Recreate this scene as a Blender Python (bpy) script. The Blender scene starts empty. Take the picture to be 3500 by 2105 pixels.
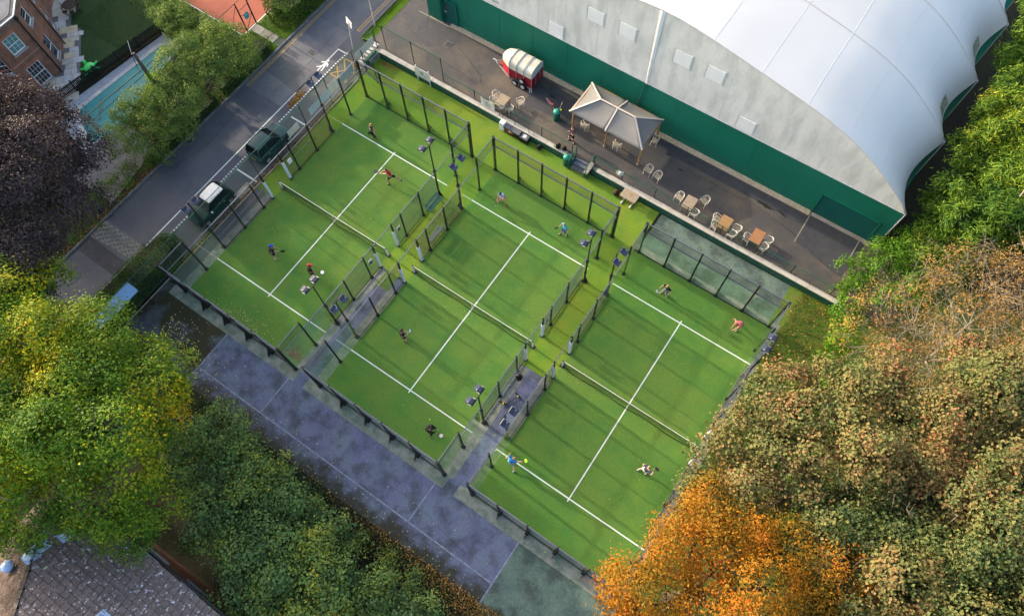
import bpy, math, random
import numpy as np
from mathutils import Vector, Matrix
random.seed(7); RNG = np.random.default_rng(7)
C = bpy.context.scene.collection
R = math.radians; PI = math.pi

# ------------------------------------------------------------------ camera, sky, sun, exposure
SC = bpy.context.scene
cam_d = bpy.data.cameras.new('camera'); cam = bpy.data.objects.new('camera', cam_d); C.objects.link(cam)
cam_d.sensor_width = 36; cam_d.lens = 2425.0 / 3500 * 36; cam_d.clip_start = 0.5; cam_d.clip_end = 900
_r = Vector((0.82584, 0.56365, -0.01669)).normalized(); _f = Vector((-0.23063, 0.31061, -0.92214)).normalized()
_u = _r.cross(_f).normalized(); _r = _f.cross(_u)
cam.matrix_world = Matrix(((_r.x, _u.x, -_f.x, 30.633), (_r.y, _u.y, -_f.y, -3.484), (_r.z, _u.z, -_f.z, 44.643), (0, 0, 0, 1)))
SC.camera = cam
SUN_EL = 17.0; SUN_AZ_TO = -2.5      # light travels towards +X, a touch towards -Y
W = bpy.data.worlds.new('World'); SC.world = W; W.use_nodes = True
wn = W.node_tree; bg = wn.nodes['Background']; sky = wn.nodes.new('ShaderNodeTexSky')
sky.sky_type = 'NISHITA'; sky.sun_disc = False; sky.sun_elevation = R(SUN_EL)
sd = Vector((-math.cos(R(SUN_AZ_TO)), -math.sin(R(SUN_AZ_TO)), 0))
sky.sun_rotation = math.atan2(sd.x, sd.y); sky.air_density = 1.0; sky.dust_density = 4.5; sky.ozone_density = 0.6
wn.links.new(sky.outputs[0], bg.inputs[0]); bg.inputs[1].default_value = 0.15
sun_d = bpy.data.lights.new('sun', 'SUN'); sun = bpy.data.objects.new('sun', sun_d); C.objects.link(sun)
sun_d.energy = 1.95; sun_d.angle = R(0.8); sun_d.color = (1.0, 0.86, 0.66)
sun.rotation_euler = (Vector((math.cos(R(SUN_EL)) * math.cos(R(SUN_AZ_TO)), math.cos(R(SUN_EL)) * math.sin(R(SUN_AZ_TO)), -math.sin(R(SUN_EL))))).to_track_quat('-Z', 'Y').to_euler()
sun.location = (-60, 0, 40)
SC.view_settings.view_transform = 'Standard'; SC.view_settings.look = 'None'
SC.view_settings.gamma = 1.0; SC.view_settings.use_curve_mapping = False
SC.view_settings.exposure = 1.84
SC.cycles.max_bounces = 6; SC.cycles.transparent_max_bounces = 16

# ------------------------------------------------------------------ materials
def mat(name, c1, c2=None, scale=6.0, rough=0.8, c3=None, scale3=0.35, f3=0.6, bump=0.0, bscale=40.0, spec=0.3, metal=0.0, stretch=None, detail=5, lo=0.35, hi=0.65, lo3=0.42, hi3=0.62):
    m = bpy.data.materials.new(name); m.use_nodes = True; nt = m.node_tree; N = nt.nodes; L = nt.links
    b = N['Principled BSDF']; b.inputs['Roughness'].default_value = rough; b.inputs['Metallic'].default_value = metal
    b.inputs['Specular IOR Level'].default_value = spec
    b.inputs['Base Color'].default_value = (*c1, 1)
    if c2 is None and not bump: return m
    tc = N.new('ShaderNodeNewGeometry'); src = tc.outputs['Position']
    if stretch:
        mp = N.new('ShaderNodeMapping'); mp.inputs['Scale'].default_value = stretch; L.new(src, mp.inputs[0]); src = mp.outputs[0]
    if c2 is not None:
        n = N.new('ShaderNodeTexNoise'); n.inputs['Scale'].default_value = scale; n.inputs['Detail'].default_value = detail; L.new(src, n.inputs[0])
        r = N.new('ShaderNodeMapRange'); r.inputs[1].default_value = lo; r.inputs[2].default_value = hi; L.new(n.outputs[0], r.inputs[0])
        x = N.new('ShaderNodeMix'); x.data_type = 'RGBA'; x.inputs[6].default_value = (*c1, 1); x.inputs[7].default_value = (*c2, 1); L.new(r.outputs[0], x.inputs[0]); col = x.outputs[2]
        if c3 is not None:
            n3 = N.new('ShaderNodeTexNoise'); n3.inputs['Scale'].default_value = scale3; n3.inputs['Detail'].default_value = 6; n3.inputs['Roughness'].default_value = 0.6; L.new(src, n3.inputs[0])
            r3 = N.new('ShaderNodeMapRange'); r3.inputs[1].default_value = lo3; r3.inputs[2].default_value = hi3; r3.inputs[4].default_value = f3; L.new(n3.outputs[0], r3.inputs[0])
            y = N.new('ShaderNodeMix'); y.data_type = 'RGBA'; L.new(r3.outputs[0], y.inputs[0]); L.new(col, y.inputs[6]); y.inputs[7].default_value = (*c3, 1); col = y.outputs[2]
        L.new(col, b.inputs['Base Color'])
    if bump:
        nb = N.new('ShaderNodeTexNoise'); nb.inputs['Scale'].default_value = bscale; nb.inputs['Detail'].default_value = 3; L.new(src, nb.inputs[0])
        bp = N.new('ShaderNodeBump'); bp.inputs['Strength'].default_value = bump; bp.inputs['Distance'].default_value = 0.02; L.new(nb.outputs[0], bp.inputs['Height']); L.new(bp.outputs[0], b.inputs['Normal'])
    return m
def grainmat(m, amount=0.35, scale=14.0, wave=None):
    """multiply the colour by fine two-size grain: blades, grit"""
    nt = m.node_tree; N = nt.nodes; L = nt.links; b = N['Principled BSDF']; inp = b.inputs['Base Color']
    src = inp.links[0].from_socket; tc = N.new('ShaderNodeNewGeometry')
    n = N.new('ShaderNodeTexNoise'); n.inputs['Scale'].default_value = scale; n.inputs['Detail'].default_value = 4; n.inputs['Roughness'].default_value = 0.75; L.new(tc.outputs['Position'], n.inputs[0])
    r = N.new('ShaderNodeMapRange'); r.inputs[1].default_value = 0.3; r.inputs[2].default_value = 0.7; r.inputs[3].default_value = 1 - amount; r.inputs[4].default_value = 1 + amount; L.new(n.outputs[0], r.inputs[0])
    v = N.new('ShaderNodeVectorMath'); v.operation = 'SCALE'; L.new(src, v.inputs[0]); L.new(r.outputs[0], v.inputs['Scale']); L.new(v.outputs[0], inp)
    return m
def glass(name, tint=(0.93, 0.975, 0.96), mixf=0.10):
    m = bpy.data.materials.new(name); m.use_nodes = True; nt = m.node_tree; N = nt.nodes; L = nt.links
    out = N['Material Output']; N.remove(N['Principled BSDF'])
    t = N.new('ShaderNodeBsdfTransparent'); t.inputs[0].default_value = (*tint, 1)
    g = N.new('ShaderNodeBsdfGlossy'); g.inputs['Roughness'].default_value = 0.02; g.inputs[0].default_value = (1, 1, 1, 1)
    fr = N.new('ShaderNodeLayerWeight'); fr.inputs[0].default_value = 0.5; pw = N.new('ShaderNodeMath'); pw.operation = 'POWER'; L.new(fr.outputs['Facing'], pw.inputs[0]); pw.inputs[1].default_value = 4.0
    ma = N.new('ShaderNodeMath'); ma.operation = 'MULTIPLY_ADD'; L.new(pw.outputs[0], ma.inputs[0]); ma.inputs[1].default_value = 0.9; ma.inputs[2].default_value = 0.05
    mx = N.new('ShaderNodeMixShader'); L.new(ma.outputs[0], mx.inputs[0]); L.new(t.outputs[0], mx.inputs[1]); L.new(g.outputs[0], mx.inputs[2]); L.new(mx.outputs[0], out.inputs[0])
    return m
def meshmat(name, col, pitch=0.05, wire=0.006, axes=(0, 2), metal=0.0, diag=False, rough=0.6):
    """wire mesh: a see-through sheet whose wires are a real grid at its real pitch"""
    m = bpy.data.materials.new(name); m.use_nodes = True; nt = m.node_tree; N = nt.nodes; L = nt.links
    out = N['Material Output']; b = N['Principled BSDF']; b.inputs['Base Color'].default_value = (*col, 1); b.inputs['Roughness'].default_value = rough; b.inputs['Metallic'].default_value = metal
    tc = N.new('ShaderNodeTexCoord'); sp = N.new('ShaderNodeSeparateXYZ'); L.new(tc.outputs['UV'], sp.inputs[0])
    def math_(op, a, bb):
        n = N.new('ShaderNodeMath'); n.operation = op
        for i, v in enumerate((a, bb)):
            if isinstance(v, (int, float)): n.inputs[i].default_value = v
            elif v is not None: L.new(v, n.inputs[i])
        return n.outputs[0]
    a, c = sp.outputs[0], sp.outputs[1]
    if diag: a, c = math_('ADD', a, c), math_('SUBTRACT', a, c)
    res = []
    for s in (a, c):
        f = math_('FRACT', math_('DIVIDE', s, pitch), None)
        res.append(math_('LESS_THAN', f, wire / pitch))
    w = math_('MAXIMUM', res[0], res[1])
    t = N.new('ShaderNodeBsdfTransparent'); mx = N.new('ShaderNodeMixShader'); L.new(w, mx.inputs[0]); L.new(t.outputs[0], mx.inputs[1]); L.new(b.outputs[0], mx.inputs[2]); L.new(mx.outputs[0], out.inputs[0])
    return m
def leafmat(name, stops, trans=0.35, rough=0.55):
    m = bpy.data.materials.new(name); m.use_nodes = True; nt = m.node_tree; N = nt.nodes; L = nt.links
    out = N['Material Output']; b = N['Principled BSDF']; b.inputs['Roughness'].default_value = rough; b.inputs['Specular IOR Level'].default_value = 0.12
    at = N.new('ShaderNodeAttribute'); at.attribute_name = 'rnd'; cr = N.new('ShaderNodeValToRGB'); L.new(at.outputs['Fac'], cr.inputs[0])
    el = cr.color_ramp.elements
    while len(el) < len(stops): el.new(0.5)
    for e, (p, c) in zip(el, stops): e.position = p; e.color = (*c, 1)
    L.new(cr.outputs[0], b.inputs['Base Color'])
    tr = N.new('ShaderNodeBsdfTranslucent'); L.new(cr.outputs[0], tr.inputs[0]); mx = N.new('ShaderNodeMixShader'); mx.inputs[0].default_value = trans
    L.new(b.outputs[0], mx.inputs[1]); L.new(tr.outputs[0], mx.inputs[2]); L.new(mx.outputs[0], out.inputs[0])
    return m
def brickmat(name, c1, c2, mortar, bw=0.225, bh=0.075):
    m = bpy.data.materials.new(name); m.use_nodes = True; nt = m.node_tree; N = nt.nodes; L = nt.links; b = N['Principled BSDF']; b.inputs['Roughness'].default_value = 0.9
    tc = N.new('ShaderNodeTexCoord'); sp = N.new('ShaderNodeSeparateXYZ'); cb = N.new('ShaderNodeCombineXYZ'); L.new(tc.outputs['Object'], sp.inputs[0]); L.new(sp.outputs[0], cb.inputs[0]); L.new(sp.outputs[2], cb.inputs[1])
    br = N.new('ShaderNodeTexBrick'); br.inputs['Scale'].default_value = 1; br.inputs['Brick Width'].default_value = bw; br.inputs['Row Height'].default_value = bh; br.inputs['Mortar Size'].default_value = 0.006
    br.inputs['Color1'].default_value = (*c1, 1); br.inputs['Color2'].default_value = (*c2, 1); br.inputs['Mortar'].default_value = (*mortar, 1); L.new(cb.outputs[0], br.inputs[0])
    n = N.new('ShaderNodeTexNoise'); n.inputs['Scale'].default_value = 1.3; n.inputs['Detail'].default_value = 5; L.new(tc.outputs['Object'], n.inputs[0])
    r = N.new('ShaderNodeMapRange'); r.inputs[1].default_value = 0.3; r.inputs[2].default_value = 0.7; r.inputs[3].default_value = 0.65; r.inputs[4].default_value = 1.25; L.new(n.outputs[0], r.inputs[0])
    v = N.new('ShaderNodeVectorMath'); v.operation = 'SCALE'; L.new(br.outputs[0], v.inputs[0]); L.new(r.outputs[0], v.inputs['Scale']); L.new(v.outputs[0], b.inputs['Base Color'])
    bp = N.new('ShaderNodeBump'); bp.inputs['Strength'].default_value = 0.5; bp.inputs['Distance'].default_value = 0.01; bp.invert = True; L.new(br.outputs['Fac'], bp.inputs['Height']); L.new(bp.outputs[0], b.inputs['Normal'])
    return m
M = {}
M['turf'] = grainmat(mat('turf', (0.074, 0.178, 0.036), (0.102, 0.200, 0.034), 0.9, 0.9, c3=(0.128, 0.196, 0.038), scale3=0.22, f3=0.55, bump=0.5, bscale=60, spec=0.1), 0.30, 15)
M['turf_apron'] = grainmat(mat('turf_apron', (0.100, 0.205, 0.026), (0.150, 0.230, 0.024), 0.8, 0.9, c3=(0.19, 0.18, 0.03), scale3=0.45, f3=0.35, bump=0.5, bscale=60, spec=0.1), 0.30, 15)
M['line'] = mat('line', (0.72, 0.74, 0.70), (0.60, 0.64, 0.56), 20, 0.8)
M['road'] = grainmat(mat('road', (0.105, 0.108, 0.126), (0.120, 0.122, 0.138), 1.5, 0.85, c3=(0.080, 0.082, 0.098), scale3=0.25, f3=0.7, bump=0.4, bscale=80), 0.22, 22)
M['road_pale'] = grainmat(mat('road_pale', (0.135, 0.137, 0.152), (0.165, 0.158, 0.155), 1.5, 0.85, c3=(0.085, 0.09, 0.11), scale3=0.3, bump=0.3, bscale=80), 0.2, 22)
M['parking'] = grainmat(mat('parking', (0.075, 0.085, 0.09), (0.10, 0.105, 0.11), 0.9, 0.8, c3=(0.12, 0.115, 0.105), scale3=0.5, f3=0.5, bump=0.3, bscale=70), 0.22, 20)
M['terrace'] = grainmat(mat('terrace', (0.072, 0.068, 0.068), (0.128, 0.106, 0.084), 0.55, 0.75, c3=(0.052, 0.052, 0.057), scale3=0.22, f3=0.8, bump=0.4, bscale=70, lo=0.4, hi=0.6), 0.28, 18)
M['patch'] = grainmat(mat('patch', (0.045, 0.047, 0.055), (0.06, 0.06, 0.066), 2, 0.7, bump=0.3, bscale=80), 0.22, 20)
M['wet'] = mat('wet', (0.02, 0.022, 0.022), (0.028, 0.028, 0.026), 5, 0.35)
M['concrete'] = grainmat(mat('concrete', (0.27, 0.27, 0.24), (0.20, 0.21, 0.17), 2.2, 0.9, c3=(0.085, 0.13, 0.095), scale3=1.4, f3=0.75, bump=0.3, bscale=40), 0.22, 14)
M['concrete_warm'] = grainmat(mat('concrete_warm', (0.34, 0.31, 0.27), (0.27, 0.26, 0.22), 2.2, 0.9, c3=(0.16, 0.15, 0.11), scale3=1.0, f3=0.6, bump=0.3, bscale=40), 0.2, 14)
M['purple'] = grainmat(mat('purple', (0.125, 0.132, 0.235), (0.135, 0.165, 0.225), 0.55, 0.85, c3=(0.052, 0.056, 0.072), scale3=0.9, f3=0.85, bump=0.3, bscale=50, lo3=0.44, hi3=0.66), 0.26, 9)
M['mossy'] = grainmat(mat('mossy', (0.085, 0.095, 0.105), (0.06, 0.066, 0.07), 2.0, 0.9, c3=(0.035, 0.033, 0.012), scale3=0.4, f3=0.95, bump=0.3, bscale=50, lo3=0.44, hi3=0.54), 0.3, 10)
M['green_court'] = grainmat(mat('green_court', (0.085, 0.130, 0.115), (0.125, 0.180, 0.145), 1.1, 0.9, c3=(0.045, 0.060, 0.055), scale3=0.7, f3=0.8, bump=0.3, bscale=50, lo3=0.46, hi3=0.62), 0.3, 7)
M['moss_strip'] = grainmat(mat('moss_strip', (0.03, 0.032, 0.014), (0.05, 0.05, 0.02), 3, 0.95, bump=0.4, bscale=30), 0.45, 9)
def edge_moss(m, y0, y1, col):
    nt = m.node_tree; N = nt.nodes; L = nt.links; b = N['Principled BSDF']; inp = b.inputs['Base Color']; src = inp.links[0].from_socket
    g = N.new('ShaderNodeNewGeometry'); sp = N.new('ShaderNodeSeparateXYZ'); L.new(g.outputs['Position'], sp.inputs[0]); n = N.new('ShaderNodeTexNoise'); n.inputs['Scale'].default_value = 1.1; n.inputs['Detail'].default_value = 6; n.inputs['Roughness'].default_value = .7; L.new(g.outputs['Position'], n.inputs[0])
    a = N.new('ShaderNodeMath'); a.operation = 'MULTIPLY_ADD'; L.new(n.outputs[0], a.inputs[0]); a.inputs[1].default_value = 4.2; L.new(sp.outputs[1], a.inputs[2])
    r = N.new('ShaderNodeMapRange'); r.inputs[1].default_value = y0; r.inputs[2].default_value = y1; r.inputs[3].default_value = .93; r.inputs[4].default_value = 0; L.new(a.outputs[0], r.inputs[0])
    x = N.new('ShaderNodeMix'); x.data_type = 'RGBA'; L.new(r.outputs[0], x.inputs[0]); L.new(src, x.inputs[6]); x.inputs[7].default_value = (*col, 1); L.new(x.outputs[2], inp)
edge_moss(M['purple'], -2.5, -1.4, (0.035, 0.036, 0.018)); edge_moss(M['green_court'], -2.9, -2.3, (0.03, 0.034, 0.016))
M['purpline'] = grainmat(mat('purpline', (0.27, 0.31, 0.40), (0.16, 0.18, 0.25), 3, 0.85), 0.3, 8)
M['soil'] = grainmat(mat('soil', (0.014, 0.013, 0.009), (0.022, 0.019, 0.011), 0.6, 0.95, c3=(0.016, 0.024, 0.009), scale3=0.2, bump=0.6, bscale=12), 0.5, 6)
M['grass'] = grainmat(mat('grass', (0.07, 0.135, 0.016), (0.12, 0.17, 0.02), 1.1, 0.9, c3=(0.12, 0.09, 0.03), scale3=0.8, f3=0.45, bump=0.8, bscale=25), 0.55, 10)
M['lawn'] = grainmat(mat('lawn', (0.022, 0.052, 0.012), (0.03, 0.062, 0.016), 1.1, 0.9, bump=0.6, bscale=30), 0.5, 12)
M['clay'] = grainmat(mat('clay', (0.31, 0.082, 0.048), (0.35, 0.098, 0.060), 1.1, 0.85, c3=(0.26, 0.072, 0.045), scale3=0.4, bump=0.2, bscale=60), 0.12, 14)
M['gravel'] = grainmat(mat('gravel', (0.46, 0.38, 0.26), (0.32, 0.26, 0.18), 9, 0.95, bump=1.0, bscale=25), 0.55, 18)
M['kerb'] = mat('kerb', (0.19, 0.19, 0.19), (0.12, 0.12, 0.125), 4, 0.9)
M['yellow'] = mat('yellow', (0.46, 0.30, 0.10), (0.36, 0.25, 0.11), 6, 0.8)
M['black'] = mat('black', (0.010, 0.010, 0.011), (0.018, 0.018, 0.02), 4, 0.5, spec=0.4)
M['rail'] = mat('rail', (0.10, 0.11, 0.13), (0.14, 0.15, 0.18), 8, 0.4, metal=0.3)
M['pad'] = mat('pad', (0.62, 0.66, 0.74), (0.52, 0.56, 0.62), 3, 0.6)
M['white'] = mat('white', (0.72, 0.72, 0.70), (0.62, 0.62, 0.60), 4, 0.5)
M['pglass'] = glass('pglass')
M['wmesh'] = meshmat('wmesh', (0.05, 0.052, 0.056), 0.05, 0.009)
M['gmesh'] = meshmat('gmesh', (0.03, 0.11, 0.085), 0.05, 0.004, diag=True)
M['netm'] = meshmat('netm', (0.008, 0.009, 0.009), 0.045, 0.013)
M['hall_green'] = grainmat(mat('hall_green', (0.004, 0.150, 0.098), (0.005, 0.130, 0.086), 0.4, 0.55, c3=(0.010, 0.175, 0.115), scale3=0.25, f3=0.6), 0.08, 20)
M['fence_green'] = mat('fence_green', (0.02, 0.10, 0.065), (0.03, 0.13, 0.09), 5, 0.55)
M['bin_green'] = mat('bin_green', (0.01, 0.10, 0.062), (0.008, 0.085, 0.055), 5, 0.35)
M['bin_lid'] = mat('bin_lid', (0.03, 0.26, 0.19), (0.025, 0.22, 0.17), 5, 0.35)
M['wall_green'] = grainmat(mat('wall_green', (0.008, 0.075, 0.048), (0.02, 0.095, 0.062), 3, 0.7, c3=(0.10, 0.15, 0.13), scale3=2.5, f3=0.25, bump=0.3, bscale=20), 0.15, 12)
M['fabric_grey'] = grainmat(mat('fabric_grey', (0.86, 0.83, 0.79), (0.79, 0.77, 0.73), 0.8, 0.65, c3=(0.43, 0.44, 0.41), scale3=1.1, f3=0.45, stretch=(1, 1, 0.35)), 0.05, 8)
M['fabric_white'] = mat('fabric_white', (0.70, 0.675, 0.64), (0.67, 0.645, 0.61), 0.35, 0.7, c3=(0.61, 0.595, 0.565), scale3=0.15, f3=0.4)
M['fabric_patch'] = mat('fabric_patch', (0.92, 0.92, 0.91), (0.88, 0.88, 0.87), 2, 0.5)
M['seam'] = mat('seam', (0.60, 0.59, 0.57), rough=0.6)
M['algae'] = grainmat(mat('algae', (0.22, 0.25, 0.13), (0.38, 0.40, 0.30), 2, 0.8), 0.4, 4)
M['coping'] = grainmat(mat('coping', (0.46, 0.43, 0.38), (0.38, 0.36, 0.31), 1.4, 0.9), 0.12, 12)
M['tan'] = mat('tan', (0.56, 0.50, 0.36), (0.50, 0.45, 0.33), 3, 0.75)
M['canopy'] = grainmat(mat('canopy', (0.185, 0.183, 0.18), (0.17, 0.17, 0.168), 1.5, 0.75), 0.04, 20)
M['trim'] = mat('trim', (0.55, 0.48, 0.43), rough=0.6)
M['wood'] = mat('wood', (0.36, 0.20, 0.07), (0.27, 0.14, 0.05), 6, 0.7, stretch=(1, 1, 0.2))
M['teak_grey'] = grainmat(mat('teak_grey', (0.36, 0.29, 0.21), (0.27, 0.21, 0.15), 7, 0.8, stretch=(0.3, 3, 1)), 0.2, 12)
M['teak'] = grainmat(mat('teak', (0.36, 0.22, 0.10), (0.28, 0.165, 0.075), 7, 0.75, stretch=(0.3, 3, 1)), 0.2, 12)
M['teak_red'] = grainmat(mat('teak_red', (0.38, 0.19, 0.09), (0.30, 0.14, 0.065), 7, 0.7, stretch=(0.3, 3, 1)), 0.2, 12)
M['alu'] = mat('alu', (0.72, 0.70, 0.66), (0.64, 0.62, 0.58), 8, 0.35, spec=0.5)
M['slat'] = mat('slat', (0.40, 0.34, 0.24), (0.32, 0.27, 0.2), 8, 0.6)
M['bench_teal'] = mat('bench_teal', (0.10, 0.24, 0.215), (0.07, 0.19, 0.17), 8, 0.5)
M['bench_grey'] = mat('bench_grey', (0.20, 0.235, 0.24), (0.14, 0.17, 0.18), 8, 0.5)
M['red'] = mat('red', (0.42, 0.012, 0.03), (0.34, 0.01, 0.025), 3, 0.4)
M['crimson'] = mat('crimson', (0.20, 0.010, 0.025), (0.16, 0.009, 0.02), 3, 0.45)
M['cream'] = grainmat(mat('cream', (0.66, 0.65, 0.58), (0.58, 0.56, 0.47), 1.6, 0.5, c3=(0.45, 0.41, 0.29), scale3=1.2, f3=0.45), 0.06, 12)
M['galv'] = mat('galv', (0.42, 0.43, 0.44), (0.34, 0.35, 0.36), 8, 0.45, metal=0.4)
M['tyre'] = mat('tyre', (0.012, 0.012, 0.012), rough=0.85)
M['rim'] = mat('rim', (0.55, 0.56, 0.58), rough=0.3, metal=0.5)
M['car_green'] = mat('car_green', (0.012, 0.042, 0.034), rough=0.25, spec=0.25)
M['car_teal'] = mat('car_teal', (0.018, 0.055, 0.058), rough=0.25, spec=0.25)
M['car_glass'] = mat('car_glass', (0.006, 0.008, 0.009), rough=0.15, spec=0.10)
M['car_black'] = mat('car_black', (0.008, 0.008, 0.008), rough=0.45)
M['lampglass'] = mat('lampglass', (0.6, 0.62, 0.62), rough=0.15)
M['redlamp'] = mat('redlamp', (0.3, 0.01, 0.01), rough=0.2)
M['panel'] = mat('panel', (0.040, 0.050, 0.085), (0.055, 0.065, 0.10), 10, 0.3)
M['lampback'] = mat('lampback', (0.30, 0.32, 0.34), rough=0.4)
M['brick'] = brickmat('brick', (0.27, 0.115, 0.070), (0.20, 0.085, 0.055), (0.24, 0.19, 0.15))
M['brick_red'] = brickmat('brick_red', (0.42, 0.13, 0.075), (0.34, 0.10, 0.06), (0.30, 0.2, 0.16), 0.075, 0.225)
M['brick_dark'] = brickmat('brick_dark', (0.22, 0.085, 0.055), (0.17, 0.07, 0.05), (0.15, 0.12, 0.1))
M['render'] = grainmat(mat('render', (0.22, 0.19, 0.16), (0.15, 0.13, 0.11), 2, 0.9), 0.3, 8)
M['lead'] = grainmat(mat('lead', (0.19, 0.20, 0.24), (0.14, 0.15, 0.19), 1.0, 0.6, c3=(0.09, 0.09, 0.10), scale3=1.2, f3=0.6), 0.25, 8)
M['wpaint'] = mat('wpaint', (0.72, 0.74, 0.78), rough=0.4)
M['wglass'] = mat('wglass', (0.02, 0.025, 0.035), rough=0.05, spec=0.8)
M['wglass_pale'] = mat('wglass_pale', (0.16, 0.30, 0.30), (0.10, 0.2, 0.2), 3, 0.12, spec=0.7)
PAL = [(0.62, 0.56, 0.45), (0.58, 0.54, 0.49), (0.54, 0.52, 0.52), (0.66, 0.54, 0.36), (0.50, 0.46, 0.42), (0.62, 0.58, 0.54)]
for i, c in enumerate(PAL): M['flag%d' % i] = mat('flag%d' % i, c, tuple(v * 0.78 for v in c), 2.5, 0.85)
M['pool_cover'] = mat('pool_cover', (0.035, 0.27, 0.265), (0.03, 0.235, 0.235), 1.0, 0.5, c3=(0.028, 0.15, 0.15), scale3=0.3, f3=0.5)
M['deck'] = grainmat(mat('deck', (0.36, 0.38, 0.41), (0.30, 0.31, 0.34), 2, 0.85), 0.12, 12)
M['rope'] = mat('rope', (0.36, 0.34, 0.22), rough=0.7)
M['turtle'] = mat('turtle', (0.02, 0.66, 0.09), (0.03, 0.58, 0.12), 5, 0.3)
M['turtle_pale'] = mat('turtle_pale', (0.10, 0.74, 0.17), rough=0.3)
M['roof_tile'] = grainmat(mat('roof_tile', (0.150, 0.118, 0.112), (0.19, 0.148, 0.138), 1.2, 0.85, c3=(0.62, 0.60, 0.64), scale3=5.5, f3=0.9, lo3=0.60, hi3=0.63, bump=0.3, bscale=20), 0.3, 9)
M['roof_moss'] = grainmat(mat('roof_moss', (0.13, 0.095, 0.085), (0.09, 0.066, 0.06), 3, 0.9, c3=(0.045, 0.035, 0.03), scale3=3.5, f3=0.8, bump=0.4, bscale=15), 0.45, 7)
M['dome_blue'] = mat('dome_blue', (0.42, 0.56, 0.78), rough=0.25)
M['dome_grey'] = mat('dome_grey', (0.50, 0.55, 0.60), rough=0.3)
M['pipe'] = mat('pipe', (0.012, 0.012, 0.014), rough=0.5)
M['bark'] = mat('bark', (0.09, 0.075, 0.055), (0.06, 0.05, 0.035), 6, 0.95, bump=0.8, bscale=12)
M['bark_pale'] = mat('bark_pale', (0.25, 0.22, 0.17), (0.17, 0.145, 0.11), 6, 0.9)
M['birch'] = mat('birch', (0.62, 0.61, 0.58), (0.40, 0.38, 0.35), 6, 0.8)
M['blue_sheet'] = mat('blue_sheet', (0.24, 0.42, 0.70), (0.20, 0.38, 0.64), 1.5, 0.35)
M['banner_cream'] = mat('banner_cream', (0.62, 0.60, 0.55), (0.54, 0.53, 0.49), 2, 0.7)
M['banner_blue'] = mat('banner_blue', (0.42, 0.50, 0.56), (0.36, 0.44, 0.50), 2, 0.7)
M['ball'] = mat('ball', (0.55, 0.72, 0.03), rough=0.8)
M['teal_sign'] = mat('teal_sign', (0.01, 0.30, 0.34), rough=0.4)
M['gate_dark'] = mat('gate_dark', (0.03, 0.014, 0.012), rough=0.6)
M['orange'] = mat('orange', (0.6, 0.20, 0.04), rough=0.6)
M['ink'] = mat('ink', (0.10, 0.12, 0.13), rough=0.7)
M['sage'] = mat('sage', (0.25, 0.33, 0.20), rough=0.7)
M['door_teal'] = grainmat(mat('door_teal', (0.004, 0.10, 0.085), (0.006, 0.085, 0.075), 1, 0.5), 0.1, 20)
def flat(name, c, rough=0.7):
    if name not in M: M[name] = mat(name, c, tuple(v * 0.8 for v in c), 10, rough)
    return M[name]
L_BEECH = leafmat('leaf_beech', [(0.0, (0.045, 0.110, 0.018)), (0.30, (0.100, 0.205, 0.020)), (0.52, (0.20, 0.285, 0.020)), (0.72, (0.42, 0.38, 0.015)), (0.88, (0.64, 0.40, 0.012)), (1.0, (0.64, 0.26, 0.015))])
L_COPPER = leafmat('leaf_copper', [(0.0, (0.024, 0.018, 0.024)), (0.45, (0.060, 0.044, 0.050)), (0.75, (0.12, 0.085, 0.080)), (0.92, (0.24, 0.17, 0.10)), (1.0, (0.14, 0.15, 0.04))], 0.2)
L_LAUREL = leafmat('leaf_laurel', [(0.0, (0.040, 0.085, 0.030)), (0.4, (0.11, 0.20, 0.045)), (0.75, (0.25, 0.31, 0.06)), (1.0, (0.44, 0.40, 0.08))], 0.3)
L_HEDGE = leafmat('leaf_hedge', [(0.0, (0.028, 0.065, 0.014)), (0.5, (0.065, 0.14, 0.020)), (0.85, (0.14, 0.20, 0.026)), (1.0, (0.26, 0.24, 0.03))], 0.25)
L_SHRUB = leafmat('leaf_shrub', [(0.0, (0.065, 0.12, 0.055)), (0.4, (0.14, 0.235, 0.080)), (0.7, (0.24, 0.34, 0.08)), (0.9, (0.44, 0.42, 0.05)), (1.0, (0.58, 0.44, 0.03))], 0.3)
L_CONIF = leafmat('leaf_conif', [(0.0, (0.014, 0.048, 0.010)), (0.35, (0.045, 0.115, 0.016)), (0.75, (0.16, 0.25, 0.022)), (1.0, (0.38, 0.36, 0.03))], 0.3)
L_LIME = leafmat('leaf_lime', [(0.0, (0.05, 0.13, 0.014)), (0.5, (0.12, 0.27, 0.02)), (0.85, (0.25, 0.36, 0.02)), (1.0, (0.40, 0.36, 0.04))], 0.35)
L_THORN = leafmat('leaf_thorn', [(0.0, (0.13, 0.10, 0.03)), (0.35, (0.22, 0.15, 0.055)), (0.7, (0.32, 0.20, 0.06)), (0.88, (0.40, 0.16, 0.04)), (1.0, (0.24, 0.27, 0.02))], 0.3)
L_SYC = leafmat('leaf_syc', [(0.0, (0.026, 0.050, 0.022)), (0.25, (0.060, 0.098, 0.034)), (0.5, (0.135, 0.155, 0.050)), (0.74, (0.225, 0.165, 0.068)), (0.93, (0.28, 0.135, 0.065)), (1.0, (0.32, 0.09, 0.05))], 0.3)
L_ORANGE = leafmat('leaf_orange', [(0.0, (0.060, 0.072, 0.014)), (0.25, (0.15, 0.115, 0.014)), (0.5, (0.33, 0.155, 0.012)), (0.8, (0.42, 0.135, 0.012)), (0.95, (0.42, 0.075, 0.02)), (1.0, (0.36, 0.14, 0.09))], 0.35)
L_LITTER = leafmat('leaf_litter', [(0.0, (0.10, 0.05, 0.02)), (0.4, (0.26, 0.12, 0.035)), (0.8, (0.42, 0.22, 0.05)), (1.0, (0.52, 0.40, 0.12))], 0.1)
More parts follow.
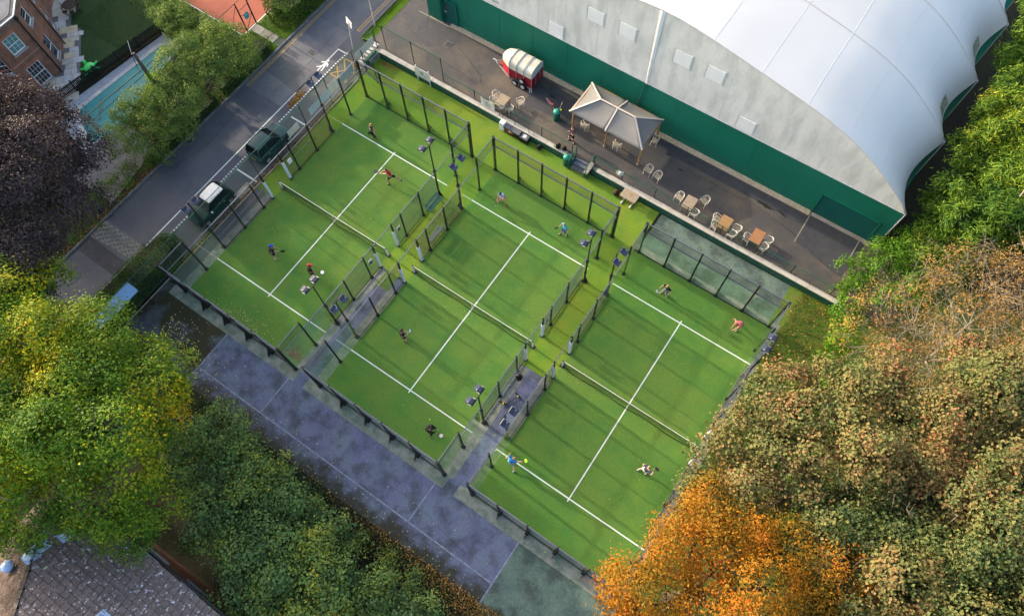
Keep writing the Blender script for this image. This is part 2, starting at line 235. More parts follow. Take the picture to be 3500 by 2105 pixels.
L_YLITTER = leafmat('leaf_ylitter', [(0.0, (0.38, 0.26, 0.06)), (0.5, (0.55, 0.48, 0.15)), (1.0, (0.62, 0.60, 0.32))], 0.1)

# ------------------------------------------------------------------ mesh builder
class MB:
    def __init__(s): s.v = []; s.f = []; s.m = []; s.uv = []
    def _add(s, vs, fs, mi=0, uvs=None):
        o = len(s.v); s.v += [tuple(p) for p in vs]
        for i, f in enumerate(fs):
            s.f.append(tuple(o + k for k in f)); s.m.append(mi); s.uv.append(uvs[i] if uvs else None)
        return s
    def box(s, x0, x1, y0, y1, z0, z1, mi=0):
        vs = [(x0, y0, z0), (x1, y0, z0), (x1, y1, z0), (x0, y1, z0), (x0, y0, z1), (x1, y0, z1), (x1, y1, z1), (x0, y1, z1)]
        return s._add(vs, [(0, 3, 2, 1), (4, 5, 6, 7), (0, 1, 5, 4), (1, 2, 6, 5), (2, 3, 7, 6), (3, 0, 4, 7)], mi)
    def cbox(s, x0, x1, y0, y1, z0, z1, c=0.01, mi=0):
        """box with chamfered top edges"""
        vs = [(x0, y0, z0), (x1, y0, z0), (x1, y1, z0), (x0, y1, z0), (x0, y0, z1 - c), (x1, y0, z1 - c), (x1, y1, z1 - c), (x0, y1, z1 - c),
              (x0 + c, y0 + c, z1), (x1 - c, y0 + c, z1), (x1 - c, y1 - c, z1), (x0 + c, y1 - c, z1)]
        return s._add(vs, [(0, 3, 2, 1), (0, 1, 5, 4), (1, 2, 6, 5), (2, 3, 7, 6), (3, 0, 4, 7), (4, 5, 9, 8), (5, 6, 10, 9), (6, 7, 11, 10), (7, 4, 8, 11), (8, 9, 10, 11)], mi)
    def bar(s, p, q, w, h=None, mi=0, up=(0, 0, 1)):
        h = h or w; p = Vector(p); q = Vector(q); d = (q - p)
        if d.length < 1e-6: return s
        d.normalize(); u = Vector(up)
        if abs(d.dot(u)) > 0.95: u = Vector((0, 1, 0)) if abs(d.y) < .9 else Vector((1, 0, 0))
        a = d.cross(u).normalized(); b = a.cross(d).normalized(); vs = []
        for e in (p, q):
            for sx, sy in ((-1, -1), (1, -1), (1, 1), (-1, 1)): vs.append(e + a * (sx * w / 2) + b * (sy * h / 2))
        return s._add(vs, [(0, 1, 2, 3), (7, 6, 5, 4), (0, 4, 5, 1), (1, 5, 6, 2), (2, 6, 7, 3), (3, 7, 4, 0)], mi)
    def tube(s, pts, r, n=6, mi=0, cap=True):
        pts = [Vector(p) for p in pts]; k = len(pts); rs = r if isinstance(r, (list, tuple)) else [r] * k; rings = []
        ref = None
        for i in range(k):
            d = (pts[min(i + 1, k - 1)] - pts[max(i - 1, 0)])
            d = d.normalized() if d.length > 1e-9 else Vector((0, 0, 1))
            if ref is None: ref = Vector((0, 0, 1)) if abs(d.z) < .9 else Vector((1, 0, 0))
            a = d.cross(ref); a = a.normalized() if a.length > 1e-6 else d.orthogonal().normalized(); b = d.cross(a).normalized(); ref = a.cross(d)
            rings.append([pts[i] + (a * math.cos(2 * PI * j / n) + b * math.sin(2 * PI * j / n)) * rs[i] for j in range(n)])
        vs = [p for g in rings for p in g]; fs = []
        for i in range(k - 1):
            for j in range(n): fs.append((i * n + j, i * n + (j + 1) % n, (i + 1) * n + (j + 1) % n, (i + 1) * n + j))
        if cap: fs.append(tuple(range(n - 1, -1, -1))); fs.append(tuple((k - 1) * n + j for j in range(n)))
        return s._add(vs, fs, mi)
    def lathe(s, prof, c=(0, 0, 0), n=16, mi=0, sx=1, sy=1, axis='z', cap=True):
        vs = []
        for r, z in prof:
            for j in range(n):
                a = 2 * PI * j / n; x, y = r * math.cos(a) * sx, r * math.sin(a) * sy
                p = (x, y, z) if axis == 'z' else ((z, x, y) if axis == 'x' else (x, z, y)); vs.append((c[0] + p[0], c[1] + p[1], c[2] + p[2]))
        fs = []
        for i in range(len(prof) - 1):
            for j in range(n): fs.append((i * n + j, i * n + (j + 1) % n, (i + 1) * n + (j + 1) % n, (i + 1) * n + j))
        if cap: fs.append(tuple(range(n - 1, -1, -1))); fs.append(tuple((len(prof) - 1) * n + j for j in range(n)))
        return s._add(vs, fs, mi)
    def prism(s, poly, z0, z1, mi=0):
        n = len(poly); vs = [(x, y, z0) for x, y in poly] + [(x, y, z1) for x, y in poly]
        return s._add(vs, [tuple(range(n - 1, -1, -1)), tuple(range(n, 2 * n))] + [(i, (i + 1) % n, n + (i + 1) % n, n + i) for i in range(n)], mi)
    def poly(s, pts, mi=0, uv=None): return s._add(pts, [tuple(range(len(pts)))], mi, [uv] if uv else None)
    def sheet(s, p, q, z0, z1, mi=0):
        """upright sheet from p to q with metre UVs"""
        l = math.hypot(q[0] - p[0], q[1] - p[1])
        return s._add([(p[0], p[1], z0), (q[0], q[1], z0), (q[0], q[1], z1), (p[0], p[1], z1)], [(0, 1, 2, 3)], mi, [[(0, z0), (l, z0), (l, z1), (0, z1)]])
    def ell(s, c, r, n=10, k=6, mi=0):
        prof = [(math.sin(PI * (i + .001) / k) if 0 < i < k else 0.02, -math.cos(PI * i / k)) for i in range(k + 1)]
        o = len(s.v); s.lathe(prof, (0, 0, 0), n, mi)
        for i in range(o, len(s.v)): x, y, z = s.v[i]; s.v[i] = (c[0] + x * r[0], c[1] + y * r[1], c[2] + z * r[2])
        return s
    def grid(s, fn, nu, nv, mi=0):
        vs = [fn(i / nu, j / nv) for i in range(nu + 1) for j in range(nv + 1)]; w = nv + 1
        return s._add(vs, [(i * w + j, (i + 1) * w + j, (i + 1) * w + j + 1, i * w + j + 1) for i in range(nu) for j in range(nv)], mi)
    def mesh(s, name, mats, smooth=False):
        me = bpy.data.meshes.new(name); me.from_pydata(s.v, [], s.f)
        for m in (mats if isinstance(mats, (list, tuple)) else [mats]): me.materials.append(M[m] if isinstance(m, str) else m)
        if any(s.m): me.polygons.foreach_set('material_index', s.m)
        if any(u is not None for u in s.uv):
            l = me.uv_layers.new(name='UVMap'); i = 0
            for f, u in zip(s.f, s.uv):
                for k in range(len(f)):
                    if u: l.data[i].uv = u[k]
                    i += 1
        if smooth: me.polygons.foreach_set('use_smooth', [True] * len(s.f))
        me.update(); return me
    def build(s, name, mats, parent=None, smooth=False, loc=None, rot=None):
        o = bpy.data.objects.new(name, s.mesh(name, mats, smooth)); C.objects.link(o)
        if parent: o.parent = parent
        if loc: o.location = loc
        if rot: o.rotation_euler = rot
        return o
def tag(o, label, cat, group=None):
    o['label'] = label; o['category'] = cat
    if group: o['group'] = group
    return o
def thing(name, label, cat, loc=(0, 0, 0), rz=0, group=None):
    o = bpy.data.objects.new(name, None); C.objects.link(o); o.location = loc; o.rotation_euler = (0, 0, rz); o.empty_display_size = 0.3
    return tag(o, label, cat, group)
def struct(o): o['kind'] = 'structure'; return o
def stuff(o, label=None, cat=None):
    o['kind'] = 'stuff'
    if label: o['label'] = label; o['category'] = cat
    return o
KIDS = {}
def kids(o): return [c for c in o.children]
def dup(o, loc=None, rz=None, label=None, parent=None):
    c = o.copy(); C.objects.link(c); c.parent = parent
    if loc is not None: c.location = loc
    if rz is not None: c.rotation_euler = (0, 0, rz)
    if label: c['label'] = label
    for ch in list(o.children): dup(ch, parent=c)
    return c
def share(o, name_parent, loc, rot=None):
    """a sibling sharing mesh data"""
    c = bpy.data.objects.new(o.name.split('.')[0], o.data); C.objects.link(c); c.parent = name_parent; c.location = loc
    if rot: c.rotation_euler = rot
    return c

def sheetobj(name, poly, z, m, kind='structure'):
    mb = MB(); mb.poly([(x, y, z) for x, y in poly]); o = mb.build(name, m); o['kind'] = kind; return o
def rect(x0, x1, y0, y1): return [(x0, y0), (x1, y0), (x1, y1), (x0, y1)]
def rects(name, rl, z, m):
    mb = MB()
    for r in rl: mb.poly([(x, y, z) for x, y in (rect(*r) if len(r) == 4 and not isinstance(r[0], tuple) else r)])
    return struct(mb.build(name, m))
SHADE = [(-46, -12, 12.0, 5.5), (-48, -3, 12.5, 5.5), (-45, 6, 11.0, 5), (-49, 14, 8.0, 4.5), (-47, 22, 5.0, 3.5)]
# ------------------------------------------------------------------ the ground and its surfaces
g = MB(); g.poly([(-260, -260, -0.03), (260, -260, -0.03), (260, 260, -0.03), (-260, 260, -0.03)]); struct(g.build('ground', 'soil'))
sheetobj('road', rect(-9.0, -4.25, -45, 70), -0.004, 'road')
rects('road_repair', [(-8.9, -5.1, 15.55, 24.3), [(-8.95, 24.4), (-5.2, 24.4), (-5.2, 60), (-8.95, 60)]], 0.0, 'road_pale')
rects('road_dirt', [[(-8.9, 17.6), (-4.6, 17.2), (-4.6, 18.6), (-8.9, 20.2)]], 0.004, M['road_dirt'] if 'road_dirt' in M else 'parking')
sheetobj('parking_bay', rect(-4.25, -1.75, -8, 24.3), -0.004, 'parking')
rects('parking_slab', [(-2.6, -1.95, 7.6, 8.95)], 0.0, 'concrete_warm')
sheetobj('hard_court_asphalt', [(-2.0, -5.0), (4.55, -5.0), (4.55, -0.1), (0.1, -0.1), (-1.75, 0.0), (-1.9, -1.0)], 0.0, 'mossy')
sheetobj('hard_court_purple', rect(4.55, 28.4, -4.9, -0.1), 0.0, 'purple')
sheetobj('hard_court_green', rect(28.4, 39, -7.5, -0.1), 0.0, 'green_court')
sheetobj('path_between_courts', rect(10.0, 12.24, -0.1, 9), 0.0, 'purple')
sheetobj('path_between_courts', rect(22.24, 24.5, -0.1, 9), 0.0, 'purple')
sheetobj('hard_court_back', rect(24.3, 34.4, 19.8, 23.6), 0.0, 'green_court')
sheetobj('path_court_side', rect(-1.7, -0.05, -0.1, 9.6), 0.0, 'parking')
# moss creeping in from the shrub side
def blotch(x0, x1, y, amp, z, name, m, n=60, side=-1, seed=1):
    rr = random.Random(seed); pts = []; 
    for i in range(n + 1):
        x = x0 + (x1 - x0) * i / n; pts.append((x, y + amp * (0.5 + 0.5 * math.sin(x * 1.3 + seed) * math.cos(x * .7)) * rr.uniform(.5, 1.1)))
    mb = MB()
    for i in range(n): mb.poly([(pts[i][0], y - 1.2, z), (pts[i + 1][0], y - 1.2, z), (pts[i + 1][0], pts[i + 1][1], z), (pts[i][0], pts[i][1], z)])
    return struct(mb.build(name, m))
# court lines of the old tennis courts
rects('tennis_line', [(4.52, 4.60, -4.9, -0.8), (28.34, 28.42, -4.9, -0.8)], 0.008, 'purpline')
rects('tennis_line_faded', [(4.6, 28.3, -3.62, -3.54), (10.05, 10.13, -3.5, -0.8), (22.1, 22.18, -3.6, -0.8)], 0.008, 'purpline')
# concrete footings round the cages
CX = (0.0, 12.24, 24.5)
cl = []
for x0 in CX: cl += [(x0 - 1.0 if x0 else -1.0, x0 + 10.45, -0.8, 0.0)]
cl += [(-0.72, 0.0, 0.0, 9.0), (10.0, 10.62, 0.0, 9.1), (11.6, 12.24, 0.0, 8.1), (22.24, 22.9, 0.0, 8.5), (23.9, 24.5, 0.0, 8.6), (34.5, 35.15, -0.8, 20.5)]
rects('concrete_footing', cl, 0.004, 'concrete')
rects('concrete_gutter', [(24.5, 34.4, 20.05, 20.55)], 0.004, 'concrete')
# green turf aprons
rects('turf_apron', [(-1.65, 0.0, 9.0, 23.6), (0.0, 24.1, 20.0, 23.6), (10.0, 12.24, 9.1, 20.0), (22.24, 24.5, 8.6, 20.0), [(10.62, 7.75), (11.6, 7.75), (11.6, 9.1), (10.62, 9.1)]], 0.008, 'turf_apron')
for i, x0 in enumerate(CX):
    sheetobj('turf_court', rect(x0, x0 + 10, 0, 20), 0.012, 'turf')
    rects('court_line', [(x0, x0 + 10, 3.01, 3.09), (x0, x0 + 10, 16.91, 16.99), (x0 + 4.96, x0 + 5.04, 2.85, 3.01), (x0 + 4.96, x0 + 5.04, 3.09, 16.91), (x0 + 4.96, x0 + 5.04, 16.99, 17.15)], 0.016, 'line')
# road markings
rects('road_line', [(-5.03, -4.94, -30, 22.4), (-5.03, -4.22, 22.4, 22.49)], 0.004, 'line')
rects('bay_line', [(-4.05, -1.95, 9.3, 9.42), (-3.75, -1.75, 15.2, 15.32)], 0.002, 'line')
rects('double_yellow_line', [(-8.78, -8.70, 15.6, 60), (-8.60, -8.52, 15.6, 60), (-5.00, -4.92, 24.9, 60), (-4.78, -4.70, 24.9, 60), (-5.0, -4.7, 24.8, 24.9)], 0.006, 'yellow')
def strokes(name, segs, z, w, m):
    mb = MB()
    for k, (a, b) in enumerate(segs):
        a = Vector(a); b = Vector(b); d = (b - a).normalized(); n = Vector((-d.y, d.x)) * w / 2; zz = z + k * 0.0007
        mb.poly([(*(a + n), zz), (*(b + n), zz), (*(b - n), zz), (*(a - n), zz)])
    return struct(mb.build(name, m))
bx = [(-4.05, 19.95), (-3.05, 20.1), (-2.1, 19.7), (-1.95, 21.9), (-3.9, 22.05)]
strokes('yellow_hatching', [((-4.0, 20.15), (-4.0, 22.0)), ((-4.0, 22.0), (-2.2, 22.0)), ((-4.0, 20.15), (-2.2, 20.15)), ((-4.0, 20.15), (-2.3, 22.0)), ((-4.0, 22.0), (-2.3, 20.15)), ((-3.1, 20.15), (-4.0, 21.1)), ((-2.25, 20.15), (-2.25, 22.0)), ((-3.1, 22.0), (-2.25, 21.1))], 0.006, 0.10, 'yellow')
# white walking figure painted on the road (feet towards -Y)
pm = MB(); cx, cy, z = -4.93, 20.52, 0.006
def fig(pts): pm.poly([(cx + 0.9 * (x), cy + 0.9 * y, z) for x, y in pts])
pm.poly([(cx + 0.02 + 0.10 * math.cos(a * PI / 6), cy + 0.55 + 0.10 * math.sin(a * PI / 6), z) for a in range(12)])
fig([(-0.10, 0.42), (0.16, 0.42), (0.22, -0.02), (0.02, -0.10), (-0.12, 0.02)])
fig([(-0.10, 0.42), (-0.12, 0.30), (-0.34, 0.12), (-0.42, 0.18), (-0.30, 0.32)])
fig([(0.16, 0.40), (0.34, 0.30), (0.40, 0.02), (0.32, 0.0), (0.24, 0.22), (0.18, 0.28)])
fig([(-0.10, 0.0), (0.04, -0.08), (-0.14, -0.34), (-0.36, -0.50), (-0.44, -0.42), (-0.26, -0.28)])
fig([(0.06, -0.06), (0.22, -0.02), (0.26, -0.30), (0.28, -0.62), (0.16, -0.62), (0.14, -0.32)])
struct(pm.build('painted_walking_figure', 'line'))
# kerbs
kr = MB(); y = -45.0
while y < 60: kr.cbox(-9.16, -9.0, y, y + 0.90, -0.02, 0.10, 0.012); y += 0.915
struct(kr.build('kerb', 'kerb'))
kr = MB(); y = 25.2
while y < 60: kr.cbox(-4.32, -4.2, y, y + 0.90, -0.02, 0.10, 0.012); y += 0.915
struct(kr.build('kerb', 'kerb'))
# dotted white-and-dark edging stones along the parking side
for nm, ph, m in (('edging_stone_pale', 0, 'white'), ('edging_stone_dark', 1, 'kerb')):
    mb = MB(); y = -1.0; k = 0
    while y < 22.6:
        off = 0.0 if y < 21 else (y - 21) * 0.06
        if k % 2 == ph: mb.cbox(-4.24 + off, -4.12 + off, y, y + 0.125, -0.01, 0.05, 0.01)
        y += 0.13; k += 1
    o = mb.build(nm, m); stuff(o, 'row of small %s edging stones along the parking bay' % ('white' if ph == 0 else 'dark grey'), 'edging')
# cobbled speed hump
hump = MB(); hump.poly([(-8.95, -0.78, 0.002), (-4.7, -0.42, 0.002), (-4.7, 0.82, 0.002), (-8.95, 0.86, 0.002)]); hump = hump.build('cobbled_strip', 'kerb'); struct(hump)
cb = [MB().cbox(-.082, .082, -.078, .078, 0.0, .035, .02).mesh('cobble', m_) for m_ in ('concrete_warm', 'kerb', 'concrete_warm')]
nx = 0
for ix in range(24):
    for iy in range(8):
        x = -8.85 + ix * 0.176; yy = -0.62 + iy * 0.178 + 0.012 * ix * (1 if iy < 4 else 0.2)
        if yy > 0.75: continue
        o = bpy.data.objects.new('cobble', cb[(ix * 7 + iy * 5) % 3]); C.objects.link(o); o.parent = hump
        o.location = (x + random.uniform(-.008, .008), yy + random.uniform(-.008, .008), 0.0); o.rotation_euler = (0, 0, random.uniform(-.06, .06))
rects('dark_tarmac_band', [(-8.9, -4.65, -2.05, -0.82)], 0.001, 'patch')
# soil strip beside bays and verge
rects('leaf_bed', [(-1.95, -1.7, -8, 20.5)], 0.0, 'soil')
eb = MB(); 
for k in range(30): eb.cbox(-1.74, -1.66, -6 + k * 0.9, -5.12 + k * 0.9, -0.02, 0.07, .01)
struct(eb.build('path_edging', 'concrete_warm'))
# right-hand grass bank, lawn, clay court and so on
sheetobj('grass_bank', [(35.15, -8), (60, -8), (60, 30), (38, 30), (38, 24.0), (34.4, 23.6), (34.4, 20.0), (35.15, 20)], 0.002, 'grass')
sheetobj('garden_lawn', [(-25.35, 12.2), (-24.2, 12.3), (-20.2, 8.5), (-19.8, 7.6), (-18.45, 16.0), (-22, 20), (-34, 26), (-34, 21)], 0.004, 'lawn')
sheetobj('clay_court', [(-19.4, 19.3), (-12.45, 19.3), (-12.45, 36), (-34, 36), (-34, 26)], 0.004, 'clay')
rects('clay_court_line', [(-19.4, -12.45, 19.2, 19.28), (-12.5, -12.42, 19.28, 36)], 0.008, 'line')
sheetobj('grass_strip', [(-12.4, 15), (-9.2, 15), (-9.2, 40), (-12.4, 40)], 0.0, 'grass')
for nm, poly, m in (('paving_slab', rect(-12.35, -11.3, 19.95, 20.75), 'concrete_warm'), ('paving_slab', rect(-11.28, -10.5, 19.95, 20.75), 'concrete_warm'), ('paving_slab', rect(-10.48, -9.85, 19.95, 20.75), 'concrete_warm'), ('paving_slab', rect(-9.83, -9.2, 19.95, 20.75), 'kerb')):
    mb = MB(); xs = [p[0] for p in poly]; mb.cbox(min(xs), max(xs), 19.98, 20.78, -0.02, 0.06 if m != 'kerb' else 0.02, 0.015); struct(mb.build(nm, m))
sheetobj('driveway', [(-13.9, 2.0), (-9.6, 2.0), (-10.6, 7.6), (-14.5, 7.6), (-14.6, 4.9)], 0.003, 'road_pale')
# grass verge rising to the terrace
vg = MB(); vg.grid(lambda u, v: (-4.2 + 1.35 * u, 24.3 + 36 * v, 0.04 + 0.6 * u ** 1.5 + 0.02 * math.sin(v * 90 + u * 5)), 6, 60); struct(vg.build('grass_verge', 'grass'))
# the raised terrace
tr = MB(); tr.poly([(-2.1, 24.0, 0.65), (41, 24.0, 0.65), (41, 29.6, 0.65), (-2.1, 29.6, 0.65)]); tr.poly([(-2.85, 24.4, 0.648), (-2.1, 24.4, 0.648), (-2.1, 60, 0.648), (-2.85, 60, 0.648)]); tr.poly([(-2.1, 29.6, 0.65), (-0.4, 29.6, 0.65), (-0.4, 60, 0.65), (-2.1, 60, 0.65)])
tr.poly([(-2.1, 24.0, -0.02), (-2.1, 24.0, 0.65), (-2.1, 24.4, .65), (-2.1, 24.4, -0.02)])
struct(tr.build('terrace', 'terrace'))
rects('terrace_repair', [[(-0.2, 26.6), (1.3, 26.1), (3.4, 27.9), (3.0, 28.7), (1.4, 28.8), (-1.0, 28.6)], (14.7, 33.0, 27.9, 28.8), [(33.2, 26.4), (36.9, 25.6), (37.2, 28.9), (33.1, 28.9)], [(10.8, 25.9), (14.6, 26.0), (14.6, 28.0), (10.6, 28.0)]], 0.654, 'patch')
def stain(name, x, y, l, w, z, rot, seed):
    rr = random.Random(seed); n = 28; pts = []
    for i in range(n):
        a = 2 * PI * i / n; k = rr.uniform(.65, 1.15); px, py = l * math.cos(a) * k, w * math.sin(a) * k
        pts.append((x + px * math.cos(rot) - py * math.sin(rot), y + px * math.sin(rot) + py * math.cos(rot), z))
    mb = MB(); mb.poly(pts); return struct(mb.build(name, 'wet'))
stain('damp_stain', 30.1, 27.9, 0.75, 0.16, 0.658, -0.1, 1); stain('damp_stain', 31.4, 27.95, 0.4, 0.09, 0.658, -0.3, 2); stain('damp_stain', 12.3, 27.6, 0.3, 0.14, 0.658, 0, 3); stain('damp_stain', 23.7, 27.2, 0.28, 0.1, 0.658, 0.1, 4)
rects('concrete_strip', [(33.1, 37.1, 28.95, 29.25), (33.05, 33.12, 26.4, 28.95), (36.75, 36.82, 27.4, 28.95), (-1.5, 1.6, 28.78, 28.86)], 0.658, 'concrete_warm')
gr = MB(); gr.box(1.55, 33.0, 28.84, 29.33, 0.60, 0.675); gr.box(-0.4, 0.9, 28.86, 29.0, 0.60, 0.672); gr.box(37.1, 38.2, 28.84, 29.33, .60, .675)
struct(gr.build('gravel_strip', 'gravel'))
def pebbles(name, x0, x1, y0, y1, z, n, size, mats):
    v = []; f = []; mi = []
    for i in range(n):
        x = random.uniform(x0, x1); y = random.uniform(y0, y1); r = random.uniform(*size); o = len(v); h = r * .7
        v += [(x - r, y, z), (x, y - r * .8, z), (x + r, y, z), (x, y + r * .8, z), (x, y, z + h)]; f += [(o, o + 1, o + 4), (o + 1, o + 2, o + 4), (o + 2, o + 3, o + 4), (o + 3, o, o + 4)]; mi += [i % len(mats)] * 4
    mb = MB(); mb.v = v; mb.f = f; mb.m = mi; mb.uv = [None] * len(f); return mb.build(name, mats)
stuff(pebbles('gravel', 1.6, 33.0, 28.87, 29.3, 0.675, 9000, (.012, .04), ['flag3', 'flag0', 'flag4', 'gravel']), 'tan and grey gravel strip along the foot of the green hall wall', 'gravel')
# retaining wall with coping stones and green painted blocks, each a part
rw = thing('retaining_wall', 'low green block retaining wall with pale coping along the whole terrace edge', 'wall')
bm_ = [MB().cbox(-.215, .215, 0, .10, -.098, .098, .006).mesh('block', 'wall_green') for _ in range(1)]
cop = MB().cbox(-.435, .435, -.02, .36, 0, .06, .012)
copm = [cop.mesh('coping_stone', 'coping')] * 3
core = MB(); core.box(-1.6, 16.4, 23.74, 24.0, -.02, 0.60); core.box(18.2, 38.2, 23.74, 24.0, -.02, 0.60); core.box(-2.1, -1.6, 22.6, 24.0, -.02, .60); core.build('wall_core', 'concrete', rw)
nb = 0
for row in range(3):
    x = -1.55 + (0.22 if row % 2 else 0)
    while x < 38:
        if not (16.2 < x < 18.4) and nb < 290:
            o = bpy.data.objects.new('block', bm_[0]); C.objects.link(o); o.parent = rw; o.location = (x, 23.64 + random.uniform(-.006, .006), 0.10 + row * 0.2); nb += 1
        x += 0.44 if row < 3 else 1
k = 0; x = -1.15
while x < 38:
    if not (16.0 < x < 18.5):
        o = bpy.data.objects.new('coping_stone', copm[(k * 7) % 3]); C.objects.link(o); o.parent = rw; o.location = (x, 23.66, 0.605 + random.uniform(-.003, .003)); o.rotation_euler = (0, 0, random.uniform(-.004, .004))
    x += 0.88; k += 1
sw = MB(); sw.box(-2.02, -1.80, 22.3, 23.62, -.02, .75); sw.box(-1.80, -1.68, 22.5, 23.6, -.02, .5); sw.build('side_wall', 'wall_green', rw)
# steps up to the terrace beside the pavilion
st = thing('terrace_steps', 'grey steps with green cheek walls between the courts and the terrace canopy', 'steps', (0, 0, 0))
for i in range(3):
    mb = MB(); mb.cbox(16.72, 17.92, 23.25 + i * .3, 24.05 if i < 3 else 0, 0.0 + i * 0.19, 0.19 + i * .19, .02); mb.build('step', 'lead' if i else 'kerb', st)
mb = MB(); mb.box(17.95, 18.18, 23.1, 24.1, 0, .66); mb.build('cheek_wall', 'wall_green', st)
mb = MB(); mb.cbox(17.92, 18.24, 23.06, 24.15, .66, .72, .012); mb.build('coping_stone', 'concrete_warm', st)
mb = MB(); mb.box(16.48, 16.70, 23.25, 24.1, 0, .60); mb.build('cheek_wall', 'wall_green', st)
mb = MB(); 
for p, q in (((16.6, 23.1, 0), (16.6, 23.1, 0.95)), ((16.6, 24.2, .65), (16.6, 24.2, 1.6)), ((16.6, 23.1, .95), (16.6, 24.2, 1.6)), ((16.6, 23.1, .1), (16.6, 24.2, .75))): mb.bar(p, q, .05)
mb.build('handrail', 'fence_green', st); mb = MB()
for p, q in (((18.08, 23.1, .7), (18.08, 23.1, 1.25)), ((18.08, 23.1, 1.25), (18.08, 24.2, 1.65)), ((18.08, 24.2, .65), (18.08, 24.2, 1.65))): mb.bar(p, q, .05)
mb.build('handrail', 'fence_green', st)
mb = MB(); mb._add([(16.6, 23.1, .15), (16.6, 24.2, .8), (16.6, 24.2, 1.57), (16.6, 23.1, .92)], [(0, 1, 2, 3)], 0, [[(0, 0), (1.1, .65), (1.1, 1.42), (0, .77)]]); mb.build('mesh_panel', 'gmesh', st)
# entrance steps by the road
st = thing('entrance_steps', 'pale steps with dark nosings rising from the parking bays to the terrace corner', 'steps')
for i in range(6):
    y0 = 22.15 + i * 0.33; mb = MB(); mb.cbox(-2.78, -2.06, y0, 24.3, i * .108, .105 + i * .108, .012); mb.build('step', 'flag2', st)
    mb = MB(); mb.box(-2.78, -2.06, y0 - .012, y0 + .06, .106 + i * .108, .112 + i * .108); mb.build('nosing', 'black', st)

def crack(name, pts, z, w, m):
    mb = MB(); rr = random.Random(len(pts) + int(abs(pts[0][0]) * 10)); P = []
    for a, b in zip(pts, pts[1:]):
        n = max(2, int(math.hypot(b[0] - a[0], b[1] - a[1]) / .35))
        for i in range(n): t_ = i / n; P.append(Vector((a[0] + (b[0] - a[0]) * t_ + rr.gauss(0, .03), a[1] + (b[1] - a[1]) * t_ + rr.gauss(0, .03))))
    L_ = []
    for i, p in enumerate(P):
        d = (P[min(i + 1, len(P) - 1)] - P[max(i - 1, 0)]).normalized(); n = Vector((-d.y, d.x)); k = w * rr.uniform(.4, 1.1); L_.append((p + n * k, p - n * k))
    for (a, b), (c, d) in zip(L_, L_[1:]): mb.poly([(*a, z), (*c, z), (*d, z), (*b, z)])
    return struct(mb.build(name, m))
for pts in ([(-1.5, 27.2), (1.8, 25.6), (2.4, 24.6)], [(3.5, 27.5), (6.5, 26.2), (7.2, 25.2)], [(16.5, 28.0), (22, 27.5), (29, 27.4)], [(29.0, 27.6), (33, 26.9), (37, 25.4)], [(21, 24.9), (25, 24.7)], [(-2.4, 32), (0.2, 27.5)]): crack('tarmac_crack', pts, 0.66, .018, 'wet')
for pts in ([(-8.4, 12.2), (-6.3, 11.0), (-5.2, 11.4)], [(-8.7, 5.0), (-7.4, 9.5), (-7.6, 14.0)], [(-6.3, 24), (-6.0, 19.5), (-6.6, 15.6)], [(-7.5, -6), (-6.8, -2.2)]): crack('tarmac_crack', pts, 0.008, .016, 'wet')
for pts in ([(6.2, -1.4), (9.8, -2.2), (15, -1.9)], [(16, -3.0), (21, -2.4), (27, -3.2)]): crack('court_crack', pts, 0.009, .012, 'mossy')
def cover(x, y, z, w, d, label):
    t = thing('drain_cover', label, 'drain cover', (x, y, z)); mb = MB(); mb.cbox(-w / 2, w / 2, -d / 2, d / 2, -.01, .012, .005); mb.build('frame', 'kerb', t); mb = MB()
    for k in range(5): mb.box(-w / 2 + .04, w / 2 - .04, -d / 2 + .04 + k * (d - .08) / 5, -d / 2 + .04 + (k + .7) * (d - .08) / 5, .012, .02)
    mb.build('grating', 'black', t)
cover(-8.75, 9.2, 0, .4, .45, 'small drain grating against the left kerb of the road'); cover(-6.6, 21.0, 0.004, .6, .6, 'square drain cover in the pale stretch of the road'); cover(2.6, 27.3, .655, .6, .6, 'square cover in the dark tarmac patch near the green hall door')
# ------------------------------------------------------------------ the padel cages
def post(name, x, y, h, parent, w=0.10, gusset=None, m='black'):
    mb = MB(); mb.box(x - w / 2, x + w / 2, y - w / 2, y + w / 2, 0.02, h); mb.cbox(x - .13, x + .13, y - .13, y + .13, 0.004, .03, .008)
    for sx, sy in ((-.1, -.1), (.1, -.1), (.1, .1), (-.1, .1)): mb.lathe([(.014, .03), (.014, .055)], (x + sx, y + sy, 0), 6)
    for z in (0.9, 2.0, 3.0):
        if z < h: mb.box(x - w / 2 - .018, x + w / 2 + .018, y - .03, y + .03, z - .04, z + .04)
    mb.box(x - w / 2 - .006, x + w / 2 + .006, y - w / 2 - .006, y + w / 2 + .006, h, h + .02)
    if gusset:
        dx, dy = gusset; t = .012; a = [(x, y, .03), (x + dx * .42, y + dy * .42, .03), (x + dx * .36, y + dy * .36, .16), (x + dx * .08, y + dy * .08, .95), (x, y, 1.0)]
        n = (-dy * t, dx * t); vs = [(p[0] + n[0], p[1] + n[1], p[2]) for p in a] + [(p[0] - n[0], p[1] - n[1], p[2]) for p in a]; k = 5
        mb._add(vs, [tuple(range(k)), tuple(range(2 * k - 1, k - 1, -1))] + [(i, i + k, (i + 1) % k + k, (i + 1) % k) for i in range(k)])
    return mb.build(name, m, parent)
ENC = ['black padel cage beside the road and the parked cars, leftmost of the three',
       'middle black padel cage, between the other two, nearest to the terrace steps',
       'black padel cage at the foot of the autumn trees, rightmost of the three']
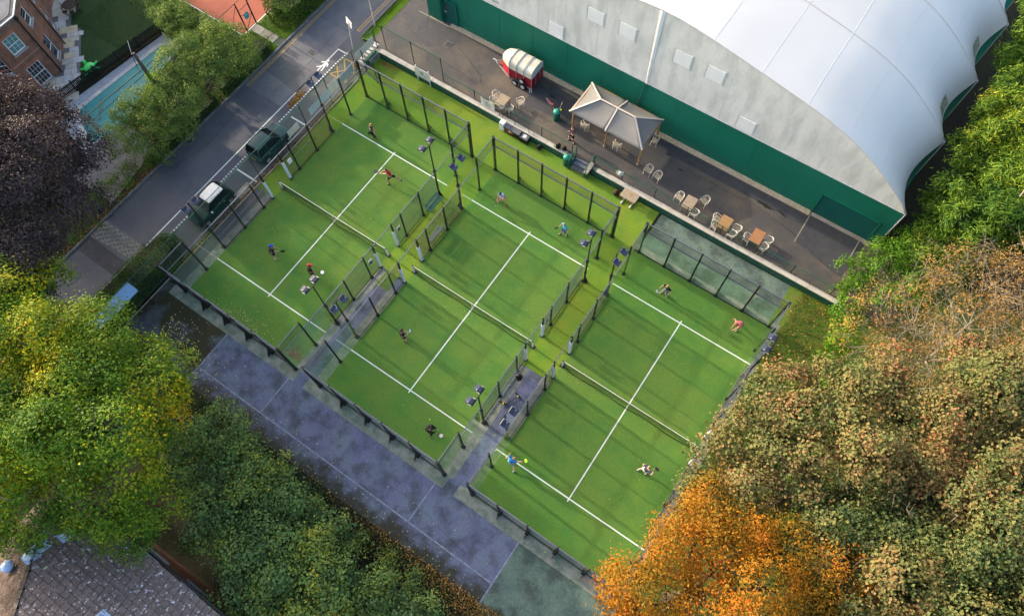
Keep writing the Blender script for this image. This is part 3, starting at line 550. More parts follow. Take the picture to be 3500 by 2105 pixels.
for ci, x0 in enumerate(CX):
    e = thing('padel_cage', ENC[ci], 'court fence', (x0, 0, 0), 0, 'padel cages')
    for yb, s in ((0.0, -1), (20.0, 1)):
        yy = yb + s * 0.06
        for k in range(6):
            corner = k in (0, 5)
            px = -0.06 if k == 0 else (10.06 if k == 5 else k * 2.0)
            post('post', px, yy, 4.02, e, 0.16 if corner else 0.11, None if corner else (0, s))
        for z in (3.0, 4.0):
            mb = MB(); mb.bar((-.06, yy, z), (10.06, yy, z), .07, .07); mb.build('rail', 'rail', e)
        mb = MB(); mb.bar((-.02, yb + s * .02, .04), (10.02, yb + s * .02, .04), .05, .06); mb.build('base_rail', 'black', e)
        for k in range(5):
            mb = MB(); mb.box(k * 2 + .02, k * 2 + 1.98, yb + s * .012 - .006, yb + s * .012 + .006, .07, 2.96); mb.build('glass_panel', 'pglass', e)
        mb = MB(); mb.sheet((0, yy), (10, yy), 3.03, 3.97); mb.build('mesh_panel', 'wmesh', e)
    for xb, s in ((0.0, -1), (10.0, 1)):
        xx = xb + s * 0.05
        for y in (2, 18): post('post', xx, y, 4.02, e, .10)
        for y in (6, 8, 12, 14): post('post', xx, y, 3.02, e, .09)
        for y in (9, 11):
            p = post('gate_post', xx, y, 3.02, e, .10)
            sgn = 1 if y == 9 else -1
            mb = MB(); mb.cbox(xx - .085, xx + .085, y - .085, y + .085, 0.14, 2.05, .03); mb.build('post_pad', 'pad', p)
        for y0, y1 in ((0, 2), (18, 20)):
            for z in (3.0, 4.0):
                mb = MB(); mb.bar((xx, y0, z), (xx, y1, z), .055); mb.build('rail', 'rail', e)
            mb = MB(); mb.sheet((xx, y0 + .05), (xx, y1 - .05), 3.03, 3.97); mb.build('mesh_panel', 'wmesh', e)
        mb = MB(); mb.bar((xx, 2, 3.0), (xx, 18, 3.0), .06); mb.build('rail', 'rail', e)
        for y0, y1 in ((.02, 1.98), (2.02, 3.96), (16.04, 17.98), (18.02, 19.98)):
            mb = MB(); mb.box(xb + s * .012 - .006, xb + s * .012 + .006, y0, y1, .07, 2.96); mb.build('glass_panel', 'pglass', e)
        for y0, y1 in ((4, 9), (11, 16)):
            segs = (4, 6, 8, 9) if y0 == 4 else (11, 12, 14, 16)
            for a, b in zip(segs, segs[1:]):
                mb = MB(); mb.sheet((xx, a + .05), (xx, b - .05), .08, 2.97); mb.build('mesh_panel', 'wmesh', e)
            for z in (.07, .75, 1.5, 2.25):
                mb = MB(); mb.bar((xx + s * .02, y0, z), (xx + s * .02, y1, z), .028 if z > .1 else .05); mb.build('rail', 'rail' if z > .1 else 'black', e)
    # small court number plates hung on the mesh by the gates: white plate with a dark pictogram
    for y in (8.45, 11.55):
        if ci == 0 or y > 10:
            for xb, s in (((0, 1), (10, 1)) if ci == 0 and y > 10 else (((10, 1),) if ci == 0 else ((10, 1),))):
                if ci == 2: continue
                q = MB(); q.cbox(xb - .02 * s, xb + .02, y - .17, y + .17, 1.35, 1.85, .008); q = q.build('notice_plate', 'white', e)
                if xb == 10: q2 = MB(); q2.box(xb - .035, xb + .035, y - .07, y + .07, 1.48, 1.72); q2.build('notice_print', 'ink', q)

# nets
NL = ['black net with white tape across the leftmost court', 'black net with white tape across the middle court', 'black net with white tape across the rightmost court by the trees']
for ci, x0 in enumerate(CX):
    t = thing('padel_net', NL[ci], 'net', (x0, 10, 0), 0, 'nets of the padel courts')
    def top(x): return 0.90 + 0.05 * abs(x - 5) / 5
    for x in (0.05, 9.95):
        mb = MB(); mb.cbox(x - .055, x + .055, -.055, .055, .03, .98, .02); q = mb.build('net_post', 'white', t)
        mb = MB(); mb.cbox(x - .05, x + .05, -.05, .05, .981, 1.04, .02); mb.build('post_cap', 'black', q)
        mb = MB(); mb.cbox(x - .17, x + .17, -.14, .14, .016, .04, .01); mb.bar((x, 0, .5), (x + (.16 if x < 5 else -.16), 0, .06), .03); mb.build('base_plate', 'black', q)
    n = 20; mb = MB()
    for i in range(n):
        a = .12 + 9.76 * i / n; b = .12 + 9.76 * (i + 1) / n; za = .03; za0 = .03 + .05 * abs(math.sin(a * 1.9 + ci)) * (1 if 1 < a < 9 else 0); zb0 = .03 + .05 * abs(math.sin(b * 1.9 + ci)) * (1 if 1 < b < 9 else 0)
        mb._add([(a, 0, za0), (b, 0, zb0), (b, 0, top(b)), (a, 0, top(a))], [(0, 1, 2, 3)], 0, [[(a, 0), (b, 0), (b, .9), (a, .9)]])
    mb.build('net_mesh', 'netm', t)
    mb = MB()
    for i in range(n):
        a = .12 + 9.76 * i / n; b = .12 + 9.76 * (i + 1) / n
        mb.bar((a, 0, top(a)), (b, 0, top(b)), .028, .06)
    mb.build('net_tape', 'white', t)
    mb = MB()
    for i in range(n):
        a = .12 + 9.76 * i / n; b = .12 + 9.76 * (i + 1) / n; w = .06 * math.sin(a * 1.9 + ci); w2 = .06 * math.sin(b * 1.9 + ci)
        mb.bar((a, w - .1 * (1 if .5 < a < 9.5 else 0), .03), (b, w2 - .1 * (1 if .5 < b < 9.4 else 0), .03), .03, .05)
    mb.build('net_bottom_cord', 'black', t)
    mb = MB(); mb.box(4.975, 5.025, -.012, .012, .03, .93); mb.build('centre_strap', 'white', t)

# floodlights
def flood(x, y, side, label):
    """side: +1 when the lamps look towards +X"""
    t = thing('floodlight', label, 'floodlight', (x, y, 0), 0, 'floodlights on the cage sides')
    mb = MB(); mb.tube([(0, 0, .0), (0, 0, 3.1), (0.0, 0, 3.2), (0, 0, 6.0)], [.07, .07, .05, .045], 8); mb.cbox(-.16, .16, -.16, .16, 0.0, .05, .01); mb.box(-.09, .09, -.09, .09, 2.9, 3.12); mb.box(-.08, .08, -.08, .08, 1.2, 1.35)
    mb.build('pole', 'black', t, smooth=False)
    mb = MB(); mb._add([(0, -.012, .03), (-side * .38, -.012, .03), (-side * .3, -.012, .2), (0, -.012, 1.0), (0, .012, .03), (-side * .38, .012, .03), (-side * .3, .012, .2), (0, .012, 1.0)], [(0, 1, 2, 3), (7, 6, 5, 4), (0, 4, 5, 1), (1, 5, 6, 2), (2, 6, 7, 3), (3, 7, 4, 0)]); mb.build('foot_bracket', 'black', t)
    mb = MB(); mb.bar((0, -.62, 6.0), (0, .62, 6.0), .05); mb.bar((0, 0, 5.9), (0, 0, 6.05), .09); mb.build('crossbar', 'black', t)
    for sy in (-.42, .42):
        h = MB(); h.cbox(-.02, .46, -.21, .21, -.045, .045, .02); hh = h.build('lamp_head', 'panel', t, loc=(side * .06 if side > 0 else -.06, sy, 6.02), rot=(0, R(12), 0 if side > 0 else PI))
        f = MB(); 
        for k in range(5): f.box(.01 + k * .045, .022 + k * .045, -.2, .2, .045, .075)
        f.build('cooling_fin', 'panel', hh)
        f = MB(); f.box(.24, .30, .10, .17, .045, .07); f.build('junction_box', 'lampback', hh)
        f = MB(); f.box(.02, .42, -.19, .19, -.052, -.0455); f.build('lamp_lens', 'lampglass', hh)
        f = MB(); f.bar((0, -.22, 0), (.2, -.23, 0), .02); f.bar((0, .22, 0), (.2, .23, 0), .02); f.build('yoke', 'galv', hh)
fl = [(-.22, 16, 1, 'floodlight over the road side of the leftmost court, near the painted walking figure'), (-.22, 4, 1, 'floodlight beside the small car with the white roof'),
      (10.22, 4, -1, 'floodlight above the player in the red cap'), (9.98, 16, -1, 'floodlight standing at the end of the teal bench'),
      (12.0, 16, 1, 'floodlight between the two upper benches, on the middle court side of the gap'), (12.0, 4, 1, 'floodlight over the lower path, on the middle court side of it'),
      (22.46, 16, -1, 'floodlight in front of the player in the cyan shirt'), (22.46, 4, -1, 'floodlight beside the brooms, right side of the middle court'),
      (24.28, 16, 1, 'floodlight at the upper left side of the rightmost court'), (24.28, 4, 1, 'floodlight over the purple path by the rightmost court'),
      (34.75, 16, -1, 'floodlight leaning over the grass bank, far right'), (34.75, 4, -1, 'floodlight swallowed by the orange tree')]
for x, y, s, l in fl[:11]: flood(x, y, s, l)

# green boundary fences
def wirefence(name, label, pts, z0, h, spacing_posts, group=None, toprail=True, m='gmesh'):
    t = thing(name, label, 'fence', (0, 0, 0), 0, group)
    for (x, y) in spacing_posts:
        mb = MB(); mb.tube([(x, y, z0), (x, y, z0 + h + .04)], .032, 8); mb.build('post', 'pipe', t)
    for p, q in zip(pts, pts[1:]):
        mb = MB(); mb.sheet(p, q, z0 + .05, z0 + h); mb.build('mesh_panel', m, t)
        if toprail: mb = MB(); mb.tube([(*p, z0 + h), (*q, z0 + h)], .02, 6); mb.tube([(*p, z0 + h - .05), (*q, z0 + h - .05)], .008, 4); mb.build('top_rail', 'fence_green', t)
    return t
wirefence('boundary_fence', 'long green mesh fence between the parking bays and the leftmost court', [(-1.95, -5), (-1.92, 7), (-1.9, 24.0)], 0, 2.7, [(-1.95, y) for y in (-4.6, -1.6, 1.6, 4.3, 7.0, 9.8, 12.4, 15.2, 18.06, 21.26, 23.9)])
wirefence('boundary_fence', 'tall green mesh fence on the corner of the terrace above the entrance steps', [(-1.3, 24.2), (4.4, 24.2)], .65, 2.45, [(-1.25, 24.2), (1.56, 24.2), (4.4, 24.2)])
wirefence('terrace_railing', 'low green mesh railing on the terrace edge, stretch left of the steps', [(4.45, 24.08), (16.35, 24.08)], .65, 1.0, [(7.49, 24.08), (10.51, 24.08), (13.61, 24.08), (16.3, 24.08)], 'low railings on the terrace edge')
wirefence('terrace_railing', 'low green mesh railing on the terrace edge, long stretch right of the steps', [(18.2, 24.08), (36.9, 24.08)], .65, 1.0, [(18.2, 24.08), (20.58, 24.08), (23.24, 24.08), (25.81, 24.08), (28.5, 24.08), (31.2, 24.08), (33.9, 24.08), (36.8, 24.08)], 'low railings on the terrace edge')
g = thing('entrance_gate', 'small dark framed gate at the top corner of the leftmost court', 'gate', (-1.6, 21.9, 0), 0)
mb = MB()
for p, q in (((0, 0, 0), (0, 0, 2.4)), ((1.5, -.4, 0), (1.5, -.4, 2.4)), ((0, 0, 2.3), (1.5, -.4, 2.3)), ((0, 0, .1), (1.5, -.4, .1)), ((0, 0, .1), (1.5, -.4, 2.3))): mb.bar(p, q, .05)
mb.build('gate_frame', 'black', g); mb = MB(); mb.sheet((0, 0), (1.5, -.4), .1, 2.3); mb.build('mesh_panel', 'gmesh', g)

# banners hung on the boundary fence
def banner(y0, y1, z0, z1, m, label, x=-1.86):
    mb = MB(); n = 8
    mb.grid(lambda u, v: (x + .02 * math.sin(u * 9 + v * 3), y0 + (y1 - y0) * u, z0 + (z1 - z0) * v), n, 3); o = mb.build('banner', m)
    s = o.modifiers.new('thick', 'SOLIDIFY'); s.thickness = .006
    tag(o, label, 'banner', 'banners on the boundary fence')
banner(21.45, 23.65, 1.45, 2.2, 'banner_cream', 'long cream banner hung beside the entrance steps')
banner(19.1, 20.95, .9, 1.75, 'banner_blue', 'pale blue banner hung next to the yellow hatching')
banner(18.15, 19.05, .95, 1.95, 'banner_cream', 'cream banner hung between two pale blue ones')
banner(15.75, 18.1, .9, 1.65, 'banner_blue', 'pale blue banner hung above the heap of brown leaves')
banner(13.35, 14.5, .9, 1.6, 'banner_cream', 'grey-white banner hung in front of the estate car bonnet')

# notice boards
t = thing('notice_board', 'white board with small green diagram on two posts before the green wall', 'notice board', (2.2, 23.5, 0))
mb = MB(); mb.cbox(0, 1.45, -.02, .02, .62, 1.58, .01); b = mb.build('board', 'white', t)
for x in (.12, 1.33):
    mb = MB(); mb.bar((x, .05, 0), (x, .05, 1.66), .06); mb.lathe([(.045, 1.66), (.05, 1.70), (.02, 1.74)], (x, .05, 0), 8); mb.build('post', 'white', t)
def decal(parent, x0, x1, z0, z1, y, m, name='print'):
    mb = MB(); mb.box(x0, x1, y - .003, y, z0, z1); return mb.build(name, m, parent)
decal(b, .55, .85, 1.02, 1.32, -.02, 'sage'); decal(b, .40, .50, 1.10, 1.28, -.02, flat('pale_ink', (.42, .48, .50))); decal(b, .92, 1.16, .95, 1.05, -.02, flat('pale_ink', (.42, .48, .50))); decal(b, .12, 1.32, 1.44, 1.47, -.02, flat('pale_ink', (.42, .48, .50))); decal(b, .3, 1.0, .74, .78, -.02, flat('pale_ink', (.42, .48, .50)))
t = thing('notice_board', 'white banner board tied to the low railing by the first table', 'notice board', (8.15, 24.0, 0))
mb = MB(); mb.grid(lambda u, v: (1.25 * u, -.02 - .015 * math.sin(u * 8), .68 + .85 * v - (.1 * math.sin(u * PI) if v > .9 else 0)), 8, 3); b = mb.build('board', 'white', t); b.modifiers.new('thick', 'SOLIDIFY').thickness = .01
decal(b, .5, .62, 1.15, 1.25, -.05, 'ink'); decal(b, .3, .9, 1.05, 1.07, -.05, 'kerb'); decal(b, .2, 1.0, .95, .97, -.05, 'kerb'); decal(b, .35, .85, .85, .87, -.05, 'kerb')

# roadside sign and young tree
t = thing('road_sign', 'white rectangular sign on a leaning pale post at the grass verge', 'sign', (-4.0, 23.1, 0))
mb = MB(); mb.tube([(0, 0, 0), (-.05, .35, 2.6)], .03, 8); mb.build('post', 'birch', t)
mb = MB(); mb.cbox(-.42, .42, -.02, .02, 0, .55, .01); b = mb.build('sign_plate', 'white', t, loc=(-.05, .36, 2.2), rot=(R(-12), 0, R(-20))); decal(b, -.3, .3, .3, .33, -.02, 'ink'); decal(b, -.3, .2, .2, .23, -.02, 'ink')

# ------------------------------------------------------------------ the tennis hall: frame-supported fabric, arched ribs
HX, HY0, HY1 = 18.8, 29.33, 60.2
PROF = [(0, 11.42), (2.9, 11.05), (5.95, 10.45), (8.9, 9.85), (11.9, 9.2), (14.5, 8.25), (16.8, 6.75), (18.2, 5.6), (19.05, 4.8)]
def prof(d):
    for (a, za), (b, zb) in zip(PROF, PROF[1:]):
        if d <= b: 
            t = (d - a) / (b - a); return za + (zb - za) * t
    return 4.8
pp = []
for i in range(0, 41):
    s = -1 + 2 * i / 40; d = abs(s); dd = 19.05 * (1 - (1 - d) ** 1.25) if d < 1 else 19.05
    pp.append(((1 if s > 0 else -1) * dd, prof(dd)))
# smooth the profile
for _ in range(2): pp = [pp[0]] + [(pp[i][0], (pp[i - 1][1] + 2 * pp[i][1] + pp[i + 1][1]) / 4) for i in range(1, len(pp) - 1)] + [pp[-1]]
hall = thing('tennis_hall', 'huge white fabric tennis hall with green lower walls, scalloped along its right side', 'hall', (HX, HY0, 0))
mb = MB(); n = len(pp)
vs = [(x, 0, z) for x, z in pp] + [(x, 0.0, 4.8) for x, z in pp]
mb._add(vs, [(n + i, n + i + 1, i + 1, i) for i in range(n - 1)]); mb.build('end_wall_fabric', 'fabric_grey', hall)
mb = MB(); mb.box(-19.05, 19.0, -.04, .06, .62, 4.79); mb.build('green_wall', 'hall_green', hall)
mb = MB(); mb.bar((-19, -.06, 4.80), (19, -.06, 4.80), .05, .07); mb.build('wall_top_batten', 'white', hall)
mb = MB(); mb.bar((-17, -.055, 1.28), (14.2, -.055, 1.28), .03, .04); mb.build('skirt_cord', 'fence_green', hall)
YB = [HY0 + 0, 36.0, 42.1, 48.2, 54.2, 60.2]
for bi, (ya, yb) in enumerate(zip(YB, YB[1:])):
    def fn(u, v, ya=ya, yb=yb):
        i = u * (n - 1); k = min(int(i), n - 2); f = i - k; x = pp[k][0] * (1 - f) + pp[k + 1][0] * f; z = pp[k][1] * (1 - f) + pp[k + 1][1] * f
        s = math.sin(PI * v) ; e = abs(x) / 19.05
        sag = s * (.05 + .16 * e ** 2 + .62 * e ** 7)
        return (x - math.copysign(sag * e * 1.0, x), ya - HY0 + (yb - ya) * v, z - sag * (1 - .45 * e))
    mb = MB(); mb.grid(fn, 60, 12); mb.build('roof_membrane', 'fabric_white', hall, smooth=True)
    mb = MB()
    mb.grid(lambda u, v: (19.05 - .95 * math.sin(PI * v) * u ** 1 * 1.0 + (0.25 * (1 - u)) * 1 - .25 * (1 - u), ya - HY0 + (yb - ya) * v, .62 + 4.18 * u - math.sin(PI * v) * .47 * u), 6, 12); mb.build('side_wall', 'hall_green', hall, smooth=True)
    for j in (-5, -4, -3, -2, -1, 0, 1, 2, 3, 4, 5):
        u = .5 + j * .078; pts = [fn(u, v / 8) for v in range(9)]
        mb = MB(); mb.tube([(p[0], p[1], p[2] - .001) for p in pts], .009, 4); mb.build('roof_seam', 'seam', hall)
    if bi in (1, 2):
        mb = MB(); mb.grid(lambda u, v: (lambda q: (q[0] + .02, q[1], q[2] + .02))(fn(.958 + .03 * u, .32 + .22 * v)), 4, 4); mb.build('algae_stain', 'algae', hall)
for y in YB:
    pts = [(x, y - HY0, z + .03) for x, z in pp]
    mb = MB(); mb.tube(pts, .022 if y > HY0 else .06, 6); mb.tube([(19.07, y - HY0, 4.8), (19.07, y - HY0, .65)], .05, 6); mb.build('roof_rib', 'fabric_white', hall, smooth=True)
# vertical seams of the end wall, central flap
mb = MB(); mb._add([(-.16, -.05, 11.3), (-.02, -.05, 4.7), (.16, -.05, 4.7), (.26, -.05, 11.35), (.05, -.11, 11.3), (.07, -.10, 4.7)], [(0, 1, 5, 4), (4, 5, 2, 3)]); mb.build('wall_flap', 'fabric_patch', hall)
mb = MB(); mb.tube([(.02, -.09, 4.75), (-.45, -.09, .7)], .03, 6); mb.tube([(.2, -.08, 4.7), (-.1, -.08, .7)], .015, 5); mb.build('wall_cord', 'fence_green', hall)
def zz(d): return prof(abs(d)) 
for (px, pz, w, h) in ((-4.5, 8.32, 1.2, 1.05), (-2.05, 8.35, 1.2, 1.05), (-7.53, 5.38, 1.2, 1.08), (2.1, 8.32, 1.2, 1.08), (4.45, 8.35, 1.2, 1.08), (7.53, 5.44, 1.2, 1.1)):
    if w < .1: continue
    mb = MB(); mb.cbox(px - w / 2, px + w / 2, 0, .035, pz - h / 2, pz + h / 2, .01)
    mb = MB(); mb.box(px - w / 2, px + w / 2, -.035, -.003, pz - h / 2, pz + h / 2); q = mb.build('vent_patch', 'fabric_patch', hall)
    mb = MB()
    for dx in (-w / 2 - .10, -w / 2 - .05, w / 2 + .05, w / 2 + .10, w / 2 + .16): mb.box(px + dx - .007, px + dx + .007, -.012, 0, pz - h / 2 - .1, pz + h / 2 + .1)
    mb.build('stitching', 'seam', q)
# emergency door and recessed loading panel
mb = MB(); mb.box(14.25, 18.28, -.05, .05, .66, 2.90); q = mb.build('loading_panel', 'door_teal', hall)
mb = MB()
for p, q2 in (((14.2, -.09, .65), (14.2, -.09, 2.95)), ((14.2, -.09, 2.95), (18.33, -.09, 2.95)), ((18.33, -.09, 2.95), (18.33, -.09, .65))): mb.bar(p, q2, .08, .08)
mb.build('panel_frame', 'hall_green', q)
for k in range(12):
    x = -15.6 + k * 3.05; mb = MB(); mb.box(x - .012, x + .012, -.046, -.041, .66, 4.74); mb.build('wall_joint', 'bin_green', hall)
for k in range(24): x = -16.4 + k * 1.3; mb = MB(); mb.cbox(x - .03, x + .03, -.085, -.041, .70, .80, .01); mb.build('anchor_plate', 'bin_green', hall)
for k in range(7): x = -14 + k * 4.9; z_ = prof(abs(x)) - .35; mb = MB(); mb.box(x - .008, x + .008, -.006, 0, 4.9, z_); mb.build('fabric_weld', 'seam', hall)
ent = MB(); ent.box(-19.35, -18.0, -.42, 0.0, .62, 4.3); ent.build('door_surround', 'hall_green', hall)
d = MB(); d.box(-17.95, -16.7, -.12, -.045, .66, 2.85); d = d.build('door', 'door_teal', hall)
mb = MB()
for p, q2 in (((-18.0, -.15, .65), (-18.0, -.15, 2.9)), ((-18.0, -.15, 2.9), (-16.65, -.15, 2.9)), ((-16.65, -.15, 2.9), (-16.65, -.15, .65))): mb.bar(p, q2, .07, .07)
mb.build('door_frame', 'hall_green', d); mb = MB(); mb.box(-17.72, -17.58, -.13, -.12, 1.5, 2.6); mb.build('door_glass', 'wglass', d); mb = MB(); mb.bar((-17.85, -.16, 1.7), (-17.6, -.16, 1.7), .03); mb.build('handle', 'white', d)
mb = MB()
for a, b2 in (((-19.1, .66), (-18.1, .66)), ((-19.1, .9), (-18.15, .9)), ((-18.15, .9), (-18.15, 4.0))): mb.bar((a[0], -.43, a[1]), (b2[0], -.43, b2[1]), .03)
mb.build('surround_piping', 'fence_green', hall)
# dark lettering beginning at the upper edge of the frame
for txt, x, zt, sz in (('um', -13.35, 5.36, .55), ('arium', -13.1, 5.10, .26)):
    cu = bpy.data.curves.new('lettering', 'FONT'); cu.body = txt; cu.size = sz; cu.extrude = .004
    tmp = bpy.data.objects.new('tmp', cu); me = tmp.to_mesh(); me2 = me.copy(); me2.name = 'lettering'; me2.materials.clear(); me2.materials.append(flat('lettering_grey', (.16, .18, .22) if sz > .5 else (.3, .32, .36)))
    o = bpy.data.objects.new('lettering', me2); C.objects.link(o); o.parent = hall; o.location = (x, -.02, zt); o.rotation_euler = (R(90), 0, 0); bpy.data.objects.remove(tmp)

# ------------------------------------------------------------------ pavilion
pv = thing('canopy_pavilion', 'grey hipped fabric canopy on timber posts, standing against the green hall wall', 'canopy', (18.0, 27.05, .65))
ex, ey, ez, rx_, rz_ = 3.02, 1.55, 2.33, 1.42, 3.15
def sagp(p, q, s): return None
def tri(name, pts, m):
    """fabric face with a slight inward sag; pts in order, 3 or 4 corners"""
    pts = [Vector(p) for p in pts]
    if len(pts) == 3: pts = [pts[0], pts[1], pts[2], pts[2]]
    nrm = (pts[1] - pts[0]).cross(pts[3] - pts[0]); nrm = nrm.normalized() if nrm.length > 1e-6 else (pts[1] - pts[0]).cross(pts[2] - pts[0]).normalized()
    if nrm.z < 0: nrm = -nrm
    def f(u, v):
        p = (pts[0] * (1 - u) + pts[1] * u) * (1 - v) + (pts[3] * (1 - u) + pts[2] * u) * v
        return tuple(p - nrm * .10 * math.sin(PI * u) * math.sin(PI * (v * .8 + .1)))
    mb = MB(); mb.grid(f, 10, 8); o = mb.build(name, m, pv, smooth=True); o.modifiers.new('thick', 'SOLIDIFY').thickness = .012
tri('canopy_fabric', [(-ex, -ey, ez), (0, -ey, ez), (0, 0, rz_), (-rx_, 0, rz_)], 'canopy'); tri('canopy_fabric', [(0, -ey, ez), (ex, -ey, ez), (rx_, 0, rz_), (0, 0, rz_)], 'canopy')
tri('canopy_fabric', [(0, ey, ez), (-ex, ey, ez), (-rx_, 0, rz_), (0, 0, rz_)], 'canopy'); tri('canopy_fabric', [(ex, ey, ez), (0, ey, ez), (0, 0, rz_), (rx_, 0, rz_)], 'canopy')
tri('canopy_fabric', [(-ex, ey, ez), (-ex, -ey, ez), (-rx_, 0, rz_)], 'canopy'); tri('canopy_fabric', [(ex, -ey, ez), (ex, ey, ez), (rx_, 0, rz_)], 'canopy')
for p, q in (((-ex, -ey, ez), (-rx_, 0, rz_)), ((-ex, ey, ez), (-rx_, 0, rz_)), ((ex, -ey, ez), (rx_, 0, rz_)), ((ex, ey, ez), (rx_, 0, rz_)), ((-rx_, 0, rz_), (rx_, 0, rz_)), ((0, -ey, ez), (0, 0, rz_)), ((0, ey, ez), (0, 0, rz_))):
    mb = MB(); mb.bar((p[0], p[1], p[2] + .02), (q[0], q[1], q[2] + .02), .11, .03); mb.build('seam_strip', 'trim', pv)
for x, y in ((-2.85, -1.15), (0, -1.15), (2.85, -1.15), (-2.85, 1.5), (0, 1.5), (2.85, 1.5)):
    mb = MB(); mb.tube([(x, y, 0), (x, y, 2.25)], [.075, .06], 8); p = mb.build('timber_post', 'wood', pv)
    mb = MB(); mb.bar((x, y, 1.65), (x + (.45 if x < 2 else -.45), y, 2.25), .06); mb.bar((x, y, 1.65), (x, y + (.35 if y < 0 else -.35), 2.3), .06); mb.build('brace', 'wood', p)
    mb = MB(); mb.lathe([(.11, 0), (.11, .02), (.09, .04)], (x, y, 0), 8); mb.build('post_shoe', 'galv', p)
for y in (-1.15, 1.5): mb = MB(); mb.bar((-2.9, y, 2.28), (2.9, y, 2.28), .07, .09); mb.build('beam', 'wood', pv)
for x in (-2.85, 0, 2.85): mb = MB(); mb.bar((x, -1.15, 2.36), (x, 1.5, 2.36), .07, .07); mb.build('beam', 'wood', pv)
mb = MB(); mb.lathe([(.12, 0), (.13, .05), (.05, .10)], (0, -1.42, 2.2), 12); mb.build('lamp', 'white', pv)

# ------------------------------------------------------------------ horse trailer (local: x forward is -X of the world, so nose at -x)
ht = thing('horse_trailer', 'red horse trailer with a stained cream roof and spare wheel, parked against the green wall', 'trailer', (9.3, 27.78, .65))
L0, L1, NX = -.62, 1.45, -1.50; WY = .78; zb, zr, zt = .42, 1.42, 2.2
mb = MB(); body = [(L1, -WY), (L1, WY), (L0, WY), (NX, .34), (NX, -.34), (L0, -WY)]; mb.prism(body, zb, zr); mb.build('body', 'crimson', ht)
mb = MB()
for k in range(8): mb.box(L0, L1, -WY - .012, -WY, zb + .06 + k * .115, zb + .10 + k * .115)
mb.build('side_rib', 'red', ht)
mb = MB(); mb._add([(NX - .012, -.33, zb + .05), (NX - .012, .33, zb + .05), (NX - .012, .33, zr), (NX - .012, -.33, zr)], [(0, 1, 2, 3)])
mb._add([(L0 - .02, -WY - .01, zb + .05), (NX + .02, -.35 - .02, zb + .05), (NX + .02, -.37, zr), (L0 - .02, -WY - .01, zr)], [(0, 1, 2, 3)]); mb.build('front_door', 'red', ht)
rings = []
def rsec(x, w, h):
    pts = []
    for k in range(13):
        a = PI * k / 12; s, c = math.sin(a), math.cos(a)
        pts.append((x, -w * math.copysign(abs(c) ** .55, c), zr + (h - zr) * s ** .45 if s > 0.001 else zr))
    return pts
secs = [rsec(NX + .02, .34, zt - .28), rsec(NX + .3, .52, zt - .05), rsec(L0, WY, zt), rsec(L1, WY, zt - .03)]
mb = MB(); vs = [p for s in secs for p in s]; mb._add(vs, [(i * 13 + j, (i + 1) * 13 + j, (i + 1) * 13 + j + 1, i * 13 + j + 1) for i in range(3) for j in range(12)]); mb._add(secs[0], [tuple(range(13))]); mb._add(secs[-1], [tuple(range(12, -1, -1))]); mb.build('roof', 'cream', ht)
mb = MB(); mb.box(L1, L1 + .03, -WY + .08, -.02, zr + .05, zt - .2); mb.box(L1, L1 + .03, .02, WY - .08, zr + .05, zt - .2); mb.build('rear_flap', 'banner_blue', ht)
mb = MB(); mb.box(L1, L1 + .05, -WY + .03, WY - .03, zb, zr); q = mb.build('tail_ramp', 'crimson', ht)
for y in (-.3, .28): mb = MB(); mb.bar((L1 + .06, y, zb), (L1 + .06, y, zr), .03); mb.build('ramp_batten', 'galv', q)
for x in (L0, L0 + .68, L0 + 1.35, L1):
    s = rsec(x, WY + .02, zt + .02); pts = [(x, -WY - .02, zb)] + s + [(x, WY + .02, zb)]; mb = MB(); mb.tube(pts, .025, 5); mb.build('roof_hoop', 'galv', ht)
mb = MB(); mb.box(L0 - .05, L1 + .05, -WY - .04, -WY + .04, zb - .06, zb); mb.box(L0 - .05, L1 + .05, WY - .04, WY + .04, zb - .06, zb); mb.bar((L0, -WY, zb - .03), (-2.35, -.06, .42), .06); mb.bar((L0, WY, zb - .03), (-2.35, .06, .42), .06); mb.box(NX, L1, -.5, .5, zb - .1, zb - .02); mb.build('chassis', 'galv', ht)
mb = MB(); mb.tube([(-2.3, 0, .44), (-2.55, 0, .48)], .05, 8); mb.lathe([(.06, 0), (.07, .05), (.03, .09)], (-2.58, 0, .44), 8); mb.build('hitch', 'white', ht)
mb = MB(); mb.tube([(-1.9, .15, 0.06), (-1.9, .15, .75)], .025, 6); mb.lathe([(.09, -.03), (.09, .03)], (-1.9, .15, .09), 10, axis='x'); mb.build('jockey_wheel', 'galv', ht)
def wheel(parent, x, y, z, r, w, m_rim='rim', spokes=5, name='wheel'):
    """axle along y"""
    t = MB(); t.lathe([(r * .62, -w / 2), (r * .93, -w / 2), (r, -w * .3), (r, w * .3), (r * .93, w / 2), (r * .62, w / 2)], (x, y, z), 18, axis='y', cap=False); o = t.build(name, 'tyre', parent)
    k = MB(); k.lathe([(r * .60, -w * .42), (r * .62, -w * .1), (r * .15, -w * .05)], (x, y, z), 18, axis='y'); k.lathe([(r * .15, w * .05), (r * .62, w * .1), (r * .60, w * .42)], (x, y, z), 18, axis='y')
    k.build('rim', m_rim, o)
    s = MB()
    for i in range(spokes):
        a = 2 * PI * i / spokes
        for yy in (-w * .46, w * .46): s.bar((x, y + yy, z), (x + math.cos(a) * r * .58, y + yy, z + math.sin(a) * r * .58), r * .16, .015, up=(0, 1, 0))
    s.build('spoke', m_rim, o); return o
for x in (-.02, .72):
    for y in (-WY - .10, WY + .10): wheel(ht, x, y, .29, .29, .17, 'white', 8)
for y in (-WY - .10, WY + .10):
    mb = MB(); mb.tube([(-.38, y, .5), (-.3, y, .64), (.9, y, .66), (1.08, y, .5)], [.06, .07, .07, .06], 5); mb.build('mudguard', 'black', ht)
wheel(ht, .62, -WY - .10, .86, .27, .15, 'white', 8, 'spare_wheel')
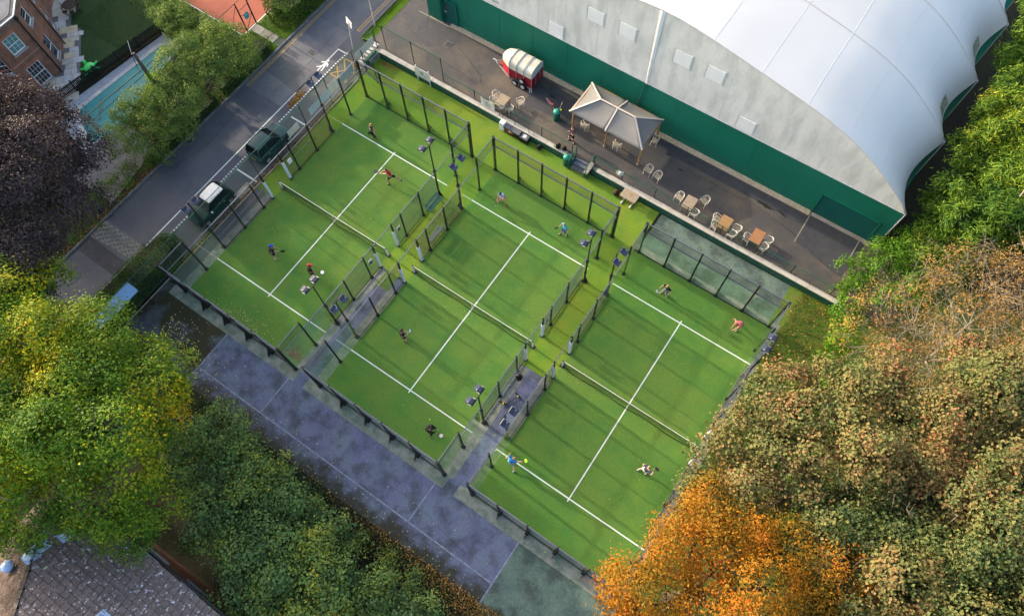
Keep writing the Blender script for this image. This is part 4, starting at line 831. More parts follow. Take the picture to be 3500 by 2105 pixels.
mb = MB(); mb.bar((L1, -WY, zb), (L1 + .02, -WY - .02, .02), .05); mb.bar((L1 - .15, -WY - .05, zb), (L1 - .1, -WY - .12, .02), .04); mb.build('prop_stand', 'white', ht)
mb = MB(); mb.box(-2.0, -1.55, -.25, .25, .45, .62); mb.build('nose_locker', flat('rust', (.22, .09, .07)), ht)
# ------------------------------------------------------------------ terrace furniture
T0 = .65
def make_table(name, label, m, group):
    t = thing(name, label, 'table', (0, 0, 0), 0, group)
    for k in range(9):
        y = -.50 + k * .1255; mb = MB(); mb.cbox(-.39, .39, y - .057, y + .057, .705, .73, .006); mb.build('plank', m, t)
    mb = MB(); mb.box(-.36, .36, -.5, -.46, .63, .704); mb.box(-.36, .36, .46, .5, .63, .704); mb.box(-.36, -.33, -.46, .46, .63, .704); mb.box(.33, .36, -.46, .46, .63, .704); mb.build('apron', m, t)
    for sx in (-.34, .34):
        for sy in (-.47, .47): mb = MB(); mb.box(sx - .03, sx + .03, sy - .03, sy + .03, 0, .705); mb.build('leg', m, t)
    return t
TG = 'slatted wooden tables on the terrace'
for (x, y, m, l) in ((9.65, 24.66, 'teak_grey', 'grey slatted wooden table near the horse trailer, with a dark stool at its end'), (25.65, 24.66, 'teak_grey', 'weathered pale wooden table, leftmost of the three tables right of the canopy'),
                     (28.46, 24.60, 'teak', 'golden brown wooden table with four chairs, middle of the three tables right of the canopy'), (30.79, 24.88, 'teak_red', 'reddish brown wooden table, last one towards the trees')):
    t = make_table('terrace_table', l, m, TG); t.location = (x, y, T0)
def make_chair():
    t = thing('bistro_chair', 'x', 'chair', (0, 0, 0), 0, 'white metal armchairs on the terrace')
    mb = MB(); arm = [(-.26, -.24, 0), (-.27, -.23, .60), (-.27, -.17, .65), (-.27, .05, .66)]
    arc = [(-.27 * math.cos(a), .05 + .24 * math.sin(a), .66 + .12 * math.sin(a)) for a in [PI * i / 10 for i in range(1, 10)]]
    mb.tube(arm + arc + [(-x, y, z) for x, y, z in reversed(arm)], .017, 6); mb.build('frame', 'alu', t)
    for s in (-1, 1): mb = MB(); mb.tube([(s * .20, .20, 0), (s * .19, .17, .42), (s * .19, .26, .76)], .013, 6); mb.build('rear_leg', 'alu', t)
    mb = MB(); mb.tube([(-.27, -.2, .42), (.27, -.2, .42), (.22, .2, .42), (-.22, .2, .42), (-.27, -.2, .42)], .012, 5); mb.build('seat_rail', 'alu', t)
    for k in range(7):
        y = -.19 + k * .06; mb = MB(); mb.box(-.22, .22, y - .021, y + .021, .425, .437); mb.build('seat_slat', 'slat', t)
    for z in (.52, .60, .68):
        mb = MB(); pts = [(-.21 * math.cos(a), .10 + .17 * math.sin(a) + (z - .5) * .12, z) for a in [PI * i / 8 for i in range(9)]]
        for p, q in zip(pts, pts[1:]): mb.bar(p, q, .008, .03)
        mb.build('back_slat', 'slat', t)
    return t
chair = make_chair(); used = False
def put_chair(x, y, ang, label):
    """ang: where the back of the chair lies, degrees (90 = +Y)"""
    global used
    if used: c = dup(chair)
    else: c = chair; used = True
    c.location = (x, y, T0); c.rotation_euler = (0, 0, R(ang - 90)); c['label'] = label
for a in [(8.86, 24.98, 165, 'white armchair at the grey table by the trailer, on its far left side'), (9.0, 24.42, 170, 'white armchair at the grey table by the trailer, behind the white banner board'),
          (10.75, 25.5, 55, 'white armchair standing alone between the grey table and the bicycles'), (10.45, 24.5, -20, 'white armchair on the right of the grey table by the trailer, next to the railing'),
          (20.95, 28.1, 10, 'white armchair against the green wall, just behind the right end of the canopy'), (21.85, 25.6, 85, 'left one of the two white armchairs standing alone right of the canopy'),
          (22.65, 25.5, 75, 'right one of the two white armchairs standing alone right of the canopy'), (24.8, 24.85, 80, 'white armchair left of the weathered pale table'),
          (26.45, 25.55, 70, 'white armchair pulled back above the weathered pale table'), (26.3, 24.25, -10, 'white armchair below the weathered pale table, by the railing'),
          (27.8, 24.75, 165, 'white armchair at the upper left of the golden brown table'), (27.95, 24.2, 170, 'white armchair at the lower left of the golden brown table'),
          (29.35, 24.75, 5, 'white armchair at the upper right of the golden brown table'), (29.25, 24.2, -10, 'white armchair at the lower right of the golden brown table'),
          (30.25, 24.55, 175, 'white armchair left of the reddish brown table'), (31.55, 25.15, 5, 'white armchair at the upper right of the reddish brown table'),
          (31.5, 24.5, -15, 'white armchair at the lower right of the reddish brown table'),
          (15.9, 26.4, -100, 'white armchair half hidden under the left part of the canopy'), (18.8, 26.2, -95, 'white armchair half hidden under the middle of the canopy')]: put_chair(*a)
t = thing('round_stool', 'dark round stool tucked in at the end of the grey table', 'stool', (9.98, 24.15, T0), 0)
mb = MB(); mb.lathe([(.2, .70), (.22, .72), (.21, .75), (.02, .76)], (0, 0, 0), 16); mb.build('seat', 'kerb', t)
mb = MB(); 
for k in range(4): a = PI / 4 + k * PI / 2; mb.tube([(.05 * math.cos(a), .05 * math.sin(a), .7), (.22 * math.cos(a), .22 * math.sin(a), 0)], .012, 5)
mb.build('leg_frame', 'black', t)
# bicycles
def bike(name, label, loc, rz, frame_c, accent, lean=12):
    t = thing(name, label, 'bicycle', loc, rz); t.rotation_euler = (R(lean), 0, rz)
    for x, nm in ((-.52, 'rear_wheel'), (.52, 'front_wheel')):
        mb = MB(); pts = [(x + .34 * math.cos(a), 0, .34 + .34 * math.sin(a)) for a in [2 * PI * i / 24 for i in range(25)]]; mb.tube(pts, .02, 5, cap=False); w = mb.build(nm, 'tyre', t)
        mb = MB(); pts = [(x + .315 * math.cos(a), 0, .34 + .315 * math.sin(a)) for a in [2 * PI * i / 24 for i in range(25)]]; mb.tube(pts, .010, 4, cap=False)
        for k in range(12): a = 2 * PI * k / 12; mb.bar((x, 0, .34), (x + .31 * math.cos(a), 0, .34 + .31 * math.sin(a)), .004)
        mb.build('spokes', 'alu', w)
    mb = MB(); bb = (-.08, 0, .30); hd = (.36, 0, .82); st_ = (-.22, 0, .80)
    for p, q in ((bb, hd), (bb, st_), (st_, (.34, 0, .88)), (st_, (-.52, 0, .34)), (bb, (-.52, 0, .34)), ((.34, 0, .92), (.52, 0, .34))): mb.tube([p, q], .018, 6)
    mb.build('frame', frame_c, t)
    mb = MB(); mb.ell((-.26, 0, .94), (.13, .065, .035), 8, 4); mb.tube([st_, (-.26, 0, .92)], .012, 5); mb.build('saddle', 'black', t)
    mb = MB(); mb.tube([(.32, -.24, .98), (.36, -.08, 1.0), (.34, 0, .98), (.36, .08, 1.0), (.32, .24, .98)], .013, 5); mb.tube([(.34, 0, .9), (.34, 0, .98)], .015, 5); mb.build('handlebar', 'black', t)
    mb = MB(); mb.lathe([(.09, -.01), (.09, .01)], (-.08, .03, .30), 14, axis='y'); mb.bar((-.08, .06, .30), (.06, .06, .2), .02); mb.bar((-.08, -.06, .30), (-.22, -.06, .4), .02); mb.build('crank', 'galv', t)
    mb = MB(); mb.ell((.36, 0, .95), (.07, .07, .09), 8, 5); mb.build('front_bag', accent, t)
bike('bicycle', 'bicycle with a pink saddle bag, nearer the horse trailer', (12.9, 26.7, T0), R(-25), flat('bike_pink', (.50, .06, .12)), flat('bike_pink', (.50, .06, .12)), 16)
bike('bicycle', 'black bicycle with a bright yellow green front, beside the green bin', (13.55, 26.5, T0), R(-70), flat('bike_black', (.02, .02, .025)), flat('bike_lime', (.48, .72, .03)), -14)
# bins
def bin_(label, loc, lab):
    t = thing('litter_bin', label, 'litter bin', loc, 0, 'green domed litter bins')
    mb = MB(); mb.lathe([(.25, 0), (.27, .05), (.26, .1), (.26, .72)], (0, 0, 0), 20); mb.build('body', 'bin_green', t, smooth=False)
    mb = MB(); mb.lathe([(.20, .72), (.20, .84)], (0, 0, 0), 20); mb.build('opening', 'black', t)
    mb = MB()
    for a in (0, PI / 2, PI, 3 * PI / 2): mb.bar((.235 * math.cos(a + .7), .235 * math.sin(a + .7), .7), (.235 * math.cos(a + .7), .235 * math.sin(a + .7), .86), .06)
    mb.build('pillar', 'bin_green', t)
    mb = MB(); mb.lathe([(.27, .84), (.27, .90), (.22, .99), (.12, 1.05), (.02, 1.07)], (0, 0, 0), 20); mb.build('lid', 'bin_lid', t, smooth=True)
    mb = MB(); mb.lathe([(.05, -.005), (.05, .005)], (.02, -.262, .5), 10, axis='y'); mb.build('badge', 'bin_lid', t)
bin_('green litter bin with a turquoise domed lid, on the terrace beside the bicycles', (13.72, 25.95, T0), 0)
bin_('green litter bin with a turquoise domed lid, on the turf beside the steps', (16.28, 23.38, 0.012), 0)
# boxes against the wall
t = thing('small_fridge', 'white waist-high fridge against the green wall', 'fridge', (10.36, 23.22, .012)); mb = MB(); mb.cbox(0, .40, 0, .38, .02, .84, .02); mb.build('body', 'white', t); mb = MB(); mb.cbox(.005, .395, -.03, -.002, .06, .82, .01); mb.build('door', 'wpaint', t); mb = MB(); mb.bar((.36, -.045, .5), (.36, -.045, .7), .02); mb.build('handle', 'galv', t); mb = MB(); mb.cbox(-.01, .41, -.02, .39, .842, .862, .008); mb.build('top', 'white', t)
t = thing('wooden_cabinet', 'small brown cabinet with a blue-grey top between the fridge and the dark chest', 'cabinet', (10.82, 23.25, .012)); mb = MB(); mb.box(0, .34, 0, .34, .03, .60); mb.build('body', flat('cabinet_brown', (.16, .05, .025)), t); mb = MB(); mb.cbox(-.02, .36, -.02, .36, .601, .63, .01); mb.build('top', 'lead', t)
for x in (.01, .175): mb = MB(); mb.box(x, x + .155, -.015, -.002, .08, .58); mb.build('door', flat('cabinet_door', (.22, .07, .03)), t)
def chest(name, label, x0, x1, y0, y1, h):
    t = thing(name, label, 'storage box', (x0, y0, .012), 0, 'dark storage boxes by the wall'); w = x1 - x0; d = y1 - y0
    mb = MB(); mb.cbox(0, w, 0, d, .02, h - .06, .01); 
    for k in range(int(w / .14)): mb.box(.05 + k * .14, .06 + k * .14, -.006, 0, .05, h - .08)
    mb.build('body', 'car_black', t)
    mb = MB(); v = [(-.02, -.02, h - .055), (w + .02, -.02, h - .055), (w + .02, d, h - .055), (-.02, d, h - .055), (.02, .0, h - .01), (w - .02, 0, h - .01), (w - .02, d - .01, h + .05), (.02, d - .01, h + .05)]
    mb._add(v, [(0, 3, 2, 1), (4, 5, 6, 7), (0, 1, 5, 4), (1, 2, 6, 5), (2, 3, 7, 6), (3, 0, 4, 7)]); mb.build('lid', flat('lid_grey', (.10, .105, .125)), t); return t
t = chest('storage_chest', 'long dark storage chest with an orange and white label on its front', 11.18, 12.18, 23.2, 23.6, .62)
decal(t, .04, .18, .28, .52, -.008, 'white', 'label'); decal(t, .18, .38, .26, .50, -.008, 'orange', 'label'); decal(t, .23, .30, .34, .44, -.0115, flat('label_red', (.5, .04, .03)), 'label')
t = chest('storage_chest', 'shorter dark storage box with a white sheet on its lid', 12.26, 12.92, 23.15, 23.58, .56)
mb = MB(); mb._add([(.18, .10, .575), (.44, .10, .575), (.44, .36, .61), (.18, .36, .61)], [(0, 1, 2, 3)]); q = mb.build('paper_sheet', 'white', t)
mb = MB(); mb._add([(.24, .16, .586), (.37, .16, .586), (.37, .30, .605), (.24, .30, .605)], [(0, 1, 2, 3)]); mb.build('print', 'pad', q)
def bag(name, label, loc, rz, m, strap, size=1.0, cat='bag'):
    t = thing(name, label, cat, loc, rz); s = size
    mb = MB(); prof = [(.02, 0), (.17, .02), (.19, .15), (.17, .32), (.10, .42), (.02, .45)]; mb.lathe([(r * s, z * s) for r, z in prof], (0, 0, 0), 12, sx=1.1, sy=.75); mb.build('body', m, t, smooth=True)
    mb = MB(); mb.cbox(-.11 * s, .11 * s, -.19 * s, -.10 * s, .04 * s, .22 * s, .02 * s); mb.build('pocket', m, t, smooth=False)
    for x in (-.07, .07): mb = MB(); mb.tube([(x * s, .11 * s, .08 * s), (x * s, .2 * s, .2 * s), (x * s, .1 * s, .38 * s)], .014 * s, 5); mb.build('strap', strap, t)
bag('backpack', 'black and white backpack on the turf, right of the dark storage boxes', (13.85, 23.42, .012), 0.4, 'car_black', 'white', .9)
bag('sports_bag', 'heap of dark sports bags with a white bottle on the wall near the steps', (15.2, 23.9, .67), 0.2, 'car_black', 'galv', 1.05); bag('sports_bag', 'black rucksack lying against the railing, right of the bag heap', (15.7, 23.98, .67), 1.2, 'car_black', 'black', .85)
bag('racket_bag', 'dark brown bag with red straps beside the picnic table', (20.72, 23.2, .012), 0.8, flat('bag_brown', (.045, .025, .02)), flat('bag_red', (.55, .02, .03)), 1.15)
t = thing('towel', 'white towel hanging on the railing near the picnic table', 'towel', (20.35, 24.0, 0)); mb = MB(); mb.grid(lambda u, v: (-.22 + .44 * u + .05 * math.sin(v * 5), .02 + .05 * math.sin(u * 9) - .12 * abs(v - .5), 1.25 + .42 * (1 - abs(2 * v - 1)) - .05 * math.sin(u * 6)), 8, 8); o = mb.build('cloth', 'white', t, smooth=True); o.modifiers.new('thick', 'SOLIDIFY').thickness = .02
mb = MB(); mb.ell((.12, -.02, 1.0), (.12, .06, .09), 8, 5); mb.build('fold', flat('purple_cloth', (.12, .06, .12)), t)
def bottle(x, y, z, m, label, h=.24):
    t = thing('drinks_bottle', label, 'bottle', (x, y, z)); mb = MB(); mb.lathe([(.035, 0), (.04, .02), (.04, h * .7), (.018, h * .85), (.018, h)], (0, 0, 0), 10); mb.build('body', m, t); mb = MB(); mb.lathe([(.022, h), (.022, h + .03)], (0, 0, 0), 10); mb.build('cap', 'black', t)
bottle(11.35, 23.85, .67, 'bin_lid', 'turquoise bottle on the wall above the dark chest'); bottle(9.95, 23.85, .67, 'black', 'small black cup on the coping near the grey table', .12); bottle(10.15, 23.9, .67, 'tan', 'small beige cup on the coping left of the fridge', .16); bottle(13.05, 23.8, .67, 'galv', 'grey bottle on the coping behind the shorter storage box'); bottle(12.6, 23.8, .67, 'white', 'white bottle on the coping above the storage boxes', .18); bottle(14.9, 23.8, .67, flat('mint', (.35, .6, .4)), 'mint green bottle standing left of the bag heap')
# picnic table
t = thing('picnic_table', 'weathered wooden table with white feet standing on the turf against the green wall', 'table', (21.74, 23.22, .012))
for k in range(8): x = -.54 + k * .155; mb = MB(); mb.cbox(x - .072, x + .072, -.40, .40, .71, .745, .008); mb.build('plank', 'teak_grey', t)
for x in (-.35, .35):
    mb = MB(); mb.bar((x, -.52, .05), (x, .38, .05), .09, .08); mb.build('foot', 'white', t)
    mb = MB(); mb.bar((x, -.25, .09), (x, -.05, .70), .08, .05); mb.bar((x, .25, .09), (x, .05, .70), .08, .05); mb.bar((x, -.38, .68), (x, .38, .68), .05, .05); mb.build('leg', 'teak_grey', t)
mb = MB(); mb.lathe([(.06, .745), (.08, .76), (.09, .775)], (.02, .1, 0), 12); mb.build('inlaid_plate', flat('brass', (.35, .25, .05)), t)
# benches between the courts
def bench(label, loc, rz, m, L=1.45):
    t = thing('slatted_bench', label, 'bench', loc, rz, 'slatted benches between the courts'); h = L / 2
    for k in range(6): x = .02 + k * .075; mb = MB(); mb.cbox(x, x + .046, -h, h, .43, .455, .006); mb.build('seat_slat', m, t)
    for k in range(4):
        z = .52 + k * .085; mb = MB(); mb.bar((-.03 - k * .022, -h, z), (-.03 - k * .022, h, z), .022, .06); mb.build('back_slat', m, t)
    for y in (-h + .15, 0, h - .15) if L > 1.6 else (-h + .15, h - .15):
        mb = MB(); mb.tube([(.5, y, 0), (.42, y, .2), (.46, y, .40), (.0, y, .42), (-.13, y, .88)], .022, 5); mb.tube([(.1, y, .40), (.02, y, .2), (-.10, y, 0)], .022, 5); mb.build('leg', 'galv' if m == 'bench_grey' else 'bench_teal', t)
bench('teal slatted bench in the gap between the left and middle courts, nearest the upper floodlight', (10.12, 15.05, .012), 0, 'bench_teal')
bench('grey slatted bench in the gap between the left and middle courts, seen through the mesh', (12.1, 13.1, .012), PI, 'bench_grey')
bench('slatted bench with a black bag on it, between the middle and right courts', (22.45, 6.95, .012), 0, 'bench_grey', 1.9)
bag('holdall', 'black bag lying on the end of the slatted bench beside the brooms', (22.75, 7.6, .47), .5, 'car_black', 'black', 1.2)
def broom(label, x, y, rz, L=1.4):
    t = thing('court_broom', label, 'broom', (x, y, .03), rz, 'brooms lying on the path'); mb = MB(); mb.tube([(0, 0, .05), (L, 0, .05)], .014, 6); mb.build('handle', 'black', t); mb = MB(); mb.cbox(-.04, .05, -.32, .32, 0, .06, .01); mb.build('head', 'black', t); mb = MB(); mb.cbox(-.01, .10, -.05, .05, .04, .10, .01); mb.build('bracket', flat('bracket_yellow', (.6, .5, .02)), t)
broom('wide court broom with a yellow bracket lying on the path beside the black bag', 23.3, 6.66, R(-110), 1.2); broom('shorter court broom with a yellow bracket, near the foot of the floodlight', 22.75, 5.75, R(-75), .9)
# balls
for x, y, z, l in ((23.5, 3.7, .035, 'yellow ball on the purple path between the middle and right courts'), (30.0, -.35, .04, 'yellow ball on the concrete outside the rightmost cage'), (29.46, 10.0, .05, 'yellow ball under the net of the rightmost court'), (24.4, 9.2, .04, 'yellow ball on the turf next to the rightmost net post')):
    mb = MB(); mb.ell((0, 0, 0), (.033, .033, .033), 8, 6); tag(mb.build('ball', 'ball', loc=(x, y, z), smooth=True), l, 'ball')

# ------------------------------------------------------------------ parked cars (local: front towards +x, width along y)
def car(name, label, loc, rz, paint, roofm, st, gst, Lr, wheels, wr=.31, hood_extra=None, spokes=8, rails=False):
    """st: stations (x, halfwidth, z_belt, z_low); gst: roof stations (x, halfwidth_roof, z)"""
    t = thing(name, label, 'car', loc, rz)
    def sec(x, w, zb_, zl): return [(x, -w * .86, zl), (x, -w, zl + .12), (x, -w * 1.0, zl + .35), (x, -w * .97, zb_ - .10), (x, -w * .88, zb_ - .015), (x, -w * .5, zb_ + .012), (x, 0, zb_ + .02)]
    ring = []
    for s in st: a = sec(*s); ring.append(a + [(p[0], -p[1], p[2]) for p in reversed(a[:-1])])
    n = len(ring[0]); vs = [p for r in ring for p in r]; fs = [(i * n + j, i * n + j + 1, (i + 1) * n + j + 1, (i + 1) * n + j) for i in range(len(ring) - 1) for j in range(n - 1)]
    fs += [(i * n + n - 1, i * n, (i + 1) * n, (i + 1) * n + n - 1) for i in range(len(ring) - 1)]
    mb = MB(); mb._add(vs, fs); mb._add(ring[0], [tuple(range(n))]); mb._add(ring[-1], [tuple(range(n - 1, -1, -1))]); b = mb.build('body', paint, t, smooth=True)
    b.data.set_sharp_from_angle(angle=R(35))
    def belt(x):
        for a, c in zip(st, st[1:]):
            if a[0] <= x <= c[0]: k = (x - a[0]) / (c[0] - a[0]); return a[1] * (1 - k) + c[1] * k, a[2] * (1 - k) + c[2] * k
        return st[-1][1], st[-1][2]
    # glasshouse: rear screen base, roof rear, roof front, windscreen base
    xs = [g[0] for g in gst]; (xr, wr0, zr0), (x1, w1, z1), (x2, w2, z2), (xf, wf, zf) = gst
    bw0 = belt(xr)[0] * .86; bw3 = belt(xf)[0] * .84
    B = [(xr, bw0, belt(xr)[1] - .02), (x1, belt(x1)[0] * .9, belt(x1)[1] - .03), (x2, belt(x2)[0] * .9, belt(x2)[1] - .03), (xf, bw3, belt(xf)[1] - .01)]
    P = [(x1, w1, z1), (x2, w2, z2)]
    mb = MB()
    for s in (-1, 1):
        mb._add([(B[0][0], s * B[0][1], B[0][2]), (B[1][0], s * B[1][1], B[1][2]), (P[0][0], s * P[0][1], P[0][2])], [(0, 1, 2)])
        mb._add([(B[1][0], s * B[1][1], B[1][2]), (B[2][0], s * B[2][1], B[2][2]), (P[1][0], s * P[1][1], P[1][2]), (P[0][0], s * P[0][1], P[0][2])], [(0, 1, 2, 3)])
        mb._add([(B[2][0], s * B[2][1], B[2][2]), (B[3][0], s * B[3][1], B[3][2]), (P[1][0], s * P[1][1], P[1][2])], [(0, 1, 2)])
    mb._add([(B[0][0], -B[0][1], B[0][2]), (B[0][0], B[0][1], B[0][2]), (P[0][0], P[0][1], P[0][2]), (P[0][0], -P[0][1], P[0][2])], [(0, 1, 2, 3)])
    mb._add([(B[3][0], -B[3][1], B[3][2]), (B[3][0], B[3][1], B[3][2]), (P[1][0], P[1][1], P[1][2]), (P[1][0], -P[1][1], P[1][2])], [(0, 1, 2, 3)])
    mb.build('windows', 'car_glass', t)
    nn = 10; mb = MB()
    def rf(u, v):
        x = x1 + (x2 - x1) * u; w = (w1 + (w2 - w1) * u) * (1 - .10 * (abs(2 * u - 1) ** 6)); y = w * (2 * v - 1)
        e = min(1, max(0, (1 - abs(2 * v - 1)) * 5)) * min(1, (1 - abs(2 * u - 1)) * 8 + .2)
        return (x, y, (z1 + (z2 - z1) * u) + .012 + .045 * math.sin(PI * u) * 1 + .03 * (1 - (2 * v - 1) ** 2) * e)
    mb.grid(rf, 14, 14); r = mb.build('roof', roofm, t, smooth=True); r.modifiers.new('thick', 'SOLIDIFY').thickness = .035
    for s in (-1, 1):     # pillars
        mb = MB(); mb.bar((B[3][0], s * B[3][1], B[3][2]), (P[1][0], s * P[1][1], P[1][2] + .02), .05); mb.bar((B[0][0], s * B[0][1], B[0][2]), (P[0][0], s * P[0][1], P[0][2] + .02), .07)
        xm = (B[1][0] + B[2][0]) / 2; bb = belt(xm)[0] * .905; mb.bar((xm, s * bb, belt(xm)[1] - .03), (xm - .03, s * (w1 + w2) / 2, (z1 + z2) / 2 + .02), .06)
        if rails: mb.bar((x1 + .15, s * (w1 - .03), z1 + .06), (x2 - .1, s * (w2 - .03), z2 + .07), .03)
        mb.build('pillar', 'car_black' if not rails else paint, t)
        mb = MB(); mx = B[3][0] - .22; mb.ell((mx, s * (belt(mx)[0] + .10), belt(mx)[1] + .06), (.06, .10, .07), 10, 6); mb.build('wing_mirror', 'white' if roofm == 'white' else paint, t, smooth=True)
        mb = MB(); mb.bar((xm - .25, s * (belt(xm)[0] * 1.0 + .01), belt(xm)[1] - .18), (xm - .08, s * (belt(xm)[0] + .01), belt(xm)[1] - .18), .02, .03); mb.build('door_handle', 'rim', t)
        mb = MB(); f = st[-2]; fx = st[-1][0]; mb.ell((fx - .17, s * f[1] * .72, f[2] - .20), (.13, .13, .12), 12, 8); mb.build('headlight', 'lampglass', t, smooth=True)
        mb = MB(); rs = st[1]; mb.ell((st[0][0] + .06, s * rs[1] * .82, rs[2] - .22), (.06, .08, .14), 8, 6); mb.build('tail_light', 'redlamp', t, smooth=True)
    for x in wheels:
        for s in (-1, 1):
            w = belt(x)[0]; wheel(t, x, s * (w - .045), wr, wr, .2, 'rim', spokes)
            mb = MB(); a_ = [(x + (wr + .05) * math.cos(a), s * (w + .005), wr + (wr + .05) * math.sin(a)) for a in [PI * i / 10 for i in range(11)]]; mb.tube(a_, .028, 5); mb.build('wheel_arch', 'car_black', t)
    x0 = st[0][0]; x9 = st[-1][0]
    mb = MB(); mb.cbox(x0 - .04, x0 + .1, -.62, .62, .28, .52, .03); mb.build('rear_bumper', paint, t); mb = MB(); mb.cbox(x9 - .08, x9 + .03, -.6, .6, .24, .48, .03); mb.build('front_bumper', paint, t)
    mb = MB(); mb.box(x9 - .02, x9 + .035, -.33, .33, .50, .60); mb.build('grille', 'car_black', t)
    mb = MB(); mb.box(x0 - .045, x0 - .035, -.24, .24, .5, .61); mb.build('number_plate', flat('plate_yellow', (.6, .45, .03)), t)
    mb = MB()
    for yy in (-.35, .1): mb.bar((xf + .0, yy, belt(xf)[1] + .03), (xf - .22, yy + .38, belt(xf)[1] + .20), .02, .012)
    mb.build('wiper', 'car_black', t)
    mb = MB(); mb.bar((x1 + .5, -w1 + .01, z1 + .0), (x2, -w2, z2), .012); mb.build('window_trim', 'black', t)
    return t
mini = car('parked_car', 'small dark green hatchback with a white roof, parked beside the leftmost court', (-3.1, 5.9, -.002), R(-90), 'car_green', 'white',
    [(-1.72, .60, .78, .28), (-1.62, .74, .90, .24), (-1.1, .79, .93, .20), (0, .80, .92, .19), (.75, .80, .88, .20), (1.3, .77, .80, .22), (1.58, .66, .72, .24), (1.70, .50, .64, .28)],
    [(-1.60, .6, .9), (-1.28, .53, 1.36), (.18, .53, 1.36), (.72, .6, .9)], 0, (-1.15, 1.18), .30)
est = car('parked_car', 'dark blue-green estate car parked with its nose up the road, behind the grey-white banner', (-3.15, 12.35, -.002), R(90), 'car_teal', 'car_teal',
    [(-1.75, .66, .80, .28), (-1.66, .80, .94, .25), (-1.1, .86, .97, .21), (0, .87, .96, .2), (.65, .86, .93, .21), (1.25, .83, .87, .23), (1.58, .70, .78, .25), (1.72, .52, .68, .3)],
    [(-1.66, .66, .95), (-1.42, .60, 1.48), (.10, .60, 1.46), (.72, .66, .94)], 0, (-1.18, 1.2), .34, None, 6, True)
mb = MB(); mb._add([(-1.0 + .9, -.80, 1.00), (-1.0 + 2.0, -.70, .98), (.95, -.74, .96), (0, -.84, .97)], [(0, 1, 2, 3)]) if False else None

# ------------------------------------------------------------------ people
def ik(a, b, l1, l2, pole):
    a = Vector(a); b = Vector(b); d = b - a; L = min(d.length, (l1 + l2) * .999); dn = d.normalized(); p = Vector(pole); p = (p - dn * p.dot(dn)).normalized()
    x = (l1 * l1 - l2 * l2 + L * L) / (2 * L); h = math.sqrt(max(l1 * l1 - x * x, 1e-6)); return a + dn * x + p * h, a + dn * L
def skin(name, chains, m, parent, root=0, sub=1):
    """chains: list of [(point, radius), ...]; a chain's first point may be an index into earlier points"""
    V = []; E = []; Rr = []
    for ch in chains:
        prev = None
        for it in ch:
            if isinstance(it, int): prev = it; continue
            V.append(tuple(it[0])); Rr.append(it[1]); k = len(V) - 1
            if prev is not None: E.append((prev, k))
            prev = k
    me = bpy.data.meshes.new(name); me.from_pydata(V, E, []); me.materials.append(M[m] if isinstance(m, str) else m)
    o = bpy.data.objects.new(name, me); C.objects.link(o); o.parent = parent
    md = o.modifiers.new('skin', 'SKIN'); md.use_smooth_shade = True; md.branch_smoothing = .6
    sv = me.skin_vertices[0].data
    for i, r in enumerate(Rr): sv[i].radius = r if isinstance(r, tuple) else (r, r); sv[i].use_root = (i == root)
    ss = o.modifiers.new('sub', 'SUBSURF'); ss.levels = sub; ss.render_levels = sub
    return o
